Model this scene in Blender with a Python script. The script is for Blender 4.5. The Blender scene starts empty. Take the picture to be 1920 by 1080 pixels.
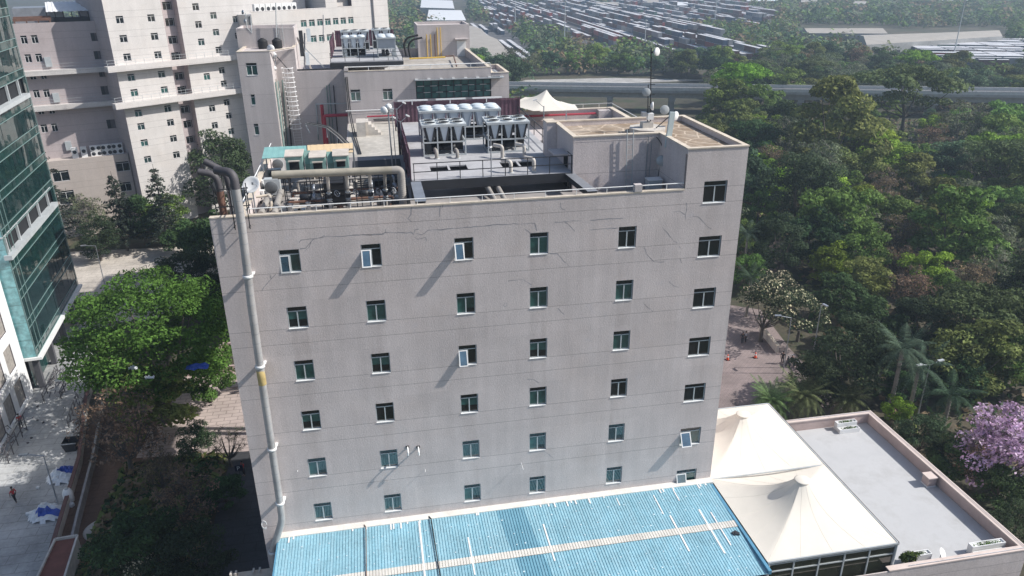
import bpy, math, random
import numpy as np
from mathutils import Vector, Matrix
random.seed(7); RNG = np.random.default_rng(11)
SC = bpy.context.scene; COL = SC.collection; PI = math.pi
rad = math.radians

# ------------------------------------------------------------------ camera, sky, sun, exposure
CP = np.array([9.2534, -42.3654, 15.0095]); YAW, PIT, ROL, FOC = 0.18098, 0.40602, 0.00813, 1418.23
def cam_axes():
    cy, sy, cp, sp, cr, sr = math.cos(YAW), math.sin(YAW), math.cos(PIT), math.sin(PIT), math.cos(ROL), math.sin(ROL)
    f = np.array([sy*cp, cy*cp, -sp]); r = np.array([cy, -sy, 0]); d = np.cross(f, r)
    return r*cr + d*sr, -r*sr + d*cr, f
AR, AD, AF = cam_axes()
cam = bpy.data.cameras.new("camera"); cam_ob = bpy.data.objects.new("camera", cam); COL.objects.link(cam_ob)
M = Matrix.Identity(4)
for i in range(3):
    M[i][0] = AR[i]; M[i][1] = -AD[i]; M[i][2] = -AF[i]; M[i][3] = CP[i]
cam_ob.matrix_world = M
cam.sensor_width = 36; cam.lens = FOC/1920*36; cam.clip_start = 0.5; cam.clip_end = 9000
SC.camera = cam_ob

SUN = Vector((0.724, -0.152, 0.673)).normalized()
EL = math.asin(SUN.z); AZ = math.atan2(SUN.x, SUN.y)
W = bpy.data.worlds.new("World"); SC.world = W; W.use_nodes = True
nt = W.node_tree; sky = nt.nodes.new("ShaderNodeTexSky"); sky.sky_type = 'NISHITA'; sky.sun_disc = False
sky.sun_elevation = EL; sky.sun_rotation = AZ; sky.air_density = 1.0; sky.dust_density = 1.6; sky.ozone_density = 1.5
nt.links.new(sky.outputs[0], nt.nodes["Background"].inputs[0]); nt.nodes["Background"].inputs[1].default_value = 0.10
sl = bpy.data.lights.new("sun", 'SUN'); sl.energy = 4.2; sl.angle = rad(0.5); sl.color = (1, .965, .915)
so = bpy.data.objects.new("sun", sl); COL.objects.link(so); so.rotation_euler = SUN.to_track_quat('Z', 'Y').to_euler()
SC.view_settings.view_transform = 'Standard'; SC.view_settings.look = 'None'; SC.view_settings.exposure = 0.38; SC.view_settings.gamma = 1
SC.cycles.max_bounces = 6; SC.cycles.transparent_max_bounces = 4; SC.cycles.volume_bounces = 0
SC.cycles.use_denoising = True

G = -31.0      # ground level; the facade of the office block is the plane y = 0
def ray(u, v): return AR*((u-960)/FOC) + AD*((v-540)/FOC) + AF
def hz(u, v, z):
    d = ray(u, v); return CP + d*((z-CP[2])/d[2])
def hy(u, v, y):
    d = ray(u, v); return CP + d*((y-CP[1])/d[1])
def proj(p):
    w = np.array(p) - CP; zc = w @ AF
    return 960 + FOC*(w @ AR)/zc, 540 + FOC*(w @ AD)/zc, zc

# ------------------------------------------------------------------ materials
def nd(t, typ, **kw):
    n = t.nodes.new(typ)
    for k, v in kw.items(): setattr(n, k, v)
    return n
def math_n(t, op, a, b=None, c=None):
    n = nd(t, "ShaderNodeMath", operation=op)
    for i, x in enumerate((a, b, c)):
        if x is None: continue
        if isinstance(x, (int, float)): n.inputs[i].default_value = x
        else: t.links.new(x, n.inputs[i])
    return n.outputs[0]
def mulcol(t, col, fac):
    n = nd(t, "ShaderNodeMix", data_type='RGBA', blend_type='MULTIPLY'); n.inputs[0].default_value = 1
    for s, x in ((6, col), (7, fac)):
        if isinstance(x, tuple): n.inputs[s].default_value = x + (1,)
        else: t.links.new(x, n.inputs[s])
    return n.outputs[2]
def mixcol(t, fac, a, b):
    n = nd(t, "ShaderNodeMix", data_type='RGBA')
    if isinstance(fac, (int, float)): n.inputs[0].default_value = fac
    else: t.links.new(fac, n.inputs[0])
    for s, x in ((6, a), (7, b)):
        if isinstance(x, tuple): n.inputs[s].default_value = x + (1,)
        else: t.links.new(x, n.inputs[s])
    return n.outputs[2]
def noise(t, vec, scale, detail=4, rough=.6, sc=None):
    if sc:
        mp = nd(t, "ShaderNodeMapping"); mp.inputs['Scale'].default_value = sc; t.links.new(vec, mp.inputs[0]); vec = mp.outputs[0]
    n = nd(t, "ShaderNodeTexNoise"); n.inputs['Scale'].default_value = scale; n.inputs['Detail'].default_value = detail
    n.inputs['Roughness'].default_value = rough; t.links.new(vec, n.inputs['Vector']); return n.outputs['Fac']
def ramp(t, fac, lo, hi, a=0., b=1.):
    n = nd(t, "ShaderNodeMapRange"); n.inputs[1].default_value = lo; n.inputs[2].default_value = hi
    n.inputs[3].default_value = a; n.inputs[4].default_value = b; t.links.new(fac, n.inputs[0]); return n.outputs[0]
def newmat(name):
    m = bpy.data.materials.new(name); m.use_nodes = True; t = m.node_tree
    return m, t, t.nodes["Principled BSDF"], nd(t, "ShaderNodeNewGeometry").outputs['Position']
def mat(name, col, rough=.8, var=.18, scale=1.5, metal=0., bump=0., dirt=0., spec=.5, grain=0.):
    m, t, b, pos = newmat(name)
    f = ramp(t, noise(t, pos, scale, 5), .25, .75, 1-var, 1+var)
    c = mulcol(t, col, f)
    if grain: c = mulcol(t, c, ramp(t, noise(t, pos, 9, 3), .3, .7, 1-grain, 1+grain))
    if dirt:
        d = ramp(t, noise(t, pos, .35, 6, .7), .48, .72, 0, dirt); c = mixcol(t, d, c, (col[0]*.35, col[1]*.32, col[2]*.28))
    t.links.new(c, b.inputs['Base Color']); b.inputs['Roughness'].default_value = rough; b.inputs['Metallic'].default_value = metal
    b.inputs['Specular IOR Level'].default_value = spec
    if bump:
        bn = nd(t, "ShaderNodeBump"); bn.inputs['Strength'].default_value = bump; bn.inputs['Distance'].default_value = .05
        t.links.new(noise(t, pos, 14, 3), bn.inputs['Height']); t.links.new(bn.outputs[0], b.inputs['Normal'])
    return m
def stucco(name, col, joints=(), per=3.6, jw=.016, streak=.10, patch=.07, tint=(1, .95, .91), drips=()):
    m, t, b, pos = newmat(name)
    sx = nd(t, "ShaderNodeSeparateXYZ"); t.links.new(pos, sx.inputs[0]); z = sx.outputs[2]
    c = mulcol(t, col, ramp(t, noise(t, pos, .35, 6, .65), .3, .7, 1-patch, 1+patch))
    c = mulcol(t, c, ramp(t, noise(t, pos, 1.0, 5, .65, (1.3, 1.3, .07)), .32, .7, 1+streak*.4, 1-streak))
    c = mulcol(t, c, ramp(t, noise(t, pos, 9, 5, .85), .36, .64, .89, 1.11))
    c = mixcol(t, ramp(t, noise(t, pos, .16, 5), .5, .7, 0, .5), c, mulcol(t, c, tint))
    if drips:
        cb = nd(t, 'ShaderNodeCombineXYZ'); t.links.new(math_n(t, 'FLOOR', math_n(t, 'DIVIDE', math_n(t, 'ADD', sx.outputs[0], math_n(t, 'MULTIPLY', noise(t, pos, .4, 3), .8)), 2.65)), cb.inputs[0]); t.links.new(math_n(t, 'FLOOR', math_n(t, 'DIVIDE', math_n(t, 'ADD', z, 1.4), 1.8)), cb.inputs[2])
        wn = nd(t, 'ShaderNodeTexWhiteNoise'); t.links.new(cb.outputs[0], wn.inputs[0]); c = mulcol(t, c, ramp(t, wn.outputs[0], 0, 1, .96, 1.035))
        c = mixcol(t, ramp(t, noise(t, pos, .8, 7, .7), .6, .68, 0, .35), c, mulcol(t, c, (.90, .95, 1.03)))
        tot = None
        for x0 in drips:
            a = math_n(t, 'LESS_THAN', math_n(t, 'ABSOLUTE', math_n(t, 'ADD', math_n(t, 'SUBTRACT', sx.outputs[0], x0), math_n(t, 'MULTIPLY', math_n(t, 'SUBTRACT', noise(t, pos, .8, 4), .5), .5))), .52); tot = a if tot is None else math_n(t, 'MAXIMUM', tot, a)
        c = mixcol(t, math_n(t, 'MULTIPLY', tot, ramp(t, noise(t, pos, 1, 5, .7, (.9, 1, .22)), .40, .66, 0, .42)), c, mulcol(t, c, (.74, .72, .70)))
    if joints:
        wob = math_n(t, 'MULTIPLY', math_n(t, 'SUBTRACT', noise(t, pos, .5, 3), .5), .03)
        zz = math_n(t, 'ADD', z, wob); tot = None
        for z0 in joints:
            a = math_n(t, 'ABSOLUTE', math_n(t, 'SUBTRACT', math_n(t, 'FRACT', math_n(t, 'ADD', math_n(t, 'DIVIDE', math_n(t, 'SUBTRACT', zz, z0), per), 100.5)), .5))
            l = math_n(t, 'LESS_THAN', math_n(t, 'MULTIPLY', a, per), jw)
            tot = l if tot is None else math_n(t, 'MAXIMUM', tot, l)
        c = mixcol(t, math_n(t, 'MULTIPLY', tot, .45), c, (.06, .05, .055))
    t.links.new(c, b.inputs['Base Color']); b.inputs['Roughness'].default_value = .92; b.inputs['Specular IOR Level'].default_value = .2
    bn = nd(t, "ShaderNodeBump"); bn.inputs['Strength'].default_value = .45; bn.inputs['Distance'].default_value = .04
    t.links.new(noise(t, pos, 11, 5, .7), bn.inputs['Height']); t.links.new(bn.outputs[0], b.inputs['Normal'])
    return m
def glass(name, col, ior=2.0, rough=.04, wav=.02):
    m, t, b, pos = newmat(name)
    c = mulcol(t, col, ramp(t, noise(t, pos, 1.3, 3), .3, .7, .6, 1.4))
    t.links.new(c, b.inputs['Base Color']); b.inputs['Roughness'].default_value = rough; b.inputs['IOR'].default_value = ior
    bn = nd(t, "ShaderNodeBump"); bn.inputs['Strength'].default_value = wav; bn.inputs['Distance'].default_value = .3
    t.links.new(noise(t, pos, .8, 2), bn.inputs['Height']); t.links.new(bn.outputs[0], b.inputs['Normal'])
    return m
def leafmat(name, col, vary=.35, transl=.28):
    m, t, b, pos = newmat(name)
    rnd = nd(t, "ShaderNodeObjectInfo").outputs['Random']
    hs = nd(t, "ShaderNodeHueSaturation"); hs.inputs['Color'].default_value = col + (1,)
    t.links.new(ramp(t, rnd, 0, 1, .475, .52), hs.inputs['Hue'])
    t.links.new(ramp(t, math_n(t, 'FRACT', math_n(t, 'MULTIPLY', rnd, 7.3)), 0, 1, 1-vary, 1+vary), hs.inputs['Value'])
    c = mulcol(t, hs.outputs[0], ramp(t, noise(t, pos, .7, 3), .3, .7, .65, 1.35))
    t.links.new(c, b.inputs['Base Color']); b.inputs['Roughness'].default_value = .75; b.inputs['Specular IOR Level'].default_value = .12
    tr = nd(t, "ShaderNodeBsdfTranslucent"); t.links.new(c, tr.inputs[0])
    mx = nd(t, "ShaderNodeMixShader"); mx.inputs[0].default_value = transl
    t.links.new(b.outputs[0], mx.inputs[1]); t.links.new(tr.outputs[0], mx.inputs[2]); t.links.new(mx.outputs[0], t.nodes["Material Output"].inputs[0])
    return m

# ------------------------------------------------------------------ mesh builder
class MB:
    def __init__(s): s.v = []; s.f = []; s.m = []; s.s = []
    def add(s, vs, fs, mi=0, sm=False):
        o = len(s.v); s.v += [tuple(map(float, p)) for p in vs]
        for f in fs: s.f.append([o+i for i in f]); s.m.append(mi); s.s.append(sm)
        return s
    def box(s, x0, x1, y0, y1, z0, z1, mi=0):
        x0, x1 = sorted((x0, x1)); y0, y1 = sorted((y0, y1)); z0, z1 = sorted((z0, z1))
        return s.add([(x0,y0,z0),(x1,y0,z0),(x1,y1,z0),(x0,y1,z0),(x0,y0,z1),(x1,y0,z1),(x1,y1,z1),(x0,y1,z1)],
              [(0,3,2,1),(4,5,6,7),(0,1,5,4),(1,2,6,5),(2,3,7,6),(3,0,4,7)], mi)
    def cbox(s, c, sz, rz=0, mi=0, tilt=None):
        R = Matrix.Rotation(rz, 3, 'Z')
        if tilt is not None: R = R @ tilt
        P = []
        for dz in (-.5, .5):
            for dx, dy in ((-.5,-.5),(.5,-.5),(.5,.5),(-.5,.5)):
                P.append(Vector(c) + R @ Vector((dx*sz[0], dy*sz[1], dz*sz[2])))
        return s.add(P, [(0,3,2,1),(4,5,6,7),(0,1,5,4),(1,2,6,5),(2,3,7,6),(3,0,4,7)], mi)
    def bar(s, p, q, w, h=None, mi=0, up=(0,0,1)):
        p, q = Vector(p), Vector(q); d = (q-p); L = d.length
        if L < 1e-6: return s
        d /= L; up = Vector(up)
        if abs(d.dot(up)) > .97: up = Vector((0,1,0))
        a = d.cross(up).normalized(); b = a.cross(d); h = w if h is None else h
        P = [x + a*(i*w/2) + b*(j*h/2) for x in (p, q) for i, j in ((-1,-1),(1,-1),(1,1),(-1,1))]
        return s.add(P, [(0,3,2,1),(4,5,6,7),(0,1,5,4),(1,2,6,5),(2,3,7,6),(3,0,4,7)], mi)
    def tube(s, pts, r, n=8, mi=0, sm=True, cap=True):
        pts = [Vector(p) for p in pts]; k = len(pts); rs = r if isinstance(r, (list, tuple)) else [r]*k
        d0 = (pts[1]-pts[0]).normalized(); a = d0.orthogonal().normalized(); V = []
        for i, p in enumerate(pts):
            d = (pts[min(i+1, k-1)] - pts[max(i-1, 0)]).normalized()
            a = (a - d*a.dot(d)); a = a.normalized() if a.length > 1e-6 else d.orthogonal().normalized(); b = d.cross(a)
            V += [p + (a*math.cos(2*PI*j/n) + b*math.sin(2*PI*j/n))*rs[i] for j in range(n)]
        F = [(i*n+j, i*n+(j+1) % n, (i+1)*n+(j+1) % n, (i+1)*n+j) for i in range(k-1) for j in range(n)]
        s.add(V, F, mi, sm)
        if cap: s.add(V[:n], [tuple(range(n))[::-1]], mi); s.add(V[-n:], [tuple(range(n))], mi)
        return s
    def lathe(s, prof, c=(0,0,0), R=None, n=16, mi=0, sm=True):
        R = R or Matrix.Identity(3); c = Vector(c); V = []
        for r, z in prof: V += [c + R @ Vector((r*math.cos(2*PI*j/n), r*math.sin(2*PI*j/n), z)) for j in range(n)]
        F = [(i*n+j, i*n+(j+1) % n, (i+1)*n+(j+1) % n, (i+1)*n+j) for i in range(len(prof)-1) for j in range(n)]
        return s.add(V, F, mi, sm)
    def prism(s, poly, z0, z1, mi=0):
        n = len(poly); V = [(x, y, z0) for x, y in poly] + [(x, y, z1) for x, y in poly]
        return s.add(V, [tuple(range(n))[::-1], tuple(range(n, 2*n))] + [(i, (i+1) % n, n+(i+1) % n, n+i) for i in range(n)], mi)
    def quad(s, a, b, c, d, mi=0): return s.add([a, b, c, d], [(0,1,2,3)], mi)
    def wall(s, O, U, N, L, z0, z1, ops, depth=.25, mi=0, mr=None):
        """wall sheet in the plane through O along U with outward normal N; ops = (u0,u1,za,zb) openings with reveals"""
        mr = mi if mr is None else mr; U, N = Vector((*U, 0)), Vector((*N, 0)); O = Vector((O[0], O[1], 0))
        pt = lambda u, z, d=0: O + U*u - N*d + Vector((0,0,z))
        us = sorted({0, L, *[o[0] for o in ops], *[o[1] for o in ops]}); zs = sorted({z0, z1, *[o[2] for o in ops], *[o[3] for o in ops]})
        for i in range(len(us)-1):
            for j in range(len(zs)-1):
                cu, cz = (us[i]+us[i+1])/2, (zs[j]+zs[j+1])/2
                if any(o[0] < cu < o[1] and o[2] < cz < o[3] for o in ops): continue
                s.quad(pt(us[i], zs[j]), pt(us[i+1], zs[j]), pt(us[i+1], zs[j+1]), pt(us[i], zs[j+1]), mi)
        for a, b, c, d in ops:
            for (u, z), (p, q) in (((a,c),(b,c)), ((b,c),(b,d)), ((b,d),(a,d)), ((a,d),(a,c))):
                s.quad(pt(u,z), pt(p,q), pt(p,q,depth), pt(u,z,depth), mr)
        return s
    def build(s, name, mats, parent=None, **props):
        me = bpy.data.meshes.new(name); off = ROFF.get(parent.name, (0,0,0)) if parent else (0,0,0)
        me.from_pydata([(x-off[0], y-off[1], z-off[2]) for x, y, z in s.v], [], s.f)
        for m in (mats if isinstance(mats, (list, tuple)) else [mats]): me.materials.append(m)
        me.polygons.foreach_set('material_index', s.m); me.polygons.foreach_set('use_smooth', s.s); me.update()
        o = bpy.data.objects.new(name, me); COL.objects.link(o)
        if parent:
            o.parent = parent; ROFF[o.name] = off
        for k, x in props.items(): o[k] = x
        return o
ROFF = {}
def thing(name, label, cat, loc=(0,0,0), group=None, rz=0, local=False):
    o = bpy.data.objects.new(name, None); COL.objects.link(o); o.location = loc; o.rotation_euler[2] = rz
    o.empty_display_size = .3; o['label'] = label; o['category'] = cat
    if group: o['group'] = group
    ROFF[o.name] = (0,0,0) if (local or rz) else tuple(float(x) for x in loc)
    return o
def tag(o, label, cat, group=None):
    o['label'] = label; o['category'] = cat
    if group: o['group'] = group
    return o
def copy_tree(o, loc=None, rz=None, label=None, group=None, scale=None, parent=None):
    c = o.copy(); COL.objects.link(c)
    if parent is not None: c.parent = parent
    if loc is not None: c.location = loc
    if rz is not None: c.rotation_euler[2] = rz
    if scale is not None: c.scale = scale
    if label: c['label'] = label
    if group: c['group'] = group
    for ch in list(o.children): copy_tree(ch, parent=c)
    return c
def struct(o): o['kind'] = 'structure'; return o
def elbow(p, r, k=6):
    """rounded polyline through p (list of corner points) with bend radius r"""
    P = [Vector(x) for x in p]; out = [P[0]]
    for i in range(1, len(P)-1):
        a = (P[i-1]-P[i]).normalized(); b = (P[i+1]-P[i]).normalized(); rr = min(r, (P[i-1]-P[i]).length*.49, (P[i+1]-P[i]).length*.49)
        s0, s1 = P[i]+a*rr, P[i]+b*rr
        for j in range(k+1):
            u = j/k; out.append(s0*(1-u)**2 + P[i]*2*u*(1-u) + s1*u*u)
    return out + [P[-1]]
# ------------------------------------------------------------------ shared materials
STU = (.62, .552, .53)
m_face = stucco("painted_stucco", STU, joints=(-1.40, -2.40), per=3.6, streak=.09, patch=.09, drips=(4.0, 8.63, 14.1, 18.7, 24.3, 29.85))
m_stu = stucco("plain_stucco", (.55, .50, .485), joints=(1.3,), per=3.3, jw=.012)
m_stul = stucco("light_stucco", (.62, .59, .565), joints=(0.4, 1.5), per=3.2, streak=.05, jw=.02)
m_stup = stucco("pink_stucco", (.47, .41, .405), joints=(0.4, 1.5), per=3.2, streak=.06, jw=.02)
m_cop = mat("coping_plaster", (.62, .54, .44), var=.2, dirt=.35)
m_white = mat("white_paint", (.78, .78, .77), rough=.5, var=.06, dirt=.12)
m_wgrey = mat("grey_white_metal", (.46, .49, .50), rough=.45, var=.1, dirt=.25)
m_frame = mat("window_aluminium", (.50, .54, .55), rough=.4, var=.05)
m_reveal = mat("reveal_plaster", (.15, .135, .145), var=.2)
m_dark = mat("dark_steel", (.025, .027, .032), rough=.55, var=.3)
m_black = mat("black_rubber", (.012, .012, .014), rough=.7, var=.3)
m_steel = mat("galvanised_steel", (.36, .38, .41), rough=.42, var=.22, metal=.55, scale=.8)
m_duct = mat("duct_steel", (.47, .46, .455), rough=.45, var=.2, metal=.35, scale=.9, dirt=.2)
m_soot = mat("sooty_steel", (.07, .065, .072), rough=.6, var=.35)
m_rust = mat("rusty_steel", (.16, .085, .06), rough=.8, var=.4)
m_slab = mat("roof_concrete", (.30, .28, .27), var=.3, dirt=.5, scale=.7)
m_deck = mat("deck_plate", (.42, .42, .43), rough=.7, var=.15, dirt=.3)
m_pad = mat("pale_concrete", (.55, .51, .46), var=.2, dirt=.4)
m_beigep = mat("lagged_pipe", (.34, .31, .25), rough=.75, var=.22, dirt=.2)
m_greyp = mat("grey_lagging", (.30, .28, .255), rough=.75, var=.25)
m_purple = mat("maroon_sheet", (.155, .08, .105), rough=.55, var=.2, dirt=.2)
m_red = mat("red_pipe_paint", (.38, .035, .06), rough=.45, var=.2)
m_yel = mat("yellow_pipe_paint", (.62, .40, .05), rough=.5, var=.15)
m_turq = mat("turquoise_sheet", (.22, .42, .40), rough=.55, var=.12, dirt=.15)
m_tan = mat("tan_sheet", (.66, .50, .31), rough=.7, var=.1, dirt=.12)
m_cool = mat("green_cooler_panel", (.20, .33, .30), rough=.55, var=.15, dirt=.2)
m_coolt = mat("cooler_cover", (.56, .50, .44), rough=.75, var=.15, dirt=.3)
m_fan = mat("fan_shroud_white", (.60, .65, .68), rough=.4, var=.05)
m_coil = mat("condenser_coil", (.34, .38, .43), rough=.5, var=.12, metal=.2)
m_hole = mat("dark_interior", (.012, .013, .015), rough=.9, var=.2)
m_glA = glass("black_glass", (.010, .014, .016), 1.75)
m_glB = glass("green_blind_glass", (.030, .095, .088), 1.9)
m_glC = glass("teal_glass", (.014, .045, .045), 2.2)
m_sky = glass("open_sash_glass", (.05, .10, .14), 2.6)
GL = [m_glA, m_glB, m_glC]

# ------------------------------------------------------------------ window prototypes (origin at lower left of the opening, +y into the wall)
def win_frame(w, h, y=.13, tr=.30, t=.05, sill=True, parts=True, style=2):
    f = MB()
    f.box(0, t, y-.03, y+.05, 0, h).box(w-t, w, y-.03, y+.05, 0, h).box(t, w-t, y-.03, y+.05, 0, t).box(t, w-t, y-.03, y+.05, h-t, h)
    if tr: f.box(t, w-t, y-.035, y+.045, h-tr-.045, h-tr)
    if style == 2: f.box(w/2-.035, w/2+.035, y-.036, y+.046, t, h-(tr or t))
    return f
WCACHE = {}
def window(parent, x, z, w, h, gm, rz=0, y0=0, tr=.30, style=2, open_sash=None, name='window', fm=None, sillm=None):
    """window at wall point x (or (x, y)) and height z; gm = glass material index"""
    key = (round(w, 3), round(h, 3), tr, style, fm.name if fm else '')
    off = ROFF[parent.name]
    px, py = (x if isinstance(x, tuple) else (x, y0))
    loc = (px-off[0], py-off[1], z-off[2])
    if key not in WCACHE:
        o = win_frame(w, h, tr=tr, style=style).build(name, fm or m_frame); WCACHE[key] = [o.data, {}, None]; bpy.data.objects.remove(o)
    fme, panes, sill = WCACHE[key]
    o = bpy.data.objects.new(name, fme); COL.objects.link(o); o.parent = parent; o.location = loc; o.rotation_euler[2] = rz
    if gm not in panes:
        m = MB(); top = h-tr if tr else h-.02; xm = w/2 if style == 2 else w-.02
        cells = {0: ((0, 1, 0), (0, 1, 0)), 1: ((0, 1, 1), (0, 1, 1)), 2: ((0, 1, 2), (0, 1, 2)), 3: ((.0, .5, 0), (.5, 1, 1), (0, .45, 0), (.45, 1, 1)), 4: ((0, 1, 1), (0, .3, 0), (.3, 1, 2)), 5: ((0, 1, 0), (0, .35, 0), (.35, 1, 2))}[gm]; x0, x1, prev = .02, xm, 0.
        for a, e, mi in cells:
            if a == 0 and prev: x0, x1 = xm, w-.02
            prev = 1.
            if x1-x0 > .01: m.box(x0, x1, .14+.004*mi, .165, .02+(top-.02)*a, .02+(top-.02)*e-(.001 if e < 1 else 0), mi)
        if tr: m.box(.02, w-.02, .14, .165, h-tr+.001, h-.02, 0)
        p = m.build('glass_pane', GL); panes[gm] = p.data; bpy.data.objects.remove(p)
    p = bpy.data.objects.new('glass_pane', panes[gm]); COL.objects.link(p); p.parent = o
    if sillm:
        if WCACHE[key][2] is None:
            s = MB().box(-.01, w-.02, -.035, .09, -.02, .012).build('sill', sillm); WCACHE[key][2] = s.data; bpy.data.objects.remove(s)
        s = bpy.data.objects.new('sill', WCACHE[key][2]); COL.objects.link(s); s.parent = o
    if open_sash:
        a = rad(open_sash); ww, hh = w/2-.02, h-tr-.06; m = MB()
        R = Matrix.Rotation(-a, 3, 'X')      # top-hung: the bottom edge swings out (-y)
        def pt(u, d, zz): v = R @ Vector((0, d, -zz)); return (u, v.y+.06, hh + v.z)
        def bx(u0, u1, q0, q1, d0=-.025, d1=.025, mi=0):
            V = [pt(u, d, q) for q in (q0, q1) for u, d in ((u0,d0),(u1,d0),(u1,d1),(u0,d1))]
            m.add(V, [(0,3,2,1),(4,5,6,7),(0,1,5,4),(1,2,6,5),(2,3,7,6),(3,0,4,7)], mi)
        t = .065
        bx(0, t, 0, hh); bx(ww-t, ww, 0, hh); bx(t, ww-t, 0, t); bx(t, ww-t, hh-t, hh); bx(t, ww-t, t, hh-t, -.008, .008, 1)
        s = m.build('open_sash', [m_white, m_sky]); s.parent = o
    return o

# ------------------------------------------------------------------ OFFICE BLOCK
WX, FT = 31.76, 2.1
ob = thing('office_block', 'grey stucco office block in the middle with small windows, wall cracks and rooftop plant', 'building', (0, 0, G))
XC = [3.429, 8.059, 13.528, 18.127, 23.733]; ww, hh = 1.157, 1.408
ops = [(x, x+ww, -3.6*k-hh, -3.6*k) for x in XC for k in range(6)]
X6 = 29.085; w6 = 1.534; ops6 = [(X6-27.85, X6-27.85+w6, -1.024-3.6*k-hh, -1.024-3.6*k) for k in range(-1, 6)]
b = MB()
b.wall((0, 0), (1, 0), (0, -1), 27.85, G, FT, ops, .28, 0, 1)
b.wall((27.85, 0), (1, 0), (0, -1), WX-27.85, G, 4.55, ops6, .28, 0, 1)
b.quad((0, .4, G), (0, 0, G), (0, 0, FT), (0, .4, FT)); b.quad((0, 0, FT), (1.6, 0, FT), (1.6, .4, FT), (0, .4, FT)); b.quad((1.6, .4, G), (0, .4, G), (0, .4, FT), (1.6, .4, FT))
b.box(1.5, 31.7, .46, 18, G, .985)
b.box(1.9, 27.84, .05, .25, .99, FT-.002); b.box(1.5, 1.78, .47, 17.2, .99, 2.0)
b.quad((WX, 0, G), (WX, 10.2, G), (WX, 10.2, 4.55), (WX, 0, 4.55))
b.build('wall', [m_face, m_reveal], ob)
MB().box(1.8, 27.82, .26, 17.9, .99, 1.004).build('roof_slab', m_slab, ob)
c = MB().box(1.93, 27.83, -.03, .28, FT, FT+.09); c.box(1.46, 1.82, .3, 17.2, 2.0, 2.07); c.box(-.02, 1.6, -.02, .42, FT+.003, FT+.06); c.build('coping', m_cop, ob)
# stair tower on the roof
tp = [(27.85, .3), (31.74, .3), (31.74, 10.2), (22, 10.2), (22, 4.75), (27.85, 4.75)]
t = MB(); t.prism(tp, .985, 4.3)
def rim(m, poly, z0, z1, th, mi=0):
    n = len(poly); P = [Vector((x, y)) for x, y in poly]; inn = []
    for i in range(n):
        a = (P[i]-P[i-1]).normalized(); c2 = (P[(i+1) % n]-P[i]).normalized(); na, nc = Vector((-a.y, a.x)), Vector((-c2.y, c2.x))
        inn.append(P[i] + (na+nc)*(th/max(.3, 1+na.dot(nc))))
    for i in range(n):
        j = (i+1) % n; q = [P[i], P[j], inn[j], inn[i]]
        m.add([(p.x, p.y, z0) for p in q] + [(p.x, p.y, z1) for p in q], [(0,3,2,1),(4,5,6,7),(0,1,5,4),(2,3,7,6)], mi)
tp2 = [(27.85, .012), (31.75, .012), (31.75, 10.21), (21.99, 10.21), (21.99, 4.74), (27.85, 4.74)]
rim(t, tp2, 4.302, 4.62, .24)
t.box(21.3, 21.985, 9.3, 10.5, .99, 4.72); t.build('stair_tower', m_face, ob)
c = MB(); rim(c, [(27.80, -.04), (31.80, -.04), (31.80, 10.26), (21.94, 10.26), (21.94, 4.69), (27.80, 4.69)], 4.62, 4.70, .32); c.box(21.25, 22.0, 9.25, 10.55, 4.722, 4.79); c.build('tower_coping', m_cop, ob)
def crackroof():
    m, tt, bb, pos = newmat("stained_tile_roof")
    vor = nd(tt, "ShaderNodeTexVoronoi", feature='DISTANCE_TO_EDGE'); vor.inputs['Scale'].default_value = .75
    wv = nd(tt, "ShaderNodeVectorMath", operation='ADD'); tt.links.new(pos, wv.inputs[0])
    nn = nd(tt, "ShaderNodeTexNoise"); nn.inputs['Scale'].default_value = .4; tt.links.new(pos, nn.inputs['Vector']); tt.links.new(nn.outputs['Color'], wv.inputs[1]); tt.links.new(wv.outputs[0], vor.inputs['Vector'])
    base = mixcol(tt, ramp(tt, noise(tt, pos, .5, 6), .35, .65), (.24, .17, .11), (.40, .33, .26))
    base = mulcol(tt, base, ramp(tt, noise(tt, pos, 5, 5), .3, .7, .75, 1.2))
    c_ = mixcol(tt, ramp(tt, vor.outputs['Distance'], .02, .05, .8, 0), base, (.58, .48, .37)); tt.links.new(c_, bb.inputs['Base Color']); bb.inputs['Roughness'].default_value = .9
    return m
MB().prism([(28.1, .3), (31.5, .3), (31.5, 9.95), (22.25, 9.95), (22.25, 5.0), (28.1, 5.0)], 4.303, 4.318).build('tower_roof', crackroof(), ob)
d = MB().box(21.0, 21.985, 5.9, 7.6, 3.2, 3.3).build('door_canopy', m_stu, ob); MB().box(21.96, 21.99, 6.1, 7.1, 1.0, 3.1).build('door', m_hole, ob)
# windows
opened = {(0,0): 4, (1,0): 28, (2,0): 33, (2,2): 22}
tone = {}
for ci, x in enumerate(XC):
    for k in range(6):
        g = [[2,0,0,1,0], [3,1,4,1,1], [1,3,0,3,1], [3,0,3,1,0], [4,2,2,4,5], [2,2,4,2,2]][k][ci]
        window(ob, x, -3.6*k-hh, ww, hh, g, sillm=m_white, open_sash=opened.get((ci, k)))
for j, k in enumerate(range(-1, 6)):
    window(ob, X6, -1.024-3.6*k-hh, w6, hh, 0 if k < 4 else 1, sillm=m_white, open_sash={4: 30, 5: 22}.get(k))
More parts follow.
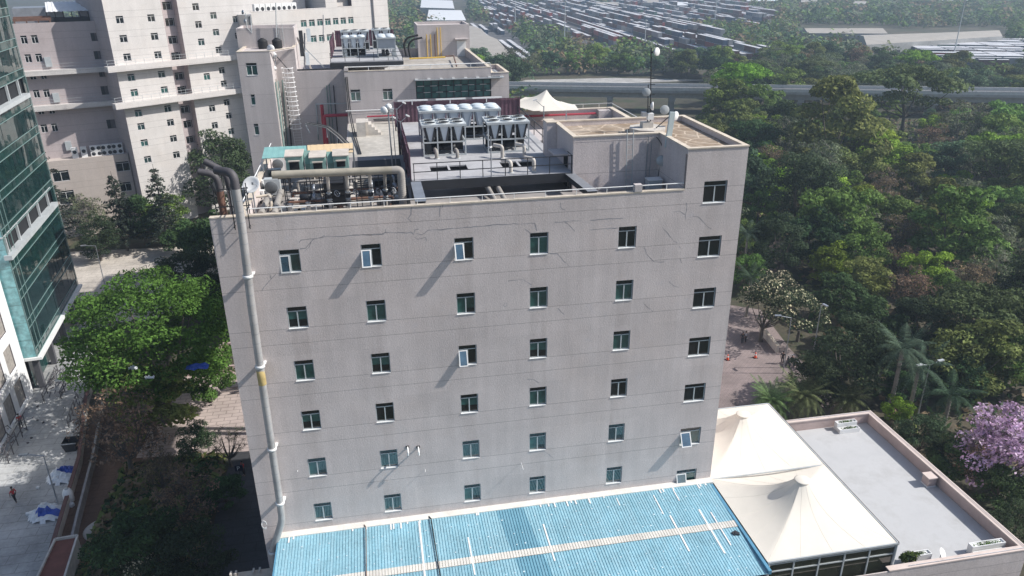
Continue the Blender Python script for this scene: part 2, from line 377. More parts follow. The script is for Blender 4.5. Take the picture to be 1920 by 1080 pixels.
# sealed cracks: dark grey ribbons laid 4 mm proud of the plaster (photo traced on the facade plane)
Z1 = lambda p: (380+p[0]/4, 290+p[1]/4)
Z2 = lambda p: (660+p[0]/4.155, 380+p[1]/4.155)
Z3 = lambda p: (1060+p[0]/4.153, 380+p[1]/4.153)
Z5 = lambda p: (820+p[0]/4.153, 680+p[1]/4.153)
cr = [(Z1, [(722,660),(738,640),(800,632),(870,625),(930,612),(1060,612),(1140,603),(1360,596)], 1.2), (Z1, [(730,706),(772,702),(800,668),(835,630)], 1.3), (Z1, [(770,720),(800,690),(812,655)], 1.), (Z1, [(880,625),(915,604)], 1.2),
 (Z1, [(445,1018),(480,970),(515,930),(548,897)], 1.1), (Z1, [(505,905),(515,930)], 1),
 (Z2, [(0,252),(110,250),(230,243),(262,232),(380,232),(430,236),(460,228),(475,240)], 1.3), (Z2, [(262,232),(260,205)], 1), (Z2, [(480,250),(490,212),(520,205)], 1), (Z2, [(487,268),(510,285),(575,268),(580,300)], 1.1), (Z2, [(500,240),(545,250),(570,235),(590,215)], 1.2),
 (Z2, [(590,215),(720,207),(830,198),(960,185),(1140,170),(1425,160),(1440,220)], 1.3), (Z2, [(462,35),(460,90),(435,125),(465,148)], 1.2), (Z2, [(688,25),(684,112)], 1.), (Z2, [(710,15),(700,42)], 1), (Z2, [(598,578),(625,545),(660,512),(690,475)], 1.), (Z2, [(1345,203),(1390,236)], 1.1), (Z2, [(1215,610),(1260,605),(1335,600),(1400,640)], 1.1), (Z2, [(1540,395),(1600,397),(1630,430),(1662,468)], 1.2), (Z2, [(1605,822),(1655,872)], 1), (Z2, [(1625,0),(1622,30),(1640,50),(1662,58)], 1.),
 (Z2, [(1180,800),(1190,780),(1208,785),(1205,803),(1190,812),(1180,800)], 1), (Z2, [(1580,152),(1662,148)], 1.3),
 (Z3, [(0,148),(125,140)], 1.2), (Z3, [(195,137),(350,124),(450,120)], 1.3), (Z3, [(190,213),(412,196)], 1.3), (Z3, [(0,150),(40,185),(75,223)], 1), (Z3, [(615,348),(630,395),(690,460),(770,460)], 1.2), (Z3, [(755,192),(800,240),(845,300),(872,312)], 1), (Z3, [(840,72),(890,65),(935,98),(938,132)], 1.2), (Z3, [(942,0),(944,60),(935,98)], 1.1), (Z3, [(990,105),(1035,110),(1080,155),(1105,185),(1138,205)], 1.), (Z3, [(0,460),(40,500)], 1), (Z3, [(805,612),(850,650),(885,658)], .9), (Z3, [(608,780),(682,848)], .9), (Z3, [(885,335),(895,352)], 1), (Z3, [(895,437),(905,470)], 1),
 (Z5, [(700,128),(750,132),(790,158)], .9), (Z5, [(830,690),(870,715),(905,745)], 1)]
m_seal = mat("crack_sealant", (.29, .28, .295), var=.35)
for fn, pts, wd in cr:
    P = []; cm = MB()
    for p in pts: q = hy(*fn(p), 0); P.append(Vector((q[0], 0, q[2])))
    Q = [P[0]]
    for i in range(1, len(P)):
        n = max(1, int((P[i]-P[i-1]).length/.22))
        for j in range(1, n+1):
            s_ = P[i-1].lerp(P[i], j/n); 
            if j < n: s_ += Vector((random.uniform(-.02, .02), 0, random.uniform(-.025, .025)))
            Q.append(s_)
    L, R_ = [], []
    for i, p in enumerate(Q):
        dv = (Q[min(i+1, len(Q)-1)]-Q[max(i-1, 0)]).normalized(); n_ = Vector((-dv.z, 0, dv.x))*(.014*wd*random.uniform(.4, 1.5))
        L.append((p.x+n_.x, -.004, p.z+n_.z)); R_.append((p.x-n_.x, -.004, p.z-n_.z))
    k = len(Q); cm.add(L+R_, [(i, i+1, k+i+1, k+i) for i in range(k-1)]); cm.build('sealed_crack', m_seal, ob)
# white parapet railing
r = MB(); z = 2.52
for a, q in (((1.98, .12, z), (24.6, .12, z)), ((25.1, .12, z), (27.8, .12, z)), ((1.62, .4, 2.55), (1.62, 17.1, 2.55))): r.tube([a, q], .035, 6)
for x in np.arange(2.0, 27.9, 1.9): r.box(x-.02, x+.02, .1, .14, FT+.09, z)
for y in np.arange(.6, 17, 2.6): r.box(1.6, 1.64, y-.02, y+.02, 2.07, 2.55)
r.build('parapet_rail', m_white, ob)
MB().box(24.62, 25.08, -.05, .32, FT+.095, 2.62).build('parapet_post', m_stu, ob)
# little vent elbows and rods sticking out of the facade
for u, v in ((764, 838), (784, 838)):
    p = hy(u, v, -.0); m = MB().box(p[0]-.11, p[0]+.11, -.03, -.004, p[2]-.1, p[2]+.1, 1); m.tube(elbow([(p[0], 0, p[2]), (p[0], -.55, p[2]), (p[0], -.55, p[2]-.28)], .12), .055, 8, 0); m.build('vent_elbow', [m_white, m_hole], ob)
for u, v, L in ((977, 868, .78), (797, 880, .3), (558, 882, .15)):
    p = hy(u, v, 0); MB().tube([(p[0], 0, p[2]), (p[0], -L, p[2])], .018, 6).build('stub_rod', m_white, ob)

# ------------------------------------------------------------------ flue and ducts at the left edge
fl = thing('exhaust_duct', 'tall silver exhaust duct clamped up the left edge of the facade, bending at the roof', 'duct', (1.5, -.6, -22.5))
DP = [(.50, -.6, -22.5), (.52, -.6, -20.9), (1.43, -.6, -18.5), (1.46, -.6, -17.4), (1.53, -.6, -9), (1.62, -.6, -3), (1.78, -.6, 1.9), (1.76, -.6, 3.9)]
seams = MB().tube(elbow(DP, .45), .235, 14)
MB().tube(elbow([(1.76, -.6, 3.88), (1.72, -.45, 4.75), (.75, .1, 4.8)], .75, 8), .235, 14).build('top_elbow', m_soot, fl)
for k in range(34):
    zz = -17.2 + k*.62; i = np.interp(zz, [-17.4, -9, -3, 1.9, 3.9], [1.46, 1.53, 1.62, 1.78, 1.76]); seams.lathe([(.237, -.015), (.243, 0), (.237, .015)], (i, -.6, zz), n=14, mi=1)
seams.build('duct_pipe', [m_duct, m_steel], fl)
for zz, c_ in ((-1.2, m_cop), (-7.0, m_cop), (-12.9, m_white), (-17.1, m_white), (-21.0, m_white)):
    i = np.interp(zz, [-21.2, -20.9, -18.5, -17.4, -9, -3, 1.9, 3.9], [.5, .52, 1.43, 1.46, 1.53, 1.62, 1.78, 1.76])
    m = MB().lathe([(.24, -.09), (.29, -.08), (.29, .08), (.24, .09)], (i, -.6, zz), n=14); m.box(i-.03, i+.32, -.4, -.002, zz-.03, zz+.03); m.build('collar', m_white, fl)
MB().lathe([(.239, -.5), (.245, -.49), (.245, .49), (.239, .5)], (1.545, -.6, -7.75), n=14).build('yellow_band', mat("aged_wrap", (.50, .38, .16), var=.25), fl)
for j, (x, y, tip) in enumerate(((.62, .95, (-.35, 1.0, 4.55)), (1.12, 1.25, (-.05, 1.5, 5.0)))):
    f2 = thing('exhaust_flue', ['rusty brown flue pipe behind the silver duct with sooty bent tip', 'dark sooty flue pipe with upswept tip, rearmost beside the silver duct'][j], 'flue', (x, y, 1.0))
    MB().tube([(x, y, -6), (x, y, 3.4)], .2, 12).build('flue_pipe', [m_rust, m_steel][j], f2)
    MB().tube(elbow([(x, y, 3.38), (x-.05, y, 4.35), tip], .5), .19, 12).build('flue_elbow', m_soot, f2)
f2 = thing('flue_scaffold', 'dark steel frame of thin poles holding the flues at the parapet corner', 'frame', (1.3, .6, 1.0))
m = MB()
for x, y in ((.35, .5), (1.32, .5), (1.45, .75), (2.1, .55), (2.15, -.35), (1.35, -.33)): m.bar((x, y, 1.5 if y < 0 else -1), (x, y, 3.9), .05)
for zz in (1.6, 2.6, 3.6): m.bar((.3, .5, zz), (2.2, .55, zz), .045); m.bar((2.13, -.4, zz), (2.13, .7, zz), .045); m.bar((1.33, -.4, zz+.05), (1.33, .8, zz+.05), .045)
m.build('frame', m_dark, f2)

# ------------------------------------------------------------------ rooftop plant, front left
ZR = 1.0
m_grille = mat('grey_grille', (.12, .13, .14), rough=.6, var=.2)
def acunit(label, u, v, w=.85, d=.35, h=.7, rz=0, z=ZR, grp='outdoor air conditioner units on the office roof'):
    p = hz(u, v, z); o = thing('condenser_unit', label, 'air conditioner', (p[0], p[1], z), grp, rz, True)
    MB().box(-w/2, w/2, -d/2, d/2, .08, h).box(-w/2+.05, -w/2+.12, -d/2, d/2, 0, .08).box(w/2-.12, w/2-.05, -d/2, d/2, 0, .08).build('casing', m_white if d < .5 else m_wgrey, o)
    m = MB(); R = Matrix.Rotation(PI/2, 3, 'X'); k = 2 if h > 1.3 else 1
    for i in range(k):
        m.lathe([(h*.36/k, 0), (h*.34/k, .03), (.03, .02), (.0, .02)], (-.08*w, -d/2-.001, .08+(h-.08)*(i+.5)/k), R, 16)
    m.build('fan_grille', m_grille, o); return o
acunit('white slim air conditioner unit standing nearest the silver duct on the parapet corner', 468, 398, .5, .4, .75, .1)
acunit('white upright air conditioner unit beside the satellite dish on the roof corner', 466, 376, .55, .45, .95, .1)
acunit('narrow white air conditioner unit right of the satellite dish', 491, 362, .4, .4, .9, -.1)
acunit('small white air conditioner unit below the satellite dish', 488, 372, .55, .35, .55, .0)
acunit('large grey box air conditioner with round fan behind the lagged pipes', 514, 366, 1.0, .6, 1.15, .0)
acunit('white air conditioner unit standing left of the green coolers', 524, 322, .75, .4, 1.1, .1)
acunit('low white air conditioner unit at the left end of the long lagged pipe', 516, 336, .95, .5, .75, .0)
# satellite dish
def dish(m, c, n, R, mi=0, depth=.18, seg=18):
    q = Vector(n).normalized().to_track_quat('Z', 'Y').to_matrix()
    m.lathe([(0.001, 0), (R*.35, depth*R*.15), (R*.7, depth*R*.55), (R, depth*R*1.1), (R*1.02, depth*R*1.05), (R*.7, depth*R*.5), (0.001, -.03)], c, q, seg, mi)
    return q
p = hy(472, 347, 1.6); o = thing('satellite_dish', 'white round satellite dish behind the left parapet corner of the office roof', 'satellite dish', (p[0], p[1], ZR))
m = MB(); dish(m, p, (-.25, -.8, .6), .5); m.build('reflector', m_white, o)
m = MB().tube([(p[0], p[1], ZR), (p[0], p[1], p[2]-.05)], .04, 8); m.tube([(p[0]+.4, p[1]-.05, p[2]-.1), (p[0]+.15, p[1]-.6, p[2]+.25)], .015, 5); m.build('mast', m_steel, o)
MB().cbox((p[0]+.15, p[1]-.6, p[2]+.25), (.1, .1, .14)).build('feed_horn', m_steel, o)
# header pipe
hp = thing('header_pipe', 'long fat lagged pipe running across the front roof and elbowing down at its right end', 'pipe', (10.6, 3.4, ZR))
a = hy(510, 328, 3.4); c_ = hy(735, 319, 3.4); e = hy(752, 330, 3.4)
MB().tube([a, c_], .235, 14).build('lagged_run', m_beigep, hp)
MB().tube(elbow([c_, (e[0], 3.4, c_[2]), (e[0], 3.4, ZR)], .42, 8), .24, 14).build('lagged_elbow', m_greyp, hp)
m = MB()
for zz in np.arange(1.35, 3.0, .13): m.lathe([(.243, -.02), (.262, 0), (.243, .02)], (e[0], 3.4, zz), n=14)
m.build('lagging_band', m_greyp, hp)
for x in np.arange(a[0]+.6, c_[0], 2.1): m = MB(); m.box(x-.03, x+.03, 3.37, 3.43, ZR, a[2]-.23); m.box(x-.3, x+.3, 3.35, 3.45, a[2]-.27, a[2]-.232); m.build('pipe_stand', m_dark, hp)
hz_head = a[2]
RL = ['first from the left', 'second from the left', 'third from the left', 'rightmost']
for j, u in enumerate((620, 655, 697, 724)):
    p = hz(u, [392, 389, 386, 382][j], ZR); x, y = p[0], 4.15; o = thing('valve_riser', 'pale valve riser under the long lagged pipe, %s of the four' % RL[j], 'pipe valve', (x, y, ZR), 'valve risers under the header pipe')
    MB().tube(elbow([(x, y, ZR), (x, y, 2.0), (x+.02, y-.1, 2.5), (x+.03, 3.6, hz_head-.15)], .2), .1, 10).build('riser', m_pad if j < 3 else m_greyp, o)
    m = MB()
    for zz in (1.45, 1.62, 2.05): m.lathe([(.1, -.025), (.17, -.025), (.17, .025), (.1, .025)], (x, y, zz), n=14)
    m.build('flange', m_wgrey, o)
    m = MB().lathe([(.14, -.12), (.17, 0), (.14, .12)], (x, y, 1.83), n=12); m.bar((x, y-.05, 1.85), (x+.5, y-.25, 2.05), .06); m.build('valve_body', m_dark, o)
    q = Vector((.6, -.5, .5)).to_track_quat('Z', 'Y').to_matrix(); pts = [Vector((x+.5, y-.25, 2.05)) + q @ Vector((.2*math.cos(i*PI/6), .2*math.sin(i*PI/6), 0)) for i in range(13)]
    m = MB().tube(pts, .022, 5); m.bar(pts[0], pts[6], .02); m.bar(pts[3], pts[9], .02); m.build('handwheel', m_steel, o)
for j, (u, v) in enumerate(((545, 400), (580, 397))):
    p = hz(u, v, ZR); o = MB().tube([(p[0], p[1], ZR), (p[0], p[1], 1.55)], .12, 10); o.lathe([(.12, 0), (.17, .01), (.17, .05), (.0, .05)], (p[0], p[1], 1.55), n=12)
    tag(o.build('pipe_stub', m_pad), ['short capped pale pipe stub behind the parapet, left of the pair', 'short capped pale pipe stub behind the parapet, right of the pair'][j], 'pipe')
for j, (pa, pb) in enumerate((((489, 402), (503, 366)), ((514, 402), (526, 358)))):
    p, q = hz(*pa, 1.3), hz(*pb, 1.5); m = MB().tube([p, (q[0], q[1], 1.45), (q[0], q[1]+.5, 1.0)], .2, 12); o = m.build('lagged_pipe', m_greyp)
    tag(o, ['fat grey lagged pipe at the roof corner, nearer the silver duct', 'fat grey lagged pipe at the roof corner, behind the cream bent pipe'][j], 'pipe')
P = [hz(480, 369, 2.0), hz(505, 366, 2.0), hz(509, 378, 1.9), hz(507, 396, 1.3)]
tag(MB().tube(elbow(P, .25), .085, 10).build('bent_pipe', m_cop), 'slim cream pipe bent over the two fat grey pipes at the roof corner', 'pipe')
# pumps, plinths, racks
def pump(x, y, label, rz=0):
    o = thing('pump_set', label, 'pump', (x, y, ZR), 'pump sets on the front roof', rz, True)
    MB().box(-.8, .8, -.45, .45, 0, .22).build('plinth', m_pad, o)
    R = Matrix.Rotation(PI/2, 3, 'Y'); m = MB().lathe([(0, -.55), (.2, -.55), (.22, -.1), (.22, .1), (.12, .12), (.0, .12)], (.1, 0, .52), R, 14); m.box(-.35, .1, -.15, .15, .22, .36); m.build('motor', m_dark, o)
    m = MB().lathe([(0, -.1), (.26, -.1), (.28, 0), (.26, .1), (0, .1)], (.45, 0, .5), R, 14); m.tube(elbow([(.45, 0, .6), (.45, 0, 1.15), (.45, .5, 1.15)], .15), .08, 8); m.build('volute', m_steel, o)
pump(4.9, 5.3, 'dark pump on pale plinth left of the black water tank bay'); pump(8.5, 5.5, 'dark pump on pale plinth behind the second valve riser'); pump(10.0, 6.6, 'dark pump set right of the others in the roof shade', .4); pump(6.9, 8.0, 'dark pump on pale plinth in front of the middle green cooler', .2)
for j, (x0, x1, y0, y1) in enumerate(((3.9, 5.9, 4.4, 7.2), (7.4, 9.0, 4.6, 7.0), (5.3, 7.1, 6.9, 8.3), (9.3, 10.3, 5.2, 7.6))):
    m = MB().box(x0, x1, y0, y1, ZR, ZR+.14); m.box(x0+.15, x0+.5, y0+.2, y1-.1, ZR+.142, ZR+.25); m.box(x0+.7, x1-.2, y1-.7, y1-.2, ZR+.142, ZR+.34)
    tag(m.build('equipment_plinth', m_pad), ['stepped concrete plinth behind the left pipe stubs', 'stepped concrete plinth behind the middle valve risers', 'stepped concrete plinth in front of the green coolers', 'stepped concrete plinth at the right end of the pump yard'][j], 'plinth')
for j, (x0, y0, x1, h) in enumerate(((6.0, 4.7, 7.3, 1.5), (9.15, 7.6, 11.0, .7))):
    m = MB().box(x0, x1, y0, y0+1.6, ZR, ZR+h); [m.box(x0-.02, x1+.02, y0-.03, y0+1.63, ZR+h*k/4-.03, ZR+h*k/4+.02) for k in (1, 2, 3, 4)]
    tag(m.build('water_tank', m_black), ['black ribbed box tank behind the first valve riser', 'low black box at the right end of the pump yard'][j], 'tank')
o = thing('pipe_rack', 'thin dark steel rack of posts and rails around the roof pumps', 'rack', (6, 5, ZR)); m = MB()
for x in (3.85, 5.1, 6.0, 7.3, 8.3, 9.4, 10.2):
    for y in (3.9, 6.2): m.box(x-.025, x+.025, y-.025, y+.025, ZR, 3.4 if y < 5 else 2.9)
for y in (3.9, 6.2):
    for zz in (1.5, 2.3, 2.9): m.bar((3.8, y, zz), (10.3, y, zz), .04)
m.build('rack_frame', m_dark, o)
m = MB()
for k in range(9):
    y = 7.2+k*.35; m.tube(elbow([(8.0, y, 1.2+.05*k), (9.6+.1*k, y+.1, 1.25+.05*k), (10.6, y+.5, 1.2), (10.8, y+.5, 1.02)], .2), .045, 6)
m.build('pipe', m_greyp, o)
# green coolers under coloured sheets
for j, (u0, u1, v0, v1) in enumerate(((537, 566, 290, 321), (582, 609, 292, 319), (626, 652, 289, 315))):
    y = 8.6; p0, p1 = hy(u0, v1, y), hy(u1, v0, y); x0, x1, z0, z1 = p0[0], p1[0], p0[2]-.05, p1[2]
    o = thing('evaporative_cooler', ['green boxy cooler with dark duct mouth, left of the three under the sheets', 'green boxy cooler with dark duct mouth, middle of the three', 'green boxy cooler with dark duct mouth, right of the three, under the tan sheet'][j], 'cooler', ((x0+x1)/2, y, ZR), 'green coolers on the front roof')
    c_ = .12; m = MB(); V = [(x0, y, z0), (x1, y, z0), (x1-c_*.3, y+.05, z1-.12), (x0+c_*.3, y+.05, z1-.12), (x0, y+1.3, z0), (x1, y+1.3, z0), (x1, y+1.3, z1), (x0, y+1.3, z1)]
    m.add(V, [(0,1,2,3),(4,7,6,5),(0,4,5,1),(1,5,6,2),(0,3,7,4),(3,2,6,7)]); m.build('casing', m_cool, o)
    m = MB(); m.add([(x0-.03, y-.02, z1-.12), (x1+.03, y-.02, z1-.12), (x1+.06, y+1.35, z1+.03), (x0-.06, y+1.35, z1+.03)]+[(x0-.03, y-.02, z1-.06), (x1+.03, y-.02, z1-.06), (x1+.06, y+1.35, z1+.09), (x0-.06, y+1.35, z1+.09)], [(0,3,2,1),(4,5,6,7),(0,1,5,4),(1,2,6,5),(2,3,7,6),(3,0,4,7)]); m.build('cover', m_coolt, o)
    q = .22*(x1-x0); MB().box(x0+q, x1-q, y-.03, y-.004, z0+.12, z1-.42).build('duct_mouth', m_hole, o)
    m = MB(); m.box(x0+q-.05, x1-q+.05, y-.16, y-.003, z1-.42, z1-.35); m.build('hood', m_coolt, o)
    [MB().box(xx-.03, xx+.03, yy-.03, yy+.03, ZR, z0).build('leg', m_dark, o) for xx in (x0+.05, x1-.05) for yy in (y+.06, y+1.2)]
    if j < 2:
        xa, xb = x1+.08, hy((582, 626)[j], 300, y)[0]-.08
        m = MB().add([(xa, y+.5, z0+.35), (xb, y+.5, z0+.35), (xb+.03, y+1.1, z1+.02), (xa-.03, y+1.1, z1+.02)], [(0,1,2,3)]); m.box(xa, xb, y+.52, y+1.1, z0-.1, z0+.34); m.build('link_duct', m_cool, o)
def sheetthing(nm, px, z, mt, lab, dz=.12):
    P = [hz(u, v, z) for u, v in px]; P[2][2] += .3; P[3][2] += .3; o = thing(nm, lab, 'sheet roof', (P[0][0], P[0][1], ZR))
    n = 14; m = MB()
    for i in range(n):
        a0, a1 = i/n, (i+1)/n; lo0, lo1 = P[0]*(1-a0)+P[1]*a0, P[0]*(1-a1)+P[1]*a1; hi0, hi1 = P[3]*(1-a0)+P[2]*a0, P[3]*(1-a1)+P[2]*a1; q = np.array((0, 0, .010 if i % 2 else 0))
        m.add([lo0+q, lo1+q, hi1+q, hi0+q, lo0+q-(0,0,.05), lo1+q-(0,0,.05), hi1+q-(0,0,.05), hi0+q-(0,0,.05)], [(0,1,2,3),(7,6,5,4),(0,4,5,1),(1,5,6,2),(2,6,7,3),(3,7,4,0)])
    m.build('roof_sheet', mt, o); [MB().box(p[0]-.04, p[0]+.04, p[1]-.04, p[1]+.04, ZR, p[2]-.06).build('post', m_steel, o) for p in P]
sheetthing('sheet_canopy', [(491, 297), (576, 292), (575, 281), (497, 284)], 3.0, m_turq, 'turquoise metal sheet canopy over the left end of the roof plant')
sheetthing('sheet_canopy', [(577, 289), (662, 285), (662, 276), (577, 280)], 3.05, m_tan, 'tan metal sheet canopy beside the turquoise one')
# clutter on the left roof edge
m = MB()
for k in range(34):
    x, y = random.uniform(1.95, 3.0), random.uniform(5, 12.5); m.cbox((x, y, ZR+.1), (random.uniform(.2, .6), random.uniform(.15, .5), random.uniform(.08, .3)), random.uniform(0, 3), random.choice((0, 0, 1)))
o = m.build('roof_rubble', [m_pad, m_dark]); tag(o, 'heap of pale rubble and scrap along the left roof parapet', 'rubble'); o['kind'] = 'stuff'
# ------------------------------------------------------------------ chiller deck on the roof
ZD = 2.3
dk = thing('equipment_deck', 'grey steel equipment deck carrying the chillers above the front roof', 'platform', (16.8, 12, ZR))
m = MB()
for q in ((11.5,22,4.9,7.2),(11.5,12.9,7.2,8.7),(14.08,14.22,7.2,8.7),(15.4,17.75,7.2,8.7),(18.9,19.04,7.2,8.7),(20.15,22,7.2,8.7),(11.5,22,8.7,25)): m.box(*q, ZD-.1, ZD)
for a, b_ in (((12.9, 15.4), 8.45), ((17.75, 20.15), 8.69)): m.box(a[0]+.002, a[1]-.002, b_, 8.698, ZD-.1, ZD-.004)
m.build('deck_plate', m_deck, dk)
m = MB(); m.box(11.5, 22, 4.84, 4.98, ZD-.62, ZD-.02)
for y in (9, 13, 17, 21, 24.8): m.box(11.5, 22, y, y+.2, ZD-.5, ZD-.102)
for x in (11.52, 16.8, 21.9):
    for y in (5.1, 12, 18, 24): m.box(x-.1, x+.1, y-.1, y+.1, (ZR if y < 17.8 else -2.4), ZD-.5)
m.box(11.45, 12.0, .5, 4.83, ZD-.45, ZD-.06); m.add([(21.55,4.83,ZD-.45),(22.1,4.83,ZD-.45),(22.4,.5,ZD-.45),(21.85,.5,ZD-.45),(21.55,4.83,ZD-.06),(22.1,4.83,ZD-.06),(22.4,.5,ZD-.06),(21.85,.5,ZD-.06)], [(0,3,2,1),(4,5,6,7),(0,1,5,4),(1,2,6,5),(2,3,7,6),(3,0,4,7)])
m.build('beam', m_dark, dk)
MB().box(11.4, 12.05, .45, 4.85, ZD-.058, ZD-.03).build('beam_flange', m_steel, dk); m = MB(); m.add([(21.5,4.83,ZD-.05),(22.15,4.83,ZD-.05),(22.45,.45,ZD-.05),(21.8,.45,ZD-.05)], [(0,3,2,1)]); m.build('beam_flange', m_steel, dk)
m = MB()
for zz in (ZD+.55, ZD+1.1): m.bar((11.6, 4.95, zz), (22.0, 4.95, zz), .05)
for x in np.linspace(11.65, 21.95, 8): m.box(x-.025, x+.025, 4.92, 4.97, ZD, ZD+1.1)
m.bar((22.0, 4.95, ZD+1.1), (22.0, 6.2, ZD+1.1), .05)
for y in (14, 17, 20, 24): m.box(22.0, 22.05, y, y+.05, ZD, ZD+1.1)
for zz in (ZD+.55, ZD+1.1): m.bar((22.02, 11, zz), (22.02, 24, zz), .05)
m.build('deck_railing', m_dark, dk)
for j, (p, q) in enumerate((((912, 347), (926, 372)), ((930, 345), (945, 372)))):
    a, e = hz(*p, 1.6), hz(*q, 1.3); tag(MB().tube([a+np.array((0, 1.2, 0)), a, e, e+(e-a)*.4], .17, 10).build('lagged_pipe', m_greyp), ['lagged pipe sloping out from under the deck towards the parapet, left one', 'lagged pipe sloping out from under the deck towards the parapet, right one'][j], 'pipe')
def fence(name, label, p, q, z0, z1, mt, post=2.2):
    o = thing(name, label, 'fence', (p[0], p[1], z0)); p, q = Vector((*p, 0)), Vector((*q, 0)); L = (q-p).length; d = (q-p)/L; n = Vector((-d.y, d.x, 0)); k = int(L/.18); m = MB()
    for i in range(k):
        a, b_ = p+d*(L*i/k), p+d*(L*(i+1)/k); o0 = n*(.03 if i % 2 else -.03)
        m.quad(a+o0+Vector((0,0,z0)), b_+o0+Vector((0,0,z0)), b_+o0+Vector((0,0,z1)), a+o0+Vector((0,0,z1))); o1 = n*(-.03 if i % 2 else .03)
        m.quad(b_+o0+Vector((0,0,z0)), b_+o1+Vector((0,0,z0)), b_+o1+Vector((0,0,z1)), b_+o0+Vector((0,0,z1)))
    m.build('sheet_panel', mt, o); m = MB(); s = 0
    while s <= L+.01: c = p+d*s+n*(-.09); m.box(c.x-.05, c.x+.05, c.y-.05, c.y+.05, z0-.3, z1+.05); s += post
    m.bar(p+n*(-.09)+Vector((0,0,z1-.1)), q+n*(-.09)+Vector((0,0,z1-.1)), .06); m.bar(p+n*(-.09)+Vector((0,0,z0+.4)), q+n*(-.09)+Vector((0,0,z0+.4)), .06)
    m.build('fence_frame', m_purple, o); return o
fence('sheet_fence', 'maroon corrugated sheet fence along the left side of the chiller deck', (11.42, 20.2), (11.45, 5.0), ZD, ZD+1.9, m_purple)
fence('sheet_fence', 'maroon sheet fence behind the long white-fanned chiller', (11.3, 24.6), (22.3, 24.6), ZD-.4, ZD+1.75, m_purple, 2.75)

# ------------------------------------------------------------------ chillers
def chiller(label, x, y, n, ml, dep, h, white, z=ZD, grp='air cooled chillers on the office deck', rz=0):
    o = thing('chiller', label, 'chiller', (x, y, z), grp, rz, True); L = n*ml; hb = h*.44; p = .09
    m = MB()
    for i in range(n+1):
        for yy in (0, dep-p): m.box(i*ml-p/2, i*ml+p/2, yy, yy+p, 0, h-.16)
    for yy in (0, dep-p):
        m.box(-p/2, L+p/2, yy-.004, yy+p+.004, -.001, .12); m.box(-p/2, L+p/2, yy-.003, yy+p+.003, hb-.05, hb+.05)
    for xx in (-p/2, L-p/2): m.box(xx-.002, xx+p+.002, p, dep-p, 0, .12); m.box(xx-.002, xx+p+.002, p, dep-p, hb-.05, hb+.05)
    m.box(-.09, L+.09, -.06, dep+.06, h-.16, h)
    m.build('frame', m_wgrey, o)
    for i in range(n):
        x0, x1 = i*ml+.08, (i+1)*ml-.08; xm = (x0+x1)/2
        for yy, s in ((.05, 1), (dep-.05, -1)):
            c = MB(); c.add([(x0+.05, yy, h-.18), (x1-.05, yy, h-.18), (xm+.16, yy+s*.06, hb+.07), (xm-.16, yy+s*.06, hb+.07)], [(0,1,2,3)])
            c.build('coil_end_plate', m_fan, o)
        for sg, xa in ((1, x0), (-1, x1)):
            c = MB(); c.add([(xa, .02, h-.18), (xa+sg*.12, .0, h-.18), (xm-sg*.08, .03, hb+.06), (xm-sg*.22, .05, hb+.06), (xa, dep-.02, h-.18), (xa+sg*.12, dep, h-.18), (xm-sg*.08, dep-.03, hb+.06), (xm-sg*.22, dep-.05, hb+.06)], [(0,1,2,3),(4,7,6,5),(0,3,7,4),(1,5,6,2)])
            c.build('coil', m_dark if not white else m_coil, o)
        for yy in (dep*.27, dep*.73):
            r = min(ml, dep/2)*.44; c = MB()
            if white: c.lathe([(r*1.08, 0), (r*1.1, .07), (r*1.0, .13), (r*.6, .17), (.001, .18)], (xm, yy, h), n=18)
            else:
                c.lathe([(r*1.05, 0), (r*1.05, .07), (r*.93, .07), (r*.9, -.08), (.001, -.08)], (xm, yy, h+.001), n=18)
            f = c.build('fan', m_fan if white else m_wgrey, o)
            if not white:
                c = MB().lathe([(r*.92, .06), (.001, .062)], (xm, yy, h-.06), n=18); c.build('fan_well', m_hole, f)
                c = MB(); [c.bar((xm+r*.95*math.cos(a), yy+r*.95*math.sin(a), h+.075), (xm-r*.95*math.cos(a), yy-r*.95*math.sin(a), h+.075), .02) for a in (0, PI/3, 2*PI/3)]; [c.tube([(xm+r*q*math.cos(a), yy+r*q*math.sin(a), h+.08) for a in np.linspace(0, 2*PI, 13)], .012, 4) for q in (.35, .65)]; c.build('fan_guard', m_dark, f)
    for i in range(max(1, n-1)):
        c = MB(); R = Matrix.Rotation(PI/2, 3, 'Y'); c.lathe([(0, -.5), (.22, -.5), (.25, -.3), (.25, .3), (.22, .5), (0, .5)], ((i+.85)*ml, dep*.45, .42), R, 12); c.tube(elbow([((i+.85)*ml, dep*.45, .6), ((i+.85)*ml, dep*.45, hb-.1), ((i+.4)*ml, dep*.45, hb-.1)], .15), .06, 6); c.build('compressor', m_dark, o)
    MB().box(.12, .55, .15, .5, .14, hb-.12).build('control_box', m_dark if not white else m_wgrey, o)
    MB().box(.05, L-.05, dep*.6, dep*.75, .14, hb-.1).build('evaporator_shell', m_black, o)
    return o
chiller('three bay chiller with open dark fans, front left on the deck', 12.78, 11.3, 3, 1.0, 2.1, 2.25, False)
chiller('three bay chiller with open dark fans, front right on the deck beside the stair tower', 17.45, 11.4, 3, .99, 2.5, 2.2, False)
chiller('long six bay chiller with white domed fans at the back of the deck', 12.95, 16.2, 6, 1.03, 2.2, 2.35, True)
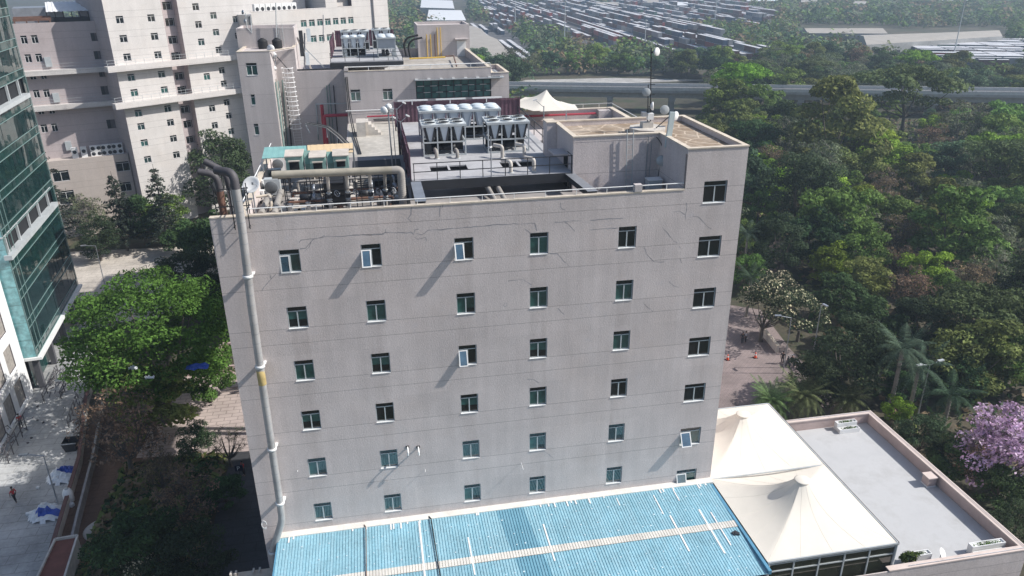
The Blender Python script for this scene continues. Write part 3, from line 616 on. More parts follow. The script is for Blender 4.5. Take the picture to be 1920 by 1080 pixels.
for j, ((u, v), h) in enumerate((((819, 298), .55), ((858, 297), .5), ((942, 297), .85), ((983, 295), .85), ((958, 324), .75), ((1001, 322), .85))):
    p = hz(u, v, ZD); o = thing('riser_pipe', ['short lagged pipe elbow at the left chiller, left one', 'short lagged pipe elbow at the left chiller, right one', 'lagged pipe elbow coming out of the right chiller, left one', 'lagged pipe elbow coming out of the right chiller, right one', 'lagged pipe elbow rising from the right deck opening, left one', 'lagged pipe elbow rising from the right deck opening, right one'][j], 'pipe', (p[0], p[1], ZD), 'lagged pipe elbows on the deck')
    MB().tube(elbow([(p[0], p[1], ZD), (p[0], p[1], ZD+h), (p[0]-(.5 if j > 1 else .05), p[1]+.6, ZD+h)], .22), .13, 10).build('lagged_elbow', m_greyp if j < 2 else m_pad, o)
    MB().lathe([(.13, 0), (.2, 0), (.2, .05), (.13, .05)], (p[0], p[1], ZD), n=12).build('flange', m_wgrey, o)
# light and antenna poles around the deck
def lamp_pole(label, base, h, heads, name='floodlight_pole', r=.04):
    o = thing(name, label, 'light pole', base); MB().tube([base, (base[0], base[1], base[2]+h)], r, 8).build('pole', m_steel, o)
    for dx, dy, dz, tl in heads:
        e = (base[0]+dx, base[1]+dy, base[2]+h+dz); m = MB().bar((base[0], base[1], base[2]+h-.1), e, .035); m.build('bracket', m_steel, o); MB().cbox(e, (.3, .16, .1), math.atan2(dy, dx) if dx or dy else 0, 0, Matrix.Rotation(tl, 3, 'Y')).build('lamp_head', m_white, o)
    return o
p = hy(921, 330, 4.98); lamp_pole('thin tall dark pole with one white lamp on the front deck railing', (p[0], 4.9, ZD), 2.6, [(-.05, .1, -.7, .4)])
p = hz(747, 262, ZD); lamp_pole('forked twin floodlight bracket at the far left corner of the deck fence', (11.2, 16.5, ZD+1.0), 1.6, [(-.5, -.1, .35, -.5), (.6, .1, .4, .5)])
lamp_pole('forked twin floodlight bracket on the left deck fence, nearer the camera', (11.3, 13.0, ZD+1.0), 1.3, [(-.45, -.1, .3, -.5), (.55, .1, .35, .5)])
p = hz(735, 292, ZR); o = thing('antenna_pole', 'slim pole with two white drum antennas left of the maroon fence', 'antenna', (p[0], 10.5, ZR)); x, y = hy(735, 292, 10.5)[0], 10.5; zt = hy(729, 203, 10.5)[2]
MB().tube([(x, y, ZR), (x-.05, y, zt)], .05, 8).build('pole', m_steel, o); MB().tube([(x+.25, y+.1, ZR), (x+.22, y+.1, zt-.4)], .03, 6).build('pole', m_steel, o)
for dx, dz, r in ((-.28, -.1, .26), (.0, .12, .2)):
    R = Vector((-.4, -.8, .1)).to_track_quat('Z', 'Y').to_matrix(); MB().lathe([(0, -.2), (r*.8, -.18), (r, 0), (r, .12), (r*.7, .2), (0, .22)], (x+dx, y-.1, zt+dz), R, 14).build('drum_antenna', m_white, o)
MB().box(x+.05, x+.3, y-.15, y+.1, zt-.25, zt).build('radio_box', m_wgrey, o)
# ladder on the stair tower
def ladder(label, x, y, z0, z1, w=.42, cage=False, rx=0, mt=None, top=.3):
    o = thing('cage_ladder' if cage else 'ladder', label, 'ladder', (x, y, z0)); m = MB(); mt = mt or m_wgrey
    for s in (0, w): m.tube([(x+s, y, z0), (x+s+rx, y, z1+top)], .03, 6)
    m.build('ladder_rail', mt, o); m = MB(); k = int((z1-z0)/.33)
    for i in range(1, k): q = i/k; m.bar((x+rx*q, y, z0+(z1-z0)*q), (x+w+rx*q, y, z0+(z1-z0)*q), .028)
    m.build('rung', mt, o)
    if cage:
        m = MB(); k = 14
        for i in range(k):
            zz = z1+top - (z1-z0)*.74*i/(k-1); q = (zz-z0)/(z1-z0)*rx; m.tube([(x+w/2+q+.68*math.cos(a), y-.3-.5*math.sin(a), zz) for a in np.linspace(-.7, PI+.7, 13)], .05, 5)
        for a in (.5, PI/2, PI-.5): m.tube([(x+w/2+rx+.68*math.cos(a), y-.3-.5*math.sin(a), z1+top), (x+w/2+.68*math.cos(a)+.3*rx, y-.3-.5*math.sin(a), z0+(z1-z0)*.3)], .022, 4)
        m.build('safety_cage', mt, o)
    return o
ladder('plain grey ladder leaning on the stair tower wall beside the mast', 25.62, 4.55, ZR, 4.7, .42, rx=-.1)
# telecom mast with dishes
o = thing('telecom_mast', 'tall thin telecom mast with dishes standing on a round pad on the stair tower roof', 'antenna mast', (27.3, 6.2, 4.32)); bx, by = hz(1214, 243, 4.45)[:2]; by = max(by, 5.6); bx = hy(1214, 240, by)[0]; o.location = (bx, by, 4.32); ROFF[o.name] = (bx, by, 4.32)
MB().lathe([(1.3, 0), (1.3, .3), (.0, .302)], (bx, by, 4.32), n=8, sm=False).box(bx-.45, bx+.3, by-.3, by+.3, 4.62, 5.0).build('pad', m_pad, o)
ztop = hy(1221, 90, by)[2]; xt = hy(1221, 92, by)[0]
m = MB().tube([(bx, by, 4.6), (xt-.05, by, ztop*.55+4.6*.45)], .035, 8); m.tube([(bx+.22, by+.05, 4.6), (xt, by, ztop)], .038, 8)
for q in (.25, .42, .55, .62): zz = 4.6+(ztop-4.6)*q; m.bar((bx-.02, by, zz), (bx+.35, by, zz), .04)
m.build('pole', m_dark, o)
MB().tube([hy(1230, 240, by-.8), hy(1262, 212, by-.8)], .035, 6).build('stay', m_dark, o)
for u, v, n, R in ((1231, 97, (.5, -.8, .1), .29), (1212, 173, (-.2, -.95, .1), .3), (1223, 199, (.95, -.4, .05), .3), (1246, 206, (-.1, -1, .1), .34), (1266, 217, (.5, -.85, .0), .32)):
    c = hy(u, v, by-.15); d = Vector(n).normalized(); m = MB(); q = d.to_track_quat('Z', 'Y').to_matrix()
    m.lathe([(0, -.14), (R*.6, -.1), (R*.92, 0), (R*.92, .07), (R*.88, .08), (0, .085)], c, q, 18); m.build('drum_dish', m_wgrey if n[0] < 0 else m_white, o); MB().bar(c, (xt if v < 120 else (bx if abs(u-1216) < 12 else c[0]), by+.02, c[2]-.05), .05).build('bracket', m_dark, o)
for u, v, s, mt in ((1219, 218, .42, m_white), (1207, 214, .3, m_steel)):
    c = hy(u, v, by-.2); MB().box(c[0]-s/2, c[0]+s/2, by-.35, by-.05, c[2]-s/2, c[2]+s/2).build('radio_box', mt, o)
o = thing('panel_antenna', 'long leaning pale panel antenna on a pole in the stair tower corner', 'antenna', (27.6, 4.2, ZR)); a, e = hy(1251, 276, 3.6), hy(1261, 210, 3.6)
d = Vector(e-a).normalized(); m = MB().bar(a, e, .34, .16); m.build('radome', mat("radome_grey", (.52, .60, .60), rough=.5, var=.08), o); MB().tube([(a[0]+.05, 3.8, ZR), (e[0]-.02, 3.8, e[2]-.2)], .045, 8).build('pole', m_dark, o)
c = hy(1240, 301, 4.0); R = Vector((-.15, -1, .1)).to_track_quat('Z', 'Y').to_matrix(); MB().lathe([(0, -.2), (.25, -.1), (.34, 0), (.34, .1), (0, .11)], c, R, 20).build('drum_dish', m_wgrey, o)
MB().tube(elbow([(c[0]-.05, 4.5, ZR), (c[0]+.15, 4.4, c[2]), (c[0]+.1, 4.3, c[2]+1.0), (c[0]-.3, 4.4, c[2]+1.5)], .3), .03, 6).build('cable', m_dark, o)
c = hy(1246, 328, 4.2); MB().lathe([(.0, 0), (.2, 0), (.2, .06), (0, .07)], c, R, 16).build('drum_dish', m_wgrey, o)
o = thing('equipment_cabinet', 'small grey white equipment cabinet at the foot of the ladder behind the parapet', 'cabinet', (27.1, 3.3, ZR)); MB().box(26.65, 27.55, 3.0, 3.7, ZR+.1, ZR+.95).build('body', m_wgrey, o); MB().box(26.6, 27.6, 2.95, 3.75, ZR+.951, ZR+1.0).build('lid', m_white, o); MB().box(26.7, 27.5, 3.05, 3.65, ZR, ZR+.099).build('plinth', m_pad, o)
o = thing('down_conductor', 'pair of thin conduits running down the shaded stair tower wall', 'pipe', (26.9, 4.6, ZR)); m = MB(); m.tube([(27.0, 4.66, ZR), (27.05, 4.66, 4.5)], .035, 6); m.tube([(27.25, 4.66, ZR), (27.3, 4.66, 4.5)], .025, 6); m.build('conduit', m_steel, o)

# ------------------------------------------------------------------ link block between the two offices
lk = thing('link_block', 'lower flat roofed block joining the two grey offices', 'building', (18, 34, G)); ZL = -2.3
m = MB(); m.box(6.5, 12.2, 22, 49.8, ZL-.45, ZL); [m.box(x-.25, x+.25, y-.25, y+.25, G, ZL-.451) for x in (7, 11.5) for y in (27, 41)]; m.build('wall', m_stu, lk); MB().box(6.6, 12.1, 22.1, 49.7, ZL+.001, ZL+.015).build('roof', mat("pale_roof_screed", (.46, .43, .38), var=.25, dirt=.35), lk)
m = MB(); m.box(6.6, 16, 49.3, 49.6, ZL-.4, ZL+1.15); m.build('parapet', m_stu, lk)
MB().tube([(6.4, 49.25, ZL+1.5), (13, 49.25, ZL+1.5)], .06, 6).build('parapet_rail', m_white, lk)
rs = thing('upper_terrace', 'terrace with beige parapet and white rail behind the stair tower', 'building', (30, 42, G)); m = MB(); TZ = -2.4; m.box(24, 38.2, 36, 47.2, G, TZ); m.box(24, 38.2, 46.8, 47.2, TZ, -1.27); m.box(37.85, 38.2, 36, 46.8, TZ, -1.27); m.box(36.2, 37.8, 45.8, 46.75, TZ, -1.35); m.build('wall', m_stu, rs)
MB().box(23.9, 38.3, 46.7, 47.3, -1.27, -1.2).box(37.75, 38.3, 35.9, 46.7, -1.269, -1.2).build('coping', m_cop, rs); m = MB(); m.tube([(24, 47, -.7), (38.05, 47, -.7), (38.05, 36, -.7)], .045, 6); [m.box(x-.02, x+.02, 46.98, 47.02, -1.2, -.7) for x in np.arange(24.5, 38, 2)]; m.build('parapet_rail', m_white, rs)
tag(MB().tube([(24, 46.4, -1.75), (36, 46.4, -1.75)], .13, 8).build('fire_main', m_red), 'thin red pipe running along the terrace parapet behind the stair tower', 'pipe')
p = hz(1014, 240, ZL); lamp_pole('bent dark lamp pole behind the right chiller', (22.35, 15, ZD), 2.6, [(-.7, .0, .5, .3)])
# small stair and red pipe run on the link roof
o = thing('roof_stair', 'small pale concrete stair on the link roof below the window wall', 'stair', (9.3, 40, ZL)); m = MB(); [m.box(8.6+.32*k, 8.6+.32*(k+1), 42, 44, ZL+.016, ZL+1.5-.3*k) for k in range(5)]; m.box(7.6, 8.58, 41.5, 44, ZL+.016, ZL+1.55); m.build('steps', m_pad, o)
m = MB(); [m.tube([(9.5, 48.6-.4*k, ZL+.35+.25*k), (17, 48.6-.4*k, ZL+.35+.25*k)], .07, 6) for k in range(2)]; tag(m.build('roof_pipe', m_dark), 'dark pipes along the low wall on the link roof', 'pipe')
tag(MB().tube([(8.8, 48.2, ZL+.95), (17.5, 48.2, ZL+.95)], .09, 8).build('fire_main', m_red), 'red pipe low along the wall of the link roof', 'pipe')

# ------------------------------------------------------------------ second office block behind
sb = thing('rear_office_block', 'second grey office block behind with green strip glazing and rooftop chillers', 'building', (10, 50, G))
def opl(lst, y, w=None):   # openings from photo corners on plane y
    out = []
    for u0, v0, u1, v1 in lst:
        a, e = hy(u0, v0, y), hy(u1, v1, y); out.append((a[0], e[0], e[2], a[2]))
    return out
wl = opl([(460, 118, 484, 141), (469, 177, 480, 197), (475, 232, 487, 253)], 50)
wr = opl([(656.5, 168, 677, 189), (717, 166.5, 737, 187)], 50); gs = (14.75, 23.8, .15, 2.35)
b = MB()
b.wall((-5, 50), (1, 0), (0, -1), 3.6, G, 6.05, [(a+5, e+5, c, d) for a, e, c, d in wl], .25, 0, 1)
b.wall((6.6, 50), (1, 0), (0, -1), 17.2, G, 3.55, [(a-6.6, e-6.6, c, d) for a, e, c, d in wr] + [(gs[0]-6.6, 17.19, gs[2], gs[3])], .25, 0, 1)
b.wall((-1.4, 54), (1, 0), (0, -1), 8.0, G, 2.9, [], .1, 0, 1)
b.box(-4.99, -1.41, 50.3, 53.99, G, 5.9); b.quad((-1.4, 50, G), (-1.4, 54, G), (-1.4, 54, 6.05), (-1.4, 50, 6.05)); b.quad((-5, 50, G), (-5, 50, 6.05), (-5, 60, 6.05), (-5, 60, G))
b.box(-4.99, 1.0, 54.01, 60, G, 5.9); b.quad((6.6, 50, G), (6.6, 50, 3.55), (6.6, 54, 3.55), (6.6, 54, G)); b.box(-4.98, 5, 54.3, 67, G, 2.5); b.box(5.01, 23.75, 54.3, 74, G, 2.501); b.box(6.61, 14.4, 50.3, 54.2, G, 2.4); b.box(14.4, 23.75, 51.2, 54.2, G, 2.4); b.box(23.81, 26.0, 50.0, 58, G, 2.4)
b.box(-1.39, 6.6, 54.02, 54.25, 2.9, 3.3); b.box(6.6, 7.05, 49.97, 50.4, 3.56, 3.95)
rim(b, [(6.62, 50.02), (23.78, 50.02), (23.78, 73.9), (6.62, 73.9)], 2.5, 3.54, .3); rim(b, [(-4.98, 50.02), (-1.42, 50.02), (1.0, 54.02), (1.0, 60), (-4.98, 60)], 5.9, 6.04, .25); rim(b, [(23.83, 50.02), (25.98, 50.02), (25.98, 58), (23.83, 58)], 2.41, 2.9, .25)
b.build('wall', [m_stu, m_reveal], sb)
MB().box(6.9, 23.5, 54.4, 73.6, 2.501, 2.515).build('roof', mat("grey_roof_felt", (.40, .37, .33), var=.25, dirt=.3), sb)
c = MB(); rim(c, [(6.58, 49.97), (23.83, 49.97), (23.83, 73.95), (6.58, 73.95)], 3.551, 3.62, .4); rim(c, [(-5.03, 49.97), (-1.37, 49.97), (1.05, 53.97), (1.05, 60), (-5.03, 60)], 6.051, 6.11, .35); rim(c, [(23.84, 49.97), (26.03, 49.97), (26.03, 58.05), (23.84, 58.05)], 2.901, 2.96, .35); c.build('coping', m_cop, sb)
for a, e, c_, d in wl: window(sb, a, c_, e-a, d-c_, 1, y0=50, style=2 if e-a > 1 else 1, sillm=m_white, fm=m_white)
for a, e, c_, d in wr: window(sb, a, c_, e-a, d-c_, 1, y0=50, sillm=m_white, fm=m_white)
sg = MB(); m = MB()
for i in range(11): x = gs[0]+.05+(gs[1]-gs[0]-.1)*i/10; m.box(x-.04, x+.04, 50.08, 50.2, gs[2], gs[3])
for k in range(4): z = gs[2]+(gs[3]-gs[2])*k/3; m.box(gs[0], gs[1], 50.085, 50.195, z-.04, z+.04)
st = m.build('strip_window', m_dark, sb); MB().box(gs[0], gs[1], 50.2, 50.22, gs[2], gs[3]).build('glass_pane', glass('bright_green_glass', (.05, .15, .135), 1.9), st)
m = MB()
for k, z in ((1, gs[2]+.73), (2, gs[2]+1.47)):
    for i in range(6): x = gs[0]+(.2 if k == 2 else .9)+1.5*i; m.box(x, x+.8, 49.98, 50.03, z-.025, z+.025)
m.build('glazing_bar', m_white, st)
m = MB(); m.box(14.6, 25.2, 48.9, 49.0, 2.42, 2.55); m.box(25.05, 25.2, 49.01, 56, 2.42, 2.55)
for x in np.arange(14.7, 25, 1.45): m.box(x, x+.35, 49.01, 49.98, 2.45, 2.52)
for y in np.arange(50, 56, .9): m.box(23.82, 25.04, y, y+.3, 2.45, 2.52)
m.build('sunshade', m_wgrey, sb); MB().box(14.6, 25.0, 49.02, 49.97, 2.36, 2.42).build('sunshade_soffit', m_dark, sb)
m = MB(); a = hy(448, 95, 56); e = hy(551, 57, 56); m.box(a[0], e[0], 56, 61, 5.9, e[2]); rim(m, [(a[0], 56), (e[0], 56), (e[0], 61), (a[0], 61)], e[2]+.001, e[2]+.35, .2); m.build('penthouse', m_stu, sb)
rr = MB(); a, e = hy(785, 108, 72), hy(880, 50, 72); rr.box(a[0], e[0], 72, 79, 2.52, e[2]); rim(rr, [(a[0], 72), (e[0], 72), (e[0], 79), (a[0], 79)], e[2], e[2]+.35, .25); rr.box(e[0]-1.9, e[0]-.6, 71.9, 71.999, 2.52, 4.7, 1); rr.box(e[0]-2.2, e[0]-.3, 71.2, 71.998, 4.9, 5.05); rr.build('machine_room', [m_stu, m_white], sb)
o = thing('gas_pipes', 'row of yellow pipes running up the rooftop machine room wall', 'pipe', (a[0], 71.8, 2.5)); 
for k, u in enumerate((800, 807, 815, 820, 826)): p = hy(u, 70, 71.85); MB().tube([(p[0], 71.85, 2.6), (p[0], 71.85, e[2]+(-.9 if k < 3 else .0))], .06, 6).build('pipe', m_yel if k != 2 else m_rust, o)
p, q = hz(768, 110, 3.0), hz(835, 107, 3.0); tag(MB().tube([p, q], .1, 8).build('gas_header', m_yel), 'horizontal yellow pipe lying on the rear roof before the machine room', 'pipe'); q2 = hz(856, 124, 2.9)
tag(MB().tube([q+np.array((0,0,.1)), q+np.array((1.2, .3, .1)), q2], .09, 8).build('roof_pipe', m_rust), 'brown pipe bending across the rear roof', 'pipe')
# recess wall pipes, caged ladder, red fire main
def vpipe(lst, y, label, mts, r=.06):
    o = thing('wall_pipes', label, 'pipe', (hy(*lst[0][0], y)[0], y, ZL))
    for k, (a, e) in enumerate(lst): p, q = hy(*a, y), hy(*e, y); MB().tube([p, q], r, 6).build('pipe', mts[k % len(mts)], o)
m_gpipe = mat("green_grey_pipe", (.20, .28, .26), rough=.6, var=.25)
o = thing('wall_pipes', 'bundle of green grey pipes on the left side wall of the recess', 'pipe', (-1.3, 52, -7))
for k, (y, z1, mt) in enumerate(((50.5, 2.6, m_gpipe), (51.1, 1.2, m_gpipe), (51.7, 2.8, m_pad), (52.3, .6, m_dark), (52.9, 2.4, m_gpipe), (53.5, 1.6, m_pad))): MB().tube([(-1.25, y, -7), (-1.25, y, z1)], .09, 6).build('pipe', mt, o)
vpipe([((537, 165), (547, 278)), ((529, 150), (541, 282))], 53.85, 'two dark pipes left of the caged ladder on the recessed wall', [m_dark, m_gpipe], .08)
vpipe([((612, 160), (622, 282)), ((617, 158), (628, 284)), ((625, 160), (636, 284)), ((593, 194), (597, 262))], 53.9, 'teal and dark pipes on the shaded right side of the recessed wall', [m_gpipe, m_gpipe, m_dark, m_gpipe])
p = hy(533, 140, 53.7); q = hy(556, 284, 53.7); ladder('white caged ladder climbing the recessed wall', p[0]+.3, 53.5, -6.5, 3.1, .95, True, -.3, m_white, .7)
o = thing('fire_main', 'thick dark red fire pipe standing at the recessed wall with a side branch', 'pipe', (3.6, 52, ZL)); a = hy(603, 195, 53); b1 = hy(608, 285, 53); MB().tube([a, (a[0]-.1, 53, -7)], .2, 10).build('riser', m_red, o); z1 = hy(608, 217, 52)[2]
MB().tube(elbow([(a[0]+.25, 52, -7), (a[0]+.2, 52, z1), (hy(663, 215, 52)[0], 52, z1)], .3), .19, 10).build('branch', m_red, o)
m = MB(); zz = hy(630, 194, 52.2)[2]; x0, x1 = hy(592, 195, 52.2)[0], hy(662, 194, 52.2)[0]; m.bar((x0, 52.2, zz), (x1, 52.2, zz), .1); m.bar((x0, 52.2, zz), (x0, 52.2, ZL), .1); m.bar((x1, 52.2, zz), (x1, 52.2, ZL), .1); tag(m.build('pipe_portal', m_wgrey), 'thin grey goalpost frame over the red fire pipe', 'frame')
o = thing('cable_tray', 'cable tray on struts swooping down from the recessed wall to the roof', 'cable tray', (4, 45, ZL)); pts = [hy(572, 232, 45), hy(595, 236, 44), hy(612, 240, 42), hy(632, 256, 38), hy(655, 280, 33)]
for k in range(4): MB().tube([p+np.array((.12*k, .25*k, .0)) for p in pts], .06, 5).build('cable', m_dark if k % 2 else m_greyp, o)
m = MB(); [m.bar(p, q, .08) for p, q in zip(pts, pts[1:])]; [m.bar(p, (p[0]+(.4 if i == 0 else 0), p[1], ZL), .08) for i, p in enumerate(pts[:4])]; m.build('tray', m_wgrey, o)
o = thing('conduit_column', 'grey conduits running down the corner pier and over the link roof', 'pipe', (6.9, 47, ZL)); m = MB(); [m.tube(elbow([(6.7+.18*k, 49.9, 3), (6.75+.18*k, 49.85, -1), (7.2+.2*k, 42, ZL+.2), (7.8+.2*k, 33, ZL+.1)], .6), .06, 6) for k in range(2)]; m.build('conduit', m_dark, o)
# rooftop of the rear block
ZS = 4.2; dk2 = thing('equipment_deck', 'grey equipment deck carrying the chillers on the rear office roof', 'platform', (9, 64, 2.5)); MB().box(4.9, 13.7, 54.4, 73, ZS-.12, ZS).build('deck_plate', m_deck, dk2); m = MB(); m.box(4.9, 13.7, 54.35, 54.45, ZS-.7, ZS-.121); [m.box(x-.1, x+.1, y-.1, y+.1, 2.5, ZS-.12) for x in (5.2, 9.5, 13.5) for y in (55, 65, 72)]; [m.bar((4.95, 54.5, ZS+q), (13.6, 54.5, ZS+q), .05) for q in (.5, 1.0)]; [m.bar((13.65, 54.5, ZS+q), (13.65, 72.8, ZS+q), .05) for q in (.5, 1.0)]; [m.box(x-.03, x+.03, 54.47, 54.53, ZS, ZS+1) for x in np.linspace(5, 13.6, 6)]; m.build('beam', m_dark, dk2)
g2 = 'chillers on the rear office roof'
chiller('small three bay chiller with white fans, left on the rear roof', 6.4, 59, 3, .95, 2.1, 2.4, True, ZS, g2); chiller('far left chiller with V shaped coils behind the small one on the rear roof', 6.2, 66, 3, 1.2, 2.2, 2.6, False, ZS, g2); chiller('end-on white chiller with white fans, right on the rear roof', 13.0, 57.5, 4, 1.05, 2.3, 2.4, True, ZS, g2, PI/2); chiller('far right chiller with V shaped coils at the back of the rear roof', 10.3, 68, 2, 1.2, 2.2, 2.6, False, ZS, g2)
fence('sheet_fence', 'maroon sheet fence at the left of the rear roof chillers', (5.0, 72.5), (5.0, 58), ZS, ZS+2.0, m_purple); fence('sheet_fence', 'maroon sheet fence at the back of the rear roof chillers', (5.2, 72.9), (13.4, 72.9), ZS, ZS+2.2, m_purple, 2.0)
o = thing('arched_duct', 'black arched pipe looping beside the rear machine room', 'duct', (15, 70, 2.5)); pts = [hy(762, 105, 68), hy(757, 82, 68), hy(764, 70, 68), hy(784, 66, 68)]; MB().tube(elbow(pts, 1.0), .14, 10).build('pipe', m_black, o); MB().tube(elbow([p+np.array((.6, .8, -.4)) for p in pts], 1.0), .14, 10).build('pipe', m_black, o)
o = thing('duct_hood', 'grey curved metal hood lying on the rear roof edge', 'duct', (13, 52.5, 2.5)); R = Matrix.Rotation(PI/2, 3, 'Y'); m = MB(); pts = [(math.cos(a)*.8, math.sin(a)*.8) for a in np.linspace(0, PI, 9)]
for i in range(8): m.quad((11.3, 52+pts[i][0], 2.9+pts[i][1]*.9), (13.6, 52+pts[i][0], 2.9+pts[i][1]*1.3), (13.6, 52+pts[i+1][0], 2.9+pts[i+1][1]*1.3), (11.3, 52+pts[i+1][0], 2.9+pts[i+1][1]*.9))
m.build('shell', m_pad, o)
# tanks, ladder, masts on the left block
for j, u in enumerate((494, 521)):
    p = hy(u, 95, 54.6); o = thing('water_tank', ['black ribbed water tank in front of the penthouse, left one', 'black ribbed water tank in front of the penthouse, right one'][j], 'water tank', (p[0], 54.8, 5.9), 'black roof tanks'); MB().lathe([(.55, 0)] + [(.55+.03*(k % 2), .1+.1*k) for k in range(9)] + [(.3, 1.1), (.0, 1.12)], (p[0], 54.8, 5.91), n=18).build('shell', m_black, o); MB().lathe([(.2, 0), (.2, .08), (0, .09)], (p[0], 54.8, 7.02), n=12).build('lid', m_black, o)
p = hy(526, 92, 55.9); ladder('short white ladder on the penthouse front', p[0], 55.9, 5.95, 8.3, .5, mt=m_wgrey)
for j, (u, v0, v1, lab) in enumerate(((519, 95, 5, 'very thin tall mast on the penthouse'), (571, 130, 62, 'lattice pole with panel antennas right of the penthouse'), (606, 80, 28, 'thin lightning rod beside the rear chillers'))):
    y = (55.5, 57, 70)[j]; a, e = hy(u, v0, y), hy(u-(2 if j == 0 else 0), v1, y); o = thing('thin_mast', lab, 'mast', a); MB().tube([a, e], .06 if j != 1 else .1, 6).build('pole', m_steel if j else m_wgrey, o)
    if j == 1:
        [MB().cbox(a*(1-q)+e*q+np.array((dx, -.3, 0)), (.45, .2, 1.5), .2).build('panel', m_fan if dx > 0 else m_dark, o) for q, dx in ((.95, .5), (.9, -.4), (.55, -.3), (.3, .35))]
        MB().bar(a+np.array((2.5, 0, 0)), a*.4+e*.6, .1).build('stay', m_wgrey, o); MB().bar(a+np.array((.8, 0, 0)), hy(557, 70, y), .2).build('stay', m_pad, o)
o = thing('antenna_pole', 'short pole with white drum antennas before the caged ladder top', 'antenna', hy(517, 132, 53)); a = hy(517, 132, 53); MB().tube([a, hy(515, 97, 53)], .06, 6).build('pole', m_steel, o); MB().bar(hy(519, 106, 53), hy(543, 133, 53), .08).build('stay', m_dark, o)
for u, v, r in ((508, 91, .45), (513, 104, .4), (514, 128, .25)): MB().lathe([(0, -.25), (r*.8, -.2), (r, 0), (r, .15), (0, .17)], hy(u, v, 52.8), Vector((-.5, -.8, .1)).to_track_quat('Z', 'Y').to_matrix(), 14).build('drum_antenna', m_white, o)
o = thing('tv_bracket', 'thin white bracket with small antennas on the penthouse corner', 'antenna', hy(467, 62, 56)); m = MB(); pp = [hy(u, v, 56) for u, v in ((460, 24), (463, 52), (472, 62), (470, 30), (463, 32))]; m.tube([pp[0], pp[1], pp[2]], .05, 5); m.tube([pp[2], pp[3], pp[4]], .05, 5); m.build('bracket', m_wgrey, o); [MB().lathe([(0, -.1), (.25, 0), (.25, .1), (0, .12)], hy(u, v, 56), Vector((-.8, -.5, .2)).to_track_quat('Z', 'Y').to_matrix(), 10).build('small_dish', m_steel, o) for u, v in ((456, 23), (460, 40))]
# more pipework, mats and gear crowding the front roof
for j, (x0, x1, y, z, mt, lab) in enumerate(((3.7, 10.2, 5.0, 1.35, m_rust, 'rusty pipe running low along the pump yard, nearer the parapet'), (3.9, 10.6, 6.6, 1.5, m_rust, 'rusty pipe running low along the pump yard, nearer the coolers'), (4.2, 9.8, 7.5, 2.0, m_greyp, 'grey pipe on stands crossing behind the pumps'))):
    tag(MB().tube(elbow([(x0, y, ZR+.02), (x0, y, z), (x1, y, z), (x1, y, ZR+.02)], .2), .09, 8).lathe([(.09, -.03), (.15, -.03), (.15, .03), (.09, .03)], ((x0+x1)/2, y, z), Matrix.Rotation(PI/2, 3, 'Y'), 12).build('plant_pipe', mt), lab, 'pipe')
rnd = random.Random(21); m = MB()
for k in range(42):
    x, y = rnd.uniform(3.4, 11.0), rnd.uniform(3.6, 11.5); s = rnd.uniform(.12, .45); m.cbox((x, y, ZR+.005+s*.35), (s, s*rnd.uniform(.5, 1.4), s*.7), rnd.uniform(0, 3), rnd.randrange(4))
o = m.build('plant_clutter', [m_pad, m_dark, m_rust, m_wgrey]); tag(o, 'jumble of small fittings and boxes among the pumps on the front roof', 'clutter'); o['kind'] = 'stuff'
m = MB(); m.box(7.6, 11.2, 8.6, 16.5, ZR+.006, ZR+.03); m.box(9.2, 11.3, 3.0, 8.5, ZR+.006, ZR+.03); tag(m.build('roof_mat', m_black), 'black waterproof sheet covering the roof left of the chiller deck', 'roof sheet')
m = MB(); [m.box(x, x+2.6, 24.42, 24.52, ZD+1.80, ZD+1.92) for x in (11.6, 14.9, 18.1)]; [m.box(x, x+.08, 24.44, 24.5, ZD+1.5, ZD+1.80) for x in (12.8, 16.1, 19.3)]; tag(m.build('light_strip', m_white), 'row of three white strip lights along the top of the rear maroon fence', 'strip light')
m = MB(); m.tube([(6.7, 50.1, 4.05), (23.7, 50.1, 4.05)], .06, 6); [m.box(x-.03, x+.03, 50.07, 50.13, 3.62, 4.05) for x in np.arange(7, 23.8, 2.4)]; m.build('parapet_rail', m_white, sb)
MB().box(-1.35, 6.55, 54.26, 54.3, 3.0, 3.5).build('dark_upstand', m_dark, sb)
# ------------------------------------------------------------------ blue corrugated roof
br = thing('corrugated_shed_roof', 'long pale blue corrugated metal roof at the foot of the facade with a white band', 'roof', (16, -4, -22))
ZT = -20.12; SL = .035
def zb(y): return ZT + SL*y*(-1 if y > -4.75 else -1)*-1
def m_blue():
    m, t, b_, pos = newmat("faded_blue_sheet")
    sx = nd(t, "ShaderNodeSeparateXYZ"); t.links.new(pos, sx.inputs[0])
    col = mulcol(t, (.27, .50, .595), ramp(t, noise(t, pos, .45, 4), .3, .7, .86, 1.16))
    st = ramp(t, noise(t, pos, 1, 3, .6, (2.6, .05, 1)), .35, .7, 0, .45); col = mixcol(t, st, col, (.42, .62, .70))
    col = mulcol(t, col, ramp(t, noise(t, pos, 5, 4, .7), .35, .7, .82, 1.08))
    # one slanting band of darker blue in the middle
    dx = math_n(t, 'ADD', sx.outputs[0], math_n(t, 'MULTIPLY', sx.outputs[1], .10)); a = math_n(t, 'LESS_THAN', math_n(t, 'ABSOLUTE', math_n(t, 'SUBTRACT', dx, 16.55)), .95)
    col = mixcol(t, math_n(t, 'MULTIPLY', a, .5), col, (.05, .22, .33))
    t.links.new(col, b_.inputs['Base Color']); b_.inputs['Roughness'].default_value = .5; b_.inputs['Specular IOR Level'].default_value = .35
    return m
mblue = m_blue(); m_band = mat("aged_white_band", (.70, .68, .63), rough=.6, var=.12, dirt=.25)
m = MB(); x0, x1 = 1.0, 31.55; n = int((x1-x0)/.19)
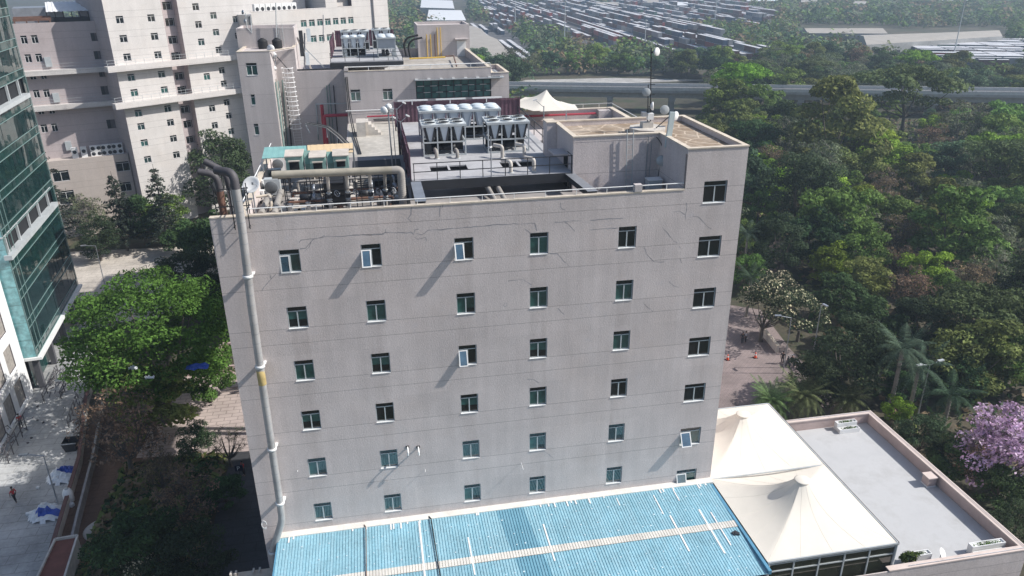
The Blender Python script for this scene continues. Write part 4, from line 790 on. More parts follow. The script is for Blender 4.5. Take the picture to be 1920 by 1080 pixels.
for (ya, yb, zo, mi) in ((-.42, -4.45, 0, 0), (-4.45, -5.05, .03, 1), (-5.05, -9.3, 0, 0)):
    for i in range(n):
        xa = x0+(x1-x0)*i/n; w = (x1-x0)/n
        pr = [(xa, .045), (xa+w*.70, .05), (xa+w*.78, .0), (xa+w*.92, .0), (xa+w, .045)]
        for (p, pz), (q, qz) in zip(pr, pr[1:]): m.quad((p, yb, ZT+SL*yb+pz+zo), (q, yb, ZT+SL*yb+qz+zo), (q, ya, ZT+SL*ya+qz+zo), (p, ya, ZT+SL*ya+pz+zo), mi)
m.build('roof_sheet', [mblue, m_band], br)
m = MB(); m.add([(.9, -.002, ZT+.14), (31.8, -.002, ZT+.14), (31.8, -.5, ZT+.085), (.9, -.5, ZT+.085)], [(3,2,1,0)]); m.add([(.9, -.5, ZT+.085), (31.8, -.5, ZT+.085), (31.8, -.5, ZT-.05), (.9, -.5, ZT-.05)], [(3,2,1,0)]); m.build('flashing', m_band, br)
m = MB()
for x in np.arange(1.4, 31.4, .58):
    for y in (-1.55, -2.9, -3.9, -6.3, -7.6, -8.6):
        if random.random() < .62: s = random.uniform(.03, .06); yy = y+random.uniform(-.05, .05); m.box(x-s, x+s, yy-s, yy+s, ZT+SL*y+.058, ZT+SL*y+.068)
m.build('screw_patch', mat('pale_patch', (.50, .64, .70), var=.15), br)
m = MB()
for x, ya, yb, w in ((10.3, -.6, -9, .12), (13.4, -2.7, -6.0, .1), (18.6, -2.4, -5.8, .1), (27.0, -1.0, -3.0, .07), (27.4, -3.2, -6.6, .12), (29.6, -3.0, -7.2, .12), (30.3, -3.4, -6.6, .1), (28.6, -.7, -1.9, .08), (24.3, -.8, -1.6, .06)): m.box(x-w/2, x+w/2, yb, ya, ZT+SL*ya+.05, ZT+SL*ya+.062) if 0 else m.add([(x-w/2, ya, ZT+SL*ya+.072), (x+w/2, ya, ZT+SL*ya+.072), (x+w/2, yb, ZT+SL*yb+.072), (x-w/2, yb, ZT+SL*yb+.072)], [(3,2,1,0)])
for k in range(26): x = random.uniform(1.3, 31.3); l = random.uniform(.15, .6); m.add([(x-.05, -.48, ZT+.06), (x+.05, -.48, ZT+.06), (x+.05, -.48-l, ZT+.045), (x-.05, -.48-l, ZT+.045)], [(3,2,1,0)])
m.build('repair_strip', m_white, br)
m = MB(); m.box(31.55, 31.75, -9.3, -.5, ZT-.35, ZT-.06); m.box(.9, .99, -9.3, -.5, ZT-.4, ZT-.02); m.build('gutter', mat("blue_gutter", (.10, .27, .40), rough=.5, var=.15), br)
MB().box(1.0, 31.5, -9.25, -.01, -21.6, -20.75).build('purlin_soffit', m_dark, br)
for j, (x, ya, yb, r) in enumerate(((6.6, -.3, -5.2, .032), (11.0, -.3, -9.2, .042))):
    o = MB().tube([(x, ya, ZT+.12), (x+.12, ya-.3, ZT+.16), (x+.1*(1 if j else .3)*3, yb, ZT+SL*yb+.13)], r, 6); tag(o.build('roof_cable', m_rust if j == 0 else m_dark), ['thin brown cable lying down the blue roof, left one', 'thick dark cable lying down the blue roof, right one'][j], 'cable')
p = hz(1378, 1000, ZT-.15); o = MB().cbox((p[0], p[1], ZT-.15), (.4, .3, .16), .4).cbox((p[0]+.1, p[1]-.12, ZT-.08), (.22, .3, .1), 1.2); tag(o.build('roof_debris', m_dark), 'small dark scrap lying on the blue roof near its right edge', 'debris')

# ------------------------------------------------------------------ podium under it and the white tensile tents
pod = thing('podium', 'low grey podium wall at the bottom right corner carrying the flat annex roof', 'building', (41, 0, G)); ZF, ZP = -23.0, -22.0
m = MB(); m.box(.95, 31.7, -9.2, -.02, G, -21.61); m.box(31.78, 51.0, -8.98, 8.6, G, ZF-.001); m.box(31.78, 51.05, -9.05, -8.98, G, ZP-.1)
m.build('wall', m_face, pod)
m_pink = mat("pink_parapet_plaster", (.50, .39, .36), var=.12, dirt=.2)
m = MB(); m.box(42.0, 51.03, -8.979, -8.7, ZF+.001, ZP-.1); m.box(40.6, 51.0, 8.3, 8.6, ZF+.001, ZP-.1); m.box(50.7, 51.0, -8.69, 8.29, ZF+.001, ZP-.1); m.build('parapet', m_pink, pod)
m_copp = mat("pale_pink_coping", (.62, .52, .47), var=.1, dirt=.15); m = MB(); m.box(40.5, 51.1, -9.08, -8.65, ZP-.099, ZP); m.box(40.5, 51.1, 8.25, 8.66, ZP-.099, ZP); m.box(50.62, 51.1, -8.649, 8.249, ZP-.099, ZP); m.build('coping', m_copp, pod)
MB().tube([(41.1, 8.5, ZP+.06), (50.9, 8.5, ZP+.06)], .02, 5).tube([(50.9, 8.5, ZP+.06), (50.9, -9, ZP+.06)], .02, 5).tube([(50.9, -8.95, ZP+.06), (42, -8.95, ZP+.06)], .02, 5).build('lightning_strip', m_steel, pod)
MB().box(31.8, 50.65, -8.66, 8.26, ZF, ZF+.014).build('roof', mat("grey_roof_coating", (.47, .475, .48), rough=.85, var=.10, scale=.35, dirt=.36), pod)
m_tent = mat("tensile_fabric", (.71, .665, .585), rough=.75, var=.03, dirt=.05)
tc = thing('tensile_canopy', 'white tensile tent roof with two round cone tops beside the facade', 'tent', (36.4, 0, ZF)); ZE = -20.2; X0, X1 = 31.86, 41.05
for ya, yb, ctr in ((-8.55, .08, (36.6, -3.9)), (.08, 8.8, (36.4, 4.6))):
    per = []; N = 20
    for (a, e) in (((X0, ya), (X1, ya)), ((X1, ya), (X1, yb)), ((X1, yb), (X0, yb)), ((X0, yb), (X0, ya))):
        per += [(a[0]+(e[0]-a[0])*i/N, a[1]+(e[1]-a[1])*i/N) for i in range(N)]
    m = MB(); K = 16; H = 2.15; V = []
    for k in range(K+1):
        s = k/K
        for (px_, py_) in per:
            an = math.atan2(py_-ctr[1], px_-ctr[0]); rx, ry = ctr[0]+.46*math.cos(an), ctr[1]+.46*math.sin(an)
            V.append((rx+(px_-rx)*s, ry+(py_-ry)*s, ZE + H*(.42*(1-s)**1.15+.58*(1-s)**3.8) - (.34*max(0, s-.55)/.45*math.sin(PI*min(1, max(0, (px_-X0)/(X1-X0)))) if abs(py_-.08) < .01 else 0)))
    P4 = len(per); m.add(V, [(k*P4+(i+1) % P4, k*P4+i, (k+1)*P4+i, (k+1)*P4+(i+1) % P4) for k in range(K) for i in range(P4)], 0, True)
    mem = m.build('membrane', m_tent, tc)
    sm_ = MB()
    for i in range(0, P4, 5): sm_.tube([(V[k*P4+i][0], V[k*P4+i][1], V[k*P4+i][2]+.001) for k in range(K+1)], .010, 4, 0, True, False)
    sm_.build('seam', m_tent, mem)
    MB().lathe([(.40, H-.03), (.52, H+.0), (.54, H+.06), (.46, H+.09), (.2, H+.15), (.001, H+.16)], (*ctr, ZE), n=24).build('cone_cap', m_tent, mem)
m = MB()
for i in range(1):
    m.bar((X0, .08, ZE-.06), (X1, .08, ZE-.06), .1); m.bar((X1+.05, -8.6, ZE-.03), (X1+.05, 8.85, ZE-.03), .1, .14); m.bar((X0, -8.6, ZE-.03), (X1+.1, -8.6, ZE-.03), .09, .14); m.bar((X0, 8.86, ZE-.03), (X1, 8.86, ZE-.03), .1, .14)
for x, y in ((X1, -8.55), (X1, 0), (X1, 8.8), (X0+.1, -8.55)): m.tube([(x, y, ZF), (x, y, ZE-.1)], .09, 8)
m.build('canopy_frame', m_wgrey, tc); MB().box(X1+.101, X1+.13, -8.6, 8.85, ZE-.08, ZE+.06).build('edge_trim', mat("brown_edge", (.16, .12, .10), var=.2), tc)
gl = MB(); mu = MB(); xs = np.linspace(X0+.1, X1-.1, 6)
for i in range(5):
    gl.quad((xs[i], -8.5, ZF), (xs[i+1], -8.5, ZF), (xs[i+1], -8.5, ZE-.25), (xs[i], -8.5, ZE-.25)); mu.box(xs[i]-.05, xs[i]+.05, -8.56, -8.44, ZF, ZE-.1)
for i in range(5): y0, y1 = -8.5+17.2*i/5, -8.5+17.2*(i+1)/5; gl.quad((X1-.02, y0, ZF+.02), (X1-.02, y1, ZF+.02), (X1-.02, y1, ZE-.2), (X1-.02, y0, ZE-.2)); mu.box(X1-.07, X1+.03, y0-.04, y0+.04, ZF+.02, ZE-.1)
for zz in (ZF+.05, ZF+1.9, ZE-.28): mu.box(X0+.1, X1-.1, -8.555, -8.445, zz-.04, zz+.04)
mu.build('mullion', m_wgrey, tc); gl.build('glazing', glass("restaurant_glass", (.03, .034, .022), 1.7), tc)
# planters and small things on the annex roof
m_leafS = [leafmat("shrub_leaf", (.055, .10, .025)), leafmat("shrub_leaf_light", (.10, .16, .03))]
def leafblob(m, c, R, n, s, mats=1, up=.5):
    for _ in range(n):
        d = Vector((random.gauss(0, 1), random.gauss(0, 1), random.gauss(0, 1))).normalized(); r = random.random()**.4; p = Vector(c)+Vector((d.x*R[0]*r, d.y*R[1]*r, d.z*R[2]*r))
        nrm = (d+Vector((random.gauss(0, .6), random.gauss(0, .6), up+random.gauss(0, .5)))).normalized(); a = nrm.orthogonal().normalized(); b_ = nrm.cross(a); th = random.uniform(0, PI); a, b_ = a*math.cos(th)+b_*math.sin(th), b_*math.cos(th)-a*math.sin(th); q = s*random.uniform(.6, 1.3)
        m.quad(p-a*q, p-b_*q*.5, p+a*q, p+b_*q*.5, random.randrange(mats))
def planter(label, x, y, L=1.9, rz=0, two=True):
    o = thing('planter_box', label, 'planter', (x, y, ZF+.02), 'white planter boxes on the annex roof', rz, True); m = MB()
    for (ya, yb, h) in ((0, .45, .75), (-.5, -.05, .4))[:2 if two else 1]: m.box(-L/2, L/2, ya, ya+.05, 0, h); m.box(-L/2, L/2, yb-.05, yb, 0, h); m.box(-L/2, -L/2+.05, ya+.05, yb-.05, 0, h); m.box(L/2-.05, L/2, ya+.05, yb-.05, 0, h); m.box(-L/2+.05, L/2-.05, ya+.05, yb-.05, h-.12, h-.1)
    m.build('box', m_white, o); m = MB(); leafblob(m, (0, .22, .72), (L*.45, .18, .1), 130, .07, 2); two and leafblob(m, (0, -.28, .38), (L*.45, .18, .08), 110, .07, 2); m.build('plants', m_leafS, o)
planter('two tier white planter box against the back parapet of the annex roof', 48.2, 7.6)
planter('two tier white planter box at the far right front corner of the annex roof', 49.0, -8.0, 2.6); planter('white planter box with leafy plant by the tent corner on the annex roof', 43.6, -8.0, 1.9, two=False)
p = hz(1740, 908, ZF); o = thing('vent_cowl', 'small pinkish box vent standing on the annex roof near its right parapet', 'vent', (p[0], p[1], ZF)); MB().box(p[0]-.35, p[0]+.35, p[1]-.35, p[1]+.35, ZF+.015, ZF+.8).build('shaft', m_pink, o); MB().box(p[0]-.42, p[0]+.42, p[1]-.42, p[1]+.42, ZF+.801, ZF+.88).build('cap', m_copp, o); MB().box(p[0]-.38, p[0]+.38, p[1]-.38, p[1]+.38, ZF+.014, ZF+.10).build('base', m_white, o)
p = hz(1700, 1058, ZF); o = thing('garden_plant', 'bright green leafy plant behind the front parapet of the annex roof', 'plant', (p[0], -7.9, ZF)); m = MB(); leafblob(m, (p[0], -7.9, ZF+.7), (.75, .4, .4), 260, .14, 2); m.build('foliage', m_leafS, o); MB().lathe([(.2, 0), (.28, .4), (.24, .4), (.22, .35), (0, .35)], (p[0], -7.9, ZF+.02), n=14).build('pot', m_white, o)
o = thing('satellite_dish', 'small white satellite dish behind the front parapet of the annex roof', 'satellite dish', (45.2, -8.1, ZF)); m = MB(); dish(m, (45.2, -8.1, ZF+.75), (.5, -.6, .6), .38); m.build('reflector', m_white, o); MB().tube([(45.2, -8.05, ZF+.015), (45.2, -8.05, ZF+.72)], .03, 6).build('stand', m_steel, o)
p = hz(1530, 800, ZF+.1); tag(MB().cbox((41.6, 8.0, ZF+.12), (.35, .2, .2), .3).tube([(41.6, 8.0, ZF+.2), (41.9, 8.0, ZF+.25)], .04, 6).build('floodlight', m_dark), 'small dark floodlight in the back left corner of the annex roof', 'lamp')
# entrance slab at the lower left
a, e = hz(432, 1076, -23), hz(520, 1061, -23); o = thing('porch_roof', 'pale beige porch slab with two upstands at the foot of the left facade edge', 'roof slab', (a[0], a[1], -23)); MB().box(a[0], .85, -7, a[1]+.05, -23.25, -23).build('slab', m_cop, o); m = MB(); [m.box(x, x+.12, a[1]-.35, a[1], -22.99, -22.75) for x in (a[0]+.02, a[0]+.35, a[0]+1.5, a[0]+1.9)]; m.build('upstand', m_pad, o); MB().box(a[0]+.1, .8, -6.9, a[1]-.05, G, -23.26).build('wall', m_face, o)
m = MB(); c = hy(509, 985, -.75); [m.tube([(c[0]-.45+.16*math.cos(a), -.7-.02*k, c[2]+.35*k*.2+.3*math.sin(a)) for a in np.linspace(.2, 5.5, 10)], .018, 4) for k in range(3)]; tag(m.build('cable_loop', m_white), 'loops of white cable hanging by the foot of the silver duct', 'cable')

# ------------------------------------------------------------------ bright beige block with ledges, far left
def hit(u, v, O, U):
    n = np.array([U[1], -U[0], 0.]); r = ray(u, v); o3 = np.array([O[0], O[1], 0.]); t = ((o3-CP) @ n)/(r @ n); q = CP+r*t
    return float((q-o3) @ np.array([U[0], U[1], 0.])), float(q[2])
A37 = rad(37)
wb = thing('ledge_block', 'tall bright beige block with two white walkway ledges and scattered square windows', 'building', (-31.33, 106.74, G), None, A37)
def add_windows(parent, ops, gfun, y0=0, ang=0, sill=None, O=None, U=None):
    for a, e, c, d in ops:
        window(parent, (O[0]+U[0]*a, O[1]+U[1]*a) if O else (a, y0), c, e-a, d-c, gfun(), ang, sillm=sill, fm=m_white)
ZG = 0  # root sits at ground level: local z = world z - G
def loc(ops): return [(a, e, c-G, d-G) for a, e, c, d in ops]
wA = [(-1.6, -.35, t-1.25, t) for t in (7.1, 3.97, .86, -2.6, -5.26, -8.9, -11.3, -14.3, -17.4)] + [(3.85, 5.1, t-1.25, t) for t in (7.1, 3.97, .8, -2.6, -5.4, -8.8, -11.4, -14.4, -17.5)]
wB = [(2.0, 3.2, t-1.25, t) for t in (8.6, 5.5, 2.4, -3.9, -7.0+-2.9, -13.2, -16.3)] + [(5.2, 6.4, t-1.2, t) for t in (6.9, 3.9, .7, -3.1, -5.6, -9.2, -11.8, -14.9)] + [(9.6, 10.8, t-1.2, t) for t in (6.0, 3.0, -4.2, -10.4, -13.5)]
wR = [(1.0, 2.7, t-1.4, t) for t in (9, 6.2, 3.1, .2, -3.4, -6.0, -9.6, -12.4, -15.4)]
b = MB(); LZ = -G
b.wall((-3.3, 0), (1, 0), (0, -1), 9.9, 0, 45, loc([(a+3.3, e+3.3, c, d) for a, e, c, d in wA]), .35, 0, 1)
b.wall((9.6, 0), (1, 0), (0, -1), 26.8, 0, 45, loc([(a+.8, e+.8, c, d) for a, e, c, d in wB]), .35, 0, 1)
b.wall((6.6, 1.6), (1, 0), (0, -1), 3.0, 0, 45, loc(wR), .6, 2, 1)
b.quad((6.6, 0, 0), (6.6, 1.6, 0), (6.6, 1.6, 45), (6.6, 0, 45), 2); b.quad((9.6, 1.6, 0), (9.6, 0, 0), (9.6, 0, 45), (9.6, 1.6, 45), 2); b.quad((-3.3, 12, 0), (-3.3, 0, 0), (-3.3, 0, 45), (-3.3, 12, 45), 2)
b.box(-3.28, 6.58, .7, 12, 0, 44.8); b.box(6.6, 36, 2.6, 12, 0, 44.7); b.box(9.62, 36.4, .7, 2.5, 0, 44.8)
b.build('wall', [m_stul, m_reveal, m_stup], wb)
gz = lambda: random.choice((0, 0, 1, 2))
add_windows(wb, loc(wA), gz); add_windows(wb, loc([(a+10.4, e+10.4, c, d) for a, e, c, d in wB]), gz); add_windows(wb, loc([(a+6.6, e+6.6, c, d) for a, e, c, d in wR]), lambda: 0, y0=1.95)
for zz in (-1.9, -8.2):
    MB().box(-5.2, 30, -1.5, -.002, zz-G, zz-G+.95).build('ledge', m_stul, wb)
    m = MB(); z0 = zz-G+.951
    for q in (.5, 1.0): m.bar((-5.1, -1.4, z0+q), (30, -1.4, z0+q), .045); m.bar((-5.1, -1.4, z0+q), (-5.1, -.05, z0+q), .045)
    for x in np.arange(-5.1, 30, 1.6): m.box(x-.025, x+.025, -1.43, -1.38, z0, z0+1)
    m.build('ledge_railing', m_wgrey, wb)
# pink wing to its left
cU = (math.cos(rad(19)), -math.sin(rad(19))); LW = 34.0; Cx, Cy = -3.3, 5.2; WO = (Cx-cU[0]*LW, Cy-cU[1]*LW); WN = (cU[1], -cU[0])
R2 = lambda x, y: (-31.33+x*math.cos(A37)-y*math.sin(A37), 106.74+x*math.sin(A37)+y*math.cos(A37))
wO = R2(*WO); wC = R2(Cx, Cy); wU = ((wC[0]-wO[0])/LW, (wC[1]-wO[1])/LW)
wg = thing('pink_wing', 'pinkish wing of the bright block in half shadow, between it and the glass tower', 'building', (*R2(*WO), G), None, math.atan2(wU[1], wU[0]))
def wrect(px): 
    out = []
    for u0, v0, u1, v1 in px: a, e = hit(u0, v0, wO, wU), hit(u1, v1, wO, wU); out.append((a[0], e[0], e[1]-G, a[1]-G))
    return out
wtop = hit(120, 41, wO, wU)[1]-G
wp = wrect([(37,67,53,82),(57,66,73,81),(45,102,61,117),(65,101,81,116),(61,169,76,183),(80,168,95,182),(75,234,91,248),(95,232,110,246),(55,139,69,149),(75,138,89,148),(70,205,84,214),(91,204,104,213)])
wq = wrect([(169,62,198,76),(175,96,204,110),(188,162,215,176),(199,225,227,239),(184,131,208,143)])
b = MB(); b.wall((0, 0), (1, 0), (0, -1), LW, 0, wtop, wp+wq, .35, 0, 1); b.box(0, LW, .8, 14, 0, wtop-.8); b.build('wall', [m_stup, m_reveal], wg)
add_windows(wg, wp, lambda: 0)
for a, e, c, d in wq: MB().box(a, a+.28*(e-a), .05, .3, c, d).build('dark_louvre', m_dark, wg); MB().box(a+.8*(e-a), e, .06, .3, c, d).build('dark_louvre', m_dark, wg); MB().box(a, e, .31, .34, c, d).build('infill_panel', m_reveal, wg)
for v in (135, 200): zz = hit(150, v-4, wO, wU)[1]-G; MB().box(0, LW+.5, -1.4, -.002, zz-.45, zz+.4).build('ledge', m_stul, wg); m = MB(); [m.bar((0, -1.3, zz+.4+q), (LW, -1.3, zz+.4+q), .04) for q in (.5, 1.0)]; m.build('ledge_railing', m_wgrey, wg)
for u, v in ((91, 118), (106, 185), (129, 275)): a = hit(u, v, wO, wU); m = MB().box(a[0]-.5, a[0]+.5, -.35, -.03, a[1]-G-.6, a[1]-G+1.0); m.build('wall_unit', m_wgrey, wg)
# roof of the wing: lean-to, maroon beams
m = MB(); a = hit(90, 40, wO, wU)[0]; e = hit(182, 33, wO, wU)[0]; n = 22
for i in range(n): x = a+(e-a)*i/n; w = (e-a)/n; q = .06 if i % 2 else 0; m.quad((x, 1.5, wtop+1.6+q), (x+w, 1.5, wtop+1.6+q), (x+w, 6.5, wtop+3.0+q), (x, 6.5, wtop+3.0+q))
m.build('lean_to_roof', m_white, wg); m = MB(); [m.box(x-.08, x+.08, 1.5, 1.66, wtop-.8, wtop+1.6) for x in np.linspace(a, e, 7)]; m.box(a, e, 1.7, 4, wtop-.8, wtop+.6); m.build('plant_gear', m_dark, wg)
m = MB(); a = hit(24, 40, wO, wU)[0]; e2 = hit(96, 38, wO, wU)[0]; m.box(a, e2, .2, .6, wtop+.3, wtop+.75); m.box(a, e2, 2.2, 2.6, wtop+.5, wtop+.95); [m.box(x-.1, x+.1, .2, .5, wtop-.01, wtop+.3) for x in np.linspace(a+.2, e2-.2, 4)]; m.build('maroon_beam', m_rust, wg)
o = m = MB().box(a, e2+2, 5, 12, wtop-.79, wtop+2.2); m.build('roof_house', m_steel, wg); m = MB(); [m.lathe([(.35, 0), (.35, .5), (.2, .62), (0, .64)], (a+2+.95*k, 1.4, wtop-.7), Matrix.Identity(3), 10) for k in range(3)]; m.build('roof_vent', m_white, wg)
# lower sunlit plinth of the wing with a terrace of air conditioners
tz = hit(160, 293, wO, wU)[1]-G+.3; lw = wrect([(214,298,243,313),(97,315,132,331),(107,352,143,373),(222,336,246,350)]); b = MB(); b.wall((6, -3.0), (1, 0), (0, -1), LW-5.2, 0, tz, [(a-6, e-6, c, d) for a, e, c, d in lw], .4, 0, 1); b.box(6.01, LW+.8, -2.4, -.01, 0, tz-.1); b.quad((LW+.8, -3, 0), (LW+.8, 0, 0), (LW+.8, 0, tz), (LW+.8, -3, tz)); b.build('plinth_wall', [stucco("sunlit_pink", (.50, .44, .40), joints=(.4, 1.5), per=3.2, streak=.05), m_reveal], wg)
for a, e, c, d in lw: window(wg, (a, -3), c, e-a, d-c, 0, fm=m_white)
pos = [(140, 283, 1), (157, 281, 1)] + [(180+i*19.5, 280-i*1.5, 2) for i in range(3)]
for j, (u, v, k) in enumerate(pos):
    x = hit(u, v, wO, wU)[0]; W3 = (wO[0]+wU[0]*x+wU[1]*1.6, wO[1]+wU[1]*x-wU[0]*1.6); rz = math.atan2(wU[1], wU[0])
    for r in range(2 if k == 2 else 1):
        o = thing('condenser_unit', ['tall white air conditioner on the pink wing terrace, left of the pair', 'tall white air conditioner on the pink wing terrace, right of the pair', 'twin fan air conditioner on the terrace, %s level of the left stack' % ('lower', 'upper')[r], 'twin fan air conditioner on the terrace, %s level of the middle stack' % ('lower', 'upper')[r], 'twin fan air conditioner on the terrace, %s level of the right stack' % ('lower', 'upper')[r]][j], 'air conditioner', (W3[0], W3[1], G+tz-.1+r*.98), 'air conditioners on the pink wing terrace', rz, True)
        w, h = (1.0, 1.9) if k == 1 else (1.9, .92); MB().box(-w/2, w/2, -.35, .35, 0, h).build('casing', m_white, o); m = MB(); R = Matrix.Rotation(PI/2, 3, 'X')
        for x_, z_ in (((0, h*.6),) if k == 1 else ((-.48, h/2), (.48, h/2))): m.lathe([(.34, 0), (.32, .03), (0, .02)], (x_, -.352, z_), R, 14)
        m.build('fan_grille', m_dark, o)

# ------------------------------------------------------------------ curved beige office further back
tb = thing('far_office', 'far beige office with a row of small green windows and a taller lift tower', 'building', (2.67, 125.66, G), None, A37)
wx = [(-7.05+1.91*i, -5.75+1.91*i, 3.55, 4.85) for i in range(7)] + [(-5.1+1.91*i, -3.8+1.91*i, .5, 1.8) for i in range(6)]
b = MB(); b.wall((-17.6, 0), (1, 0), (0, -1), 28.5, 0, 6.85-G, loc([(a+17.6, e+17.6, c, d) for a, e, c, d in wx]), .3, 0, 1); b.wall((-.8, .0), (1, 0), (0, -1), 11.7, 6.85-G, 45, [(2.8, 6.4, 6.9-G+.1, 9.4-G)], 1.2, 0, 1); b.box(-17.6, 10.88, 1.3, 16, 0, 6.2-G); b.box(-.78, 10.88, 1.4, 14, 6.2-G, 44.5); b.quad((-.8, 14, 6.85-G), (-.8, 0, 6.85-G), (-.8, 0, 45), (-.8, 14, 45)); b.box(10.9, 14.7, -.5, 12, 0, 45); b.box(-17.6, -.81, .01, .4, 6.85-G, 6.95-G)
b.build('wall', [m_stul, m_reveal], tb); add_windows(tb, loc(wx), lambda: 1); MB().box(-17.6, -.85, .5, 15.9, 6.21-G, 6.23-G).build('roof', m_steel, tb)
for j, u in enumerate((494, 515, 535, 554)):
    p = hit(u, 20, (2.67, 125.66), (math.sin(rad(53)), math.cos(rad(53)))); c_, s_ = math.cos(A37), math.sin(A37); x, y = p[0], 1.6; o = thing('condenser_unit', 'twin white air conditioner on the far office roof, ' + ['leftmost of the row', 'second of the row', 'third of the row', 'rightmost of the row'][j], 'air conditioner', (2.67+x*c_-y*s_, 125.66+x*s_+y*c_, 6.24), 'air conditioners on the far office roof', A37, True); MB().box(-1.1, -.05, -.4, .4, 0, 1.9).box(.05, 1.1, -.4, .4, 0, 1.9).build('casing', m_white, o); m = MB(); [m.lathe([(.38, 0), (0, .02)], (x_, -.402, 1.0), Matrix.Rotation(PI/2, 3, 'X'), 12) for x_ in (-.57, .57)]; m.build('fan_grille', m_dark, o)

# ------------------------------------------------------------------ teal glass tower and white low block, left edge
AG = rad(96.6)
gt = thing('glass_tower', 'teal glass curtain wall tower with white slot balconies at the left edge', 'building', (-31.04, 43.93, G), None, AG)
m_cur = glass("teal_curtain_glass", (.008, .030, .030), 1.6, .04, .02); m_cur2 = glass("teal_spandrel_glass", (.012, .046, .043), 1.55, .08, .015); m_cy = glass("pale_cyan_panel", (.20, .42, .44), 1.6, .15); m_mul = mat("green_grey_mullion", (.17, .26, .25), rough=.4, var=.06)
LF, zb0 = 22.5, 4.5; g = MB(); fr = MB(); slots = ((17.1, 19.0), (31.4, 33.2))
nz = int((52-zb0)/3.6)
for i in range(18):
    x0, x1 = LF*i/18, LF*(i+1)/18
    for k in range(nz):
        for (a, e, mi) in ((zb0+3.6*k, zb0+3.6*k+.95, 1), (zb0+3.6*k+.95, zb0+3.6*k+3.6, 0)):
            if any(s0-.3 < (a+e)/2 < s1+.1 for s0, s1 in slots) and i < 17: continue
            j = [random.gauss(0, .012) for _ in range(3)]; g.quad((x0, j[0], a), (x1, j[1], a), (x1, j[2], e), (x0, j[2]+j[0]-j[1], e), mi)
for k in range(nz+1):
    for q in (0, .95): fr.box(-.05, LF+.05, -.09, -.03, zb0+3.6*k+q-.035, zb0+3.6*k+q+.035)
for i in (0, 1, 2, 18): fr.box(LF*i/18-.04, LF*i/18+.04, -.1, -.031, zb0, 52)
g.build('curtain_glass', [m_cur, m_cur2], gt); fr.build('mullion', m_mul, gt)
b = MB(); b.box(.05, LF-.05, .3, 14, zb0, 52); b.box(2, LF-1, 2.5, 13, 0, zb0-.3); b.build('core', m_hole, gt)
MB().box(-.3, LF+.1, -.55, 3, zb0-.35, zb0-.04).build('canopy', m_white, gt)
for s0, s1 in slots:
    m = MB(); m.box(-.4, LF-1.4, -.5, .28, s0-.55, s0-.05); m.box(-.4, LF-1.4, -.06, .28, s1+.02, s1+.12)
    for x in np.arange(.6, LF-1.6, 4.6): m.box(x, x+.25, -.05, .2, s0-.05, s1+.02)
    m.build('balcony', m_wgrey, gt)
m = MB()
for k in range(9): m.add([(-.06, .02, zb0+2.2*k), (-.06, 2.3, zb0+2.2*k), (-.06, 2.3, zb0+2.2*k+2.14), (-.06, .02, zb0+2.2*k+2.14)], [(3,2,1,0)])
m.build('end_panel', m_cy, gt); m = MB(); m.box(-.04, .0, 0, 14, zb0, 52); m.build('end_wall', m_mul, gt)
m_dst = mat("dark_stone_cladding", (.09, .09, .10), var=.2); [MB().box(x-.3, x+.3, .3, .9, 0, zb0-.36).build('column', m_dst, gt) for x in (1, 7, 13, 19, 22)]; m = MB(); [m.quad((x, 1.2, .3), (x+1.5, 1.2, .3), (x+1.5, 1.2, zb0-.4), (x, 1.2, zb0-.4)) for x in np.arange(.5, 9, 1.55)]; m.build('shopfront', m_cur2, gt)
AWH = math.atan2(43.2-31, -32.2+31.0); wl2 = thing('white_block', 'bright white low block with stone panel windows at the left edge beside the glass tower', 'building', (-30.95, 30.5, G), None, AWH)
ops = [(a, a+2.3, z0, z0+2.8) for z0 in (.8, 5.0, 9.2, 13.4) for a in (1.0, 4.6, 8.2)]; b = MB(); b.wall((-6, 0), (1, 0), (0, -1), 18.9, 0, 17, [(a+6, e+6, c, d) for a, e, c, d in ops], .3, 0, 1); b.box(-6, 12.88, .45, 9, 0, 16.9); b.quad((12.9, 9, 0), (12.9, 0, 0), (12.9, 0, 17), (12.9, 9, 17)); b.build('wall', [mat("bright_white_render", (.80, .80, .80), var=.04, dirt=.06), m_reveal], wl2)
m_stone = mat("stone_panel", (.34, .31, .28), var=.35, scale=2.5, bump=.6)
for a, e, c, d in ops: w = MB().box(a+.04, e-.04, .1, .2, c+.04, d-.04).build('stone_panel', m_stone, wl2); MB().box(a-.9, e+.3, -.22, -.004, c-.28, c-.1).build('string_course', m_white, w)
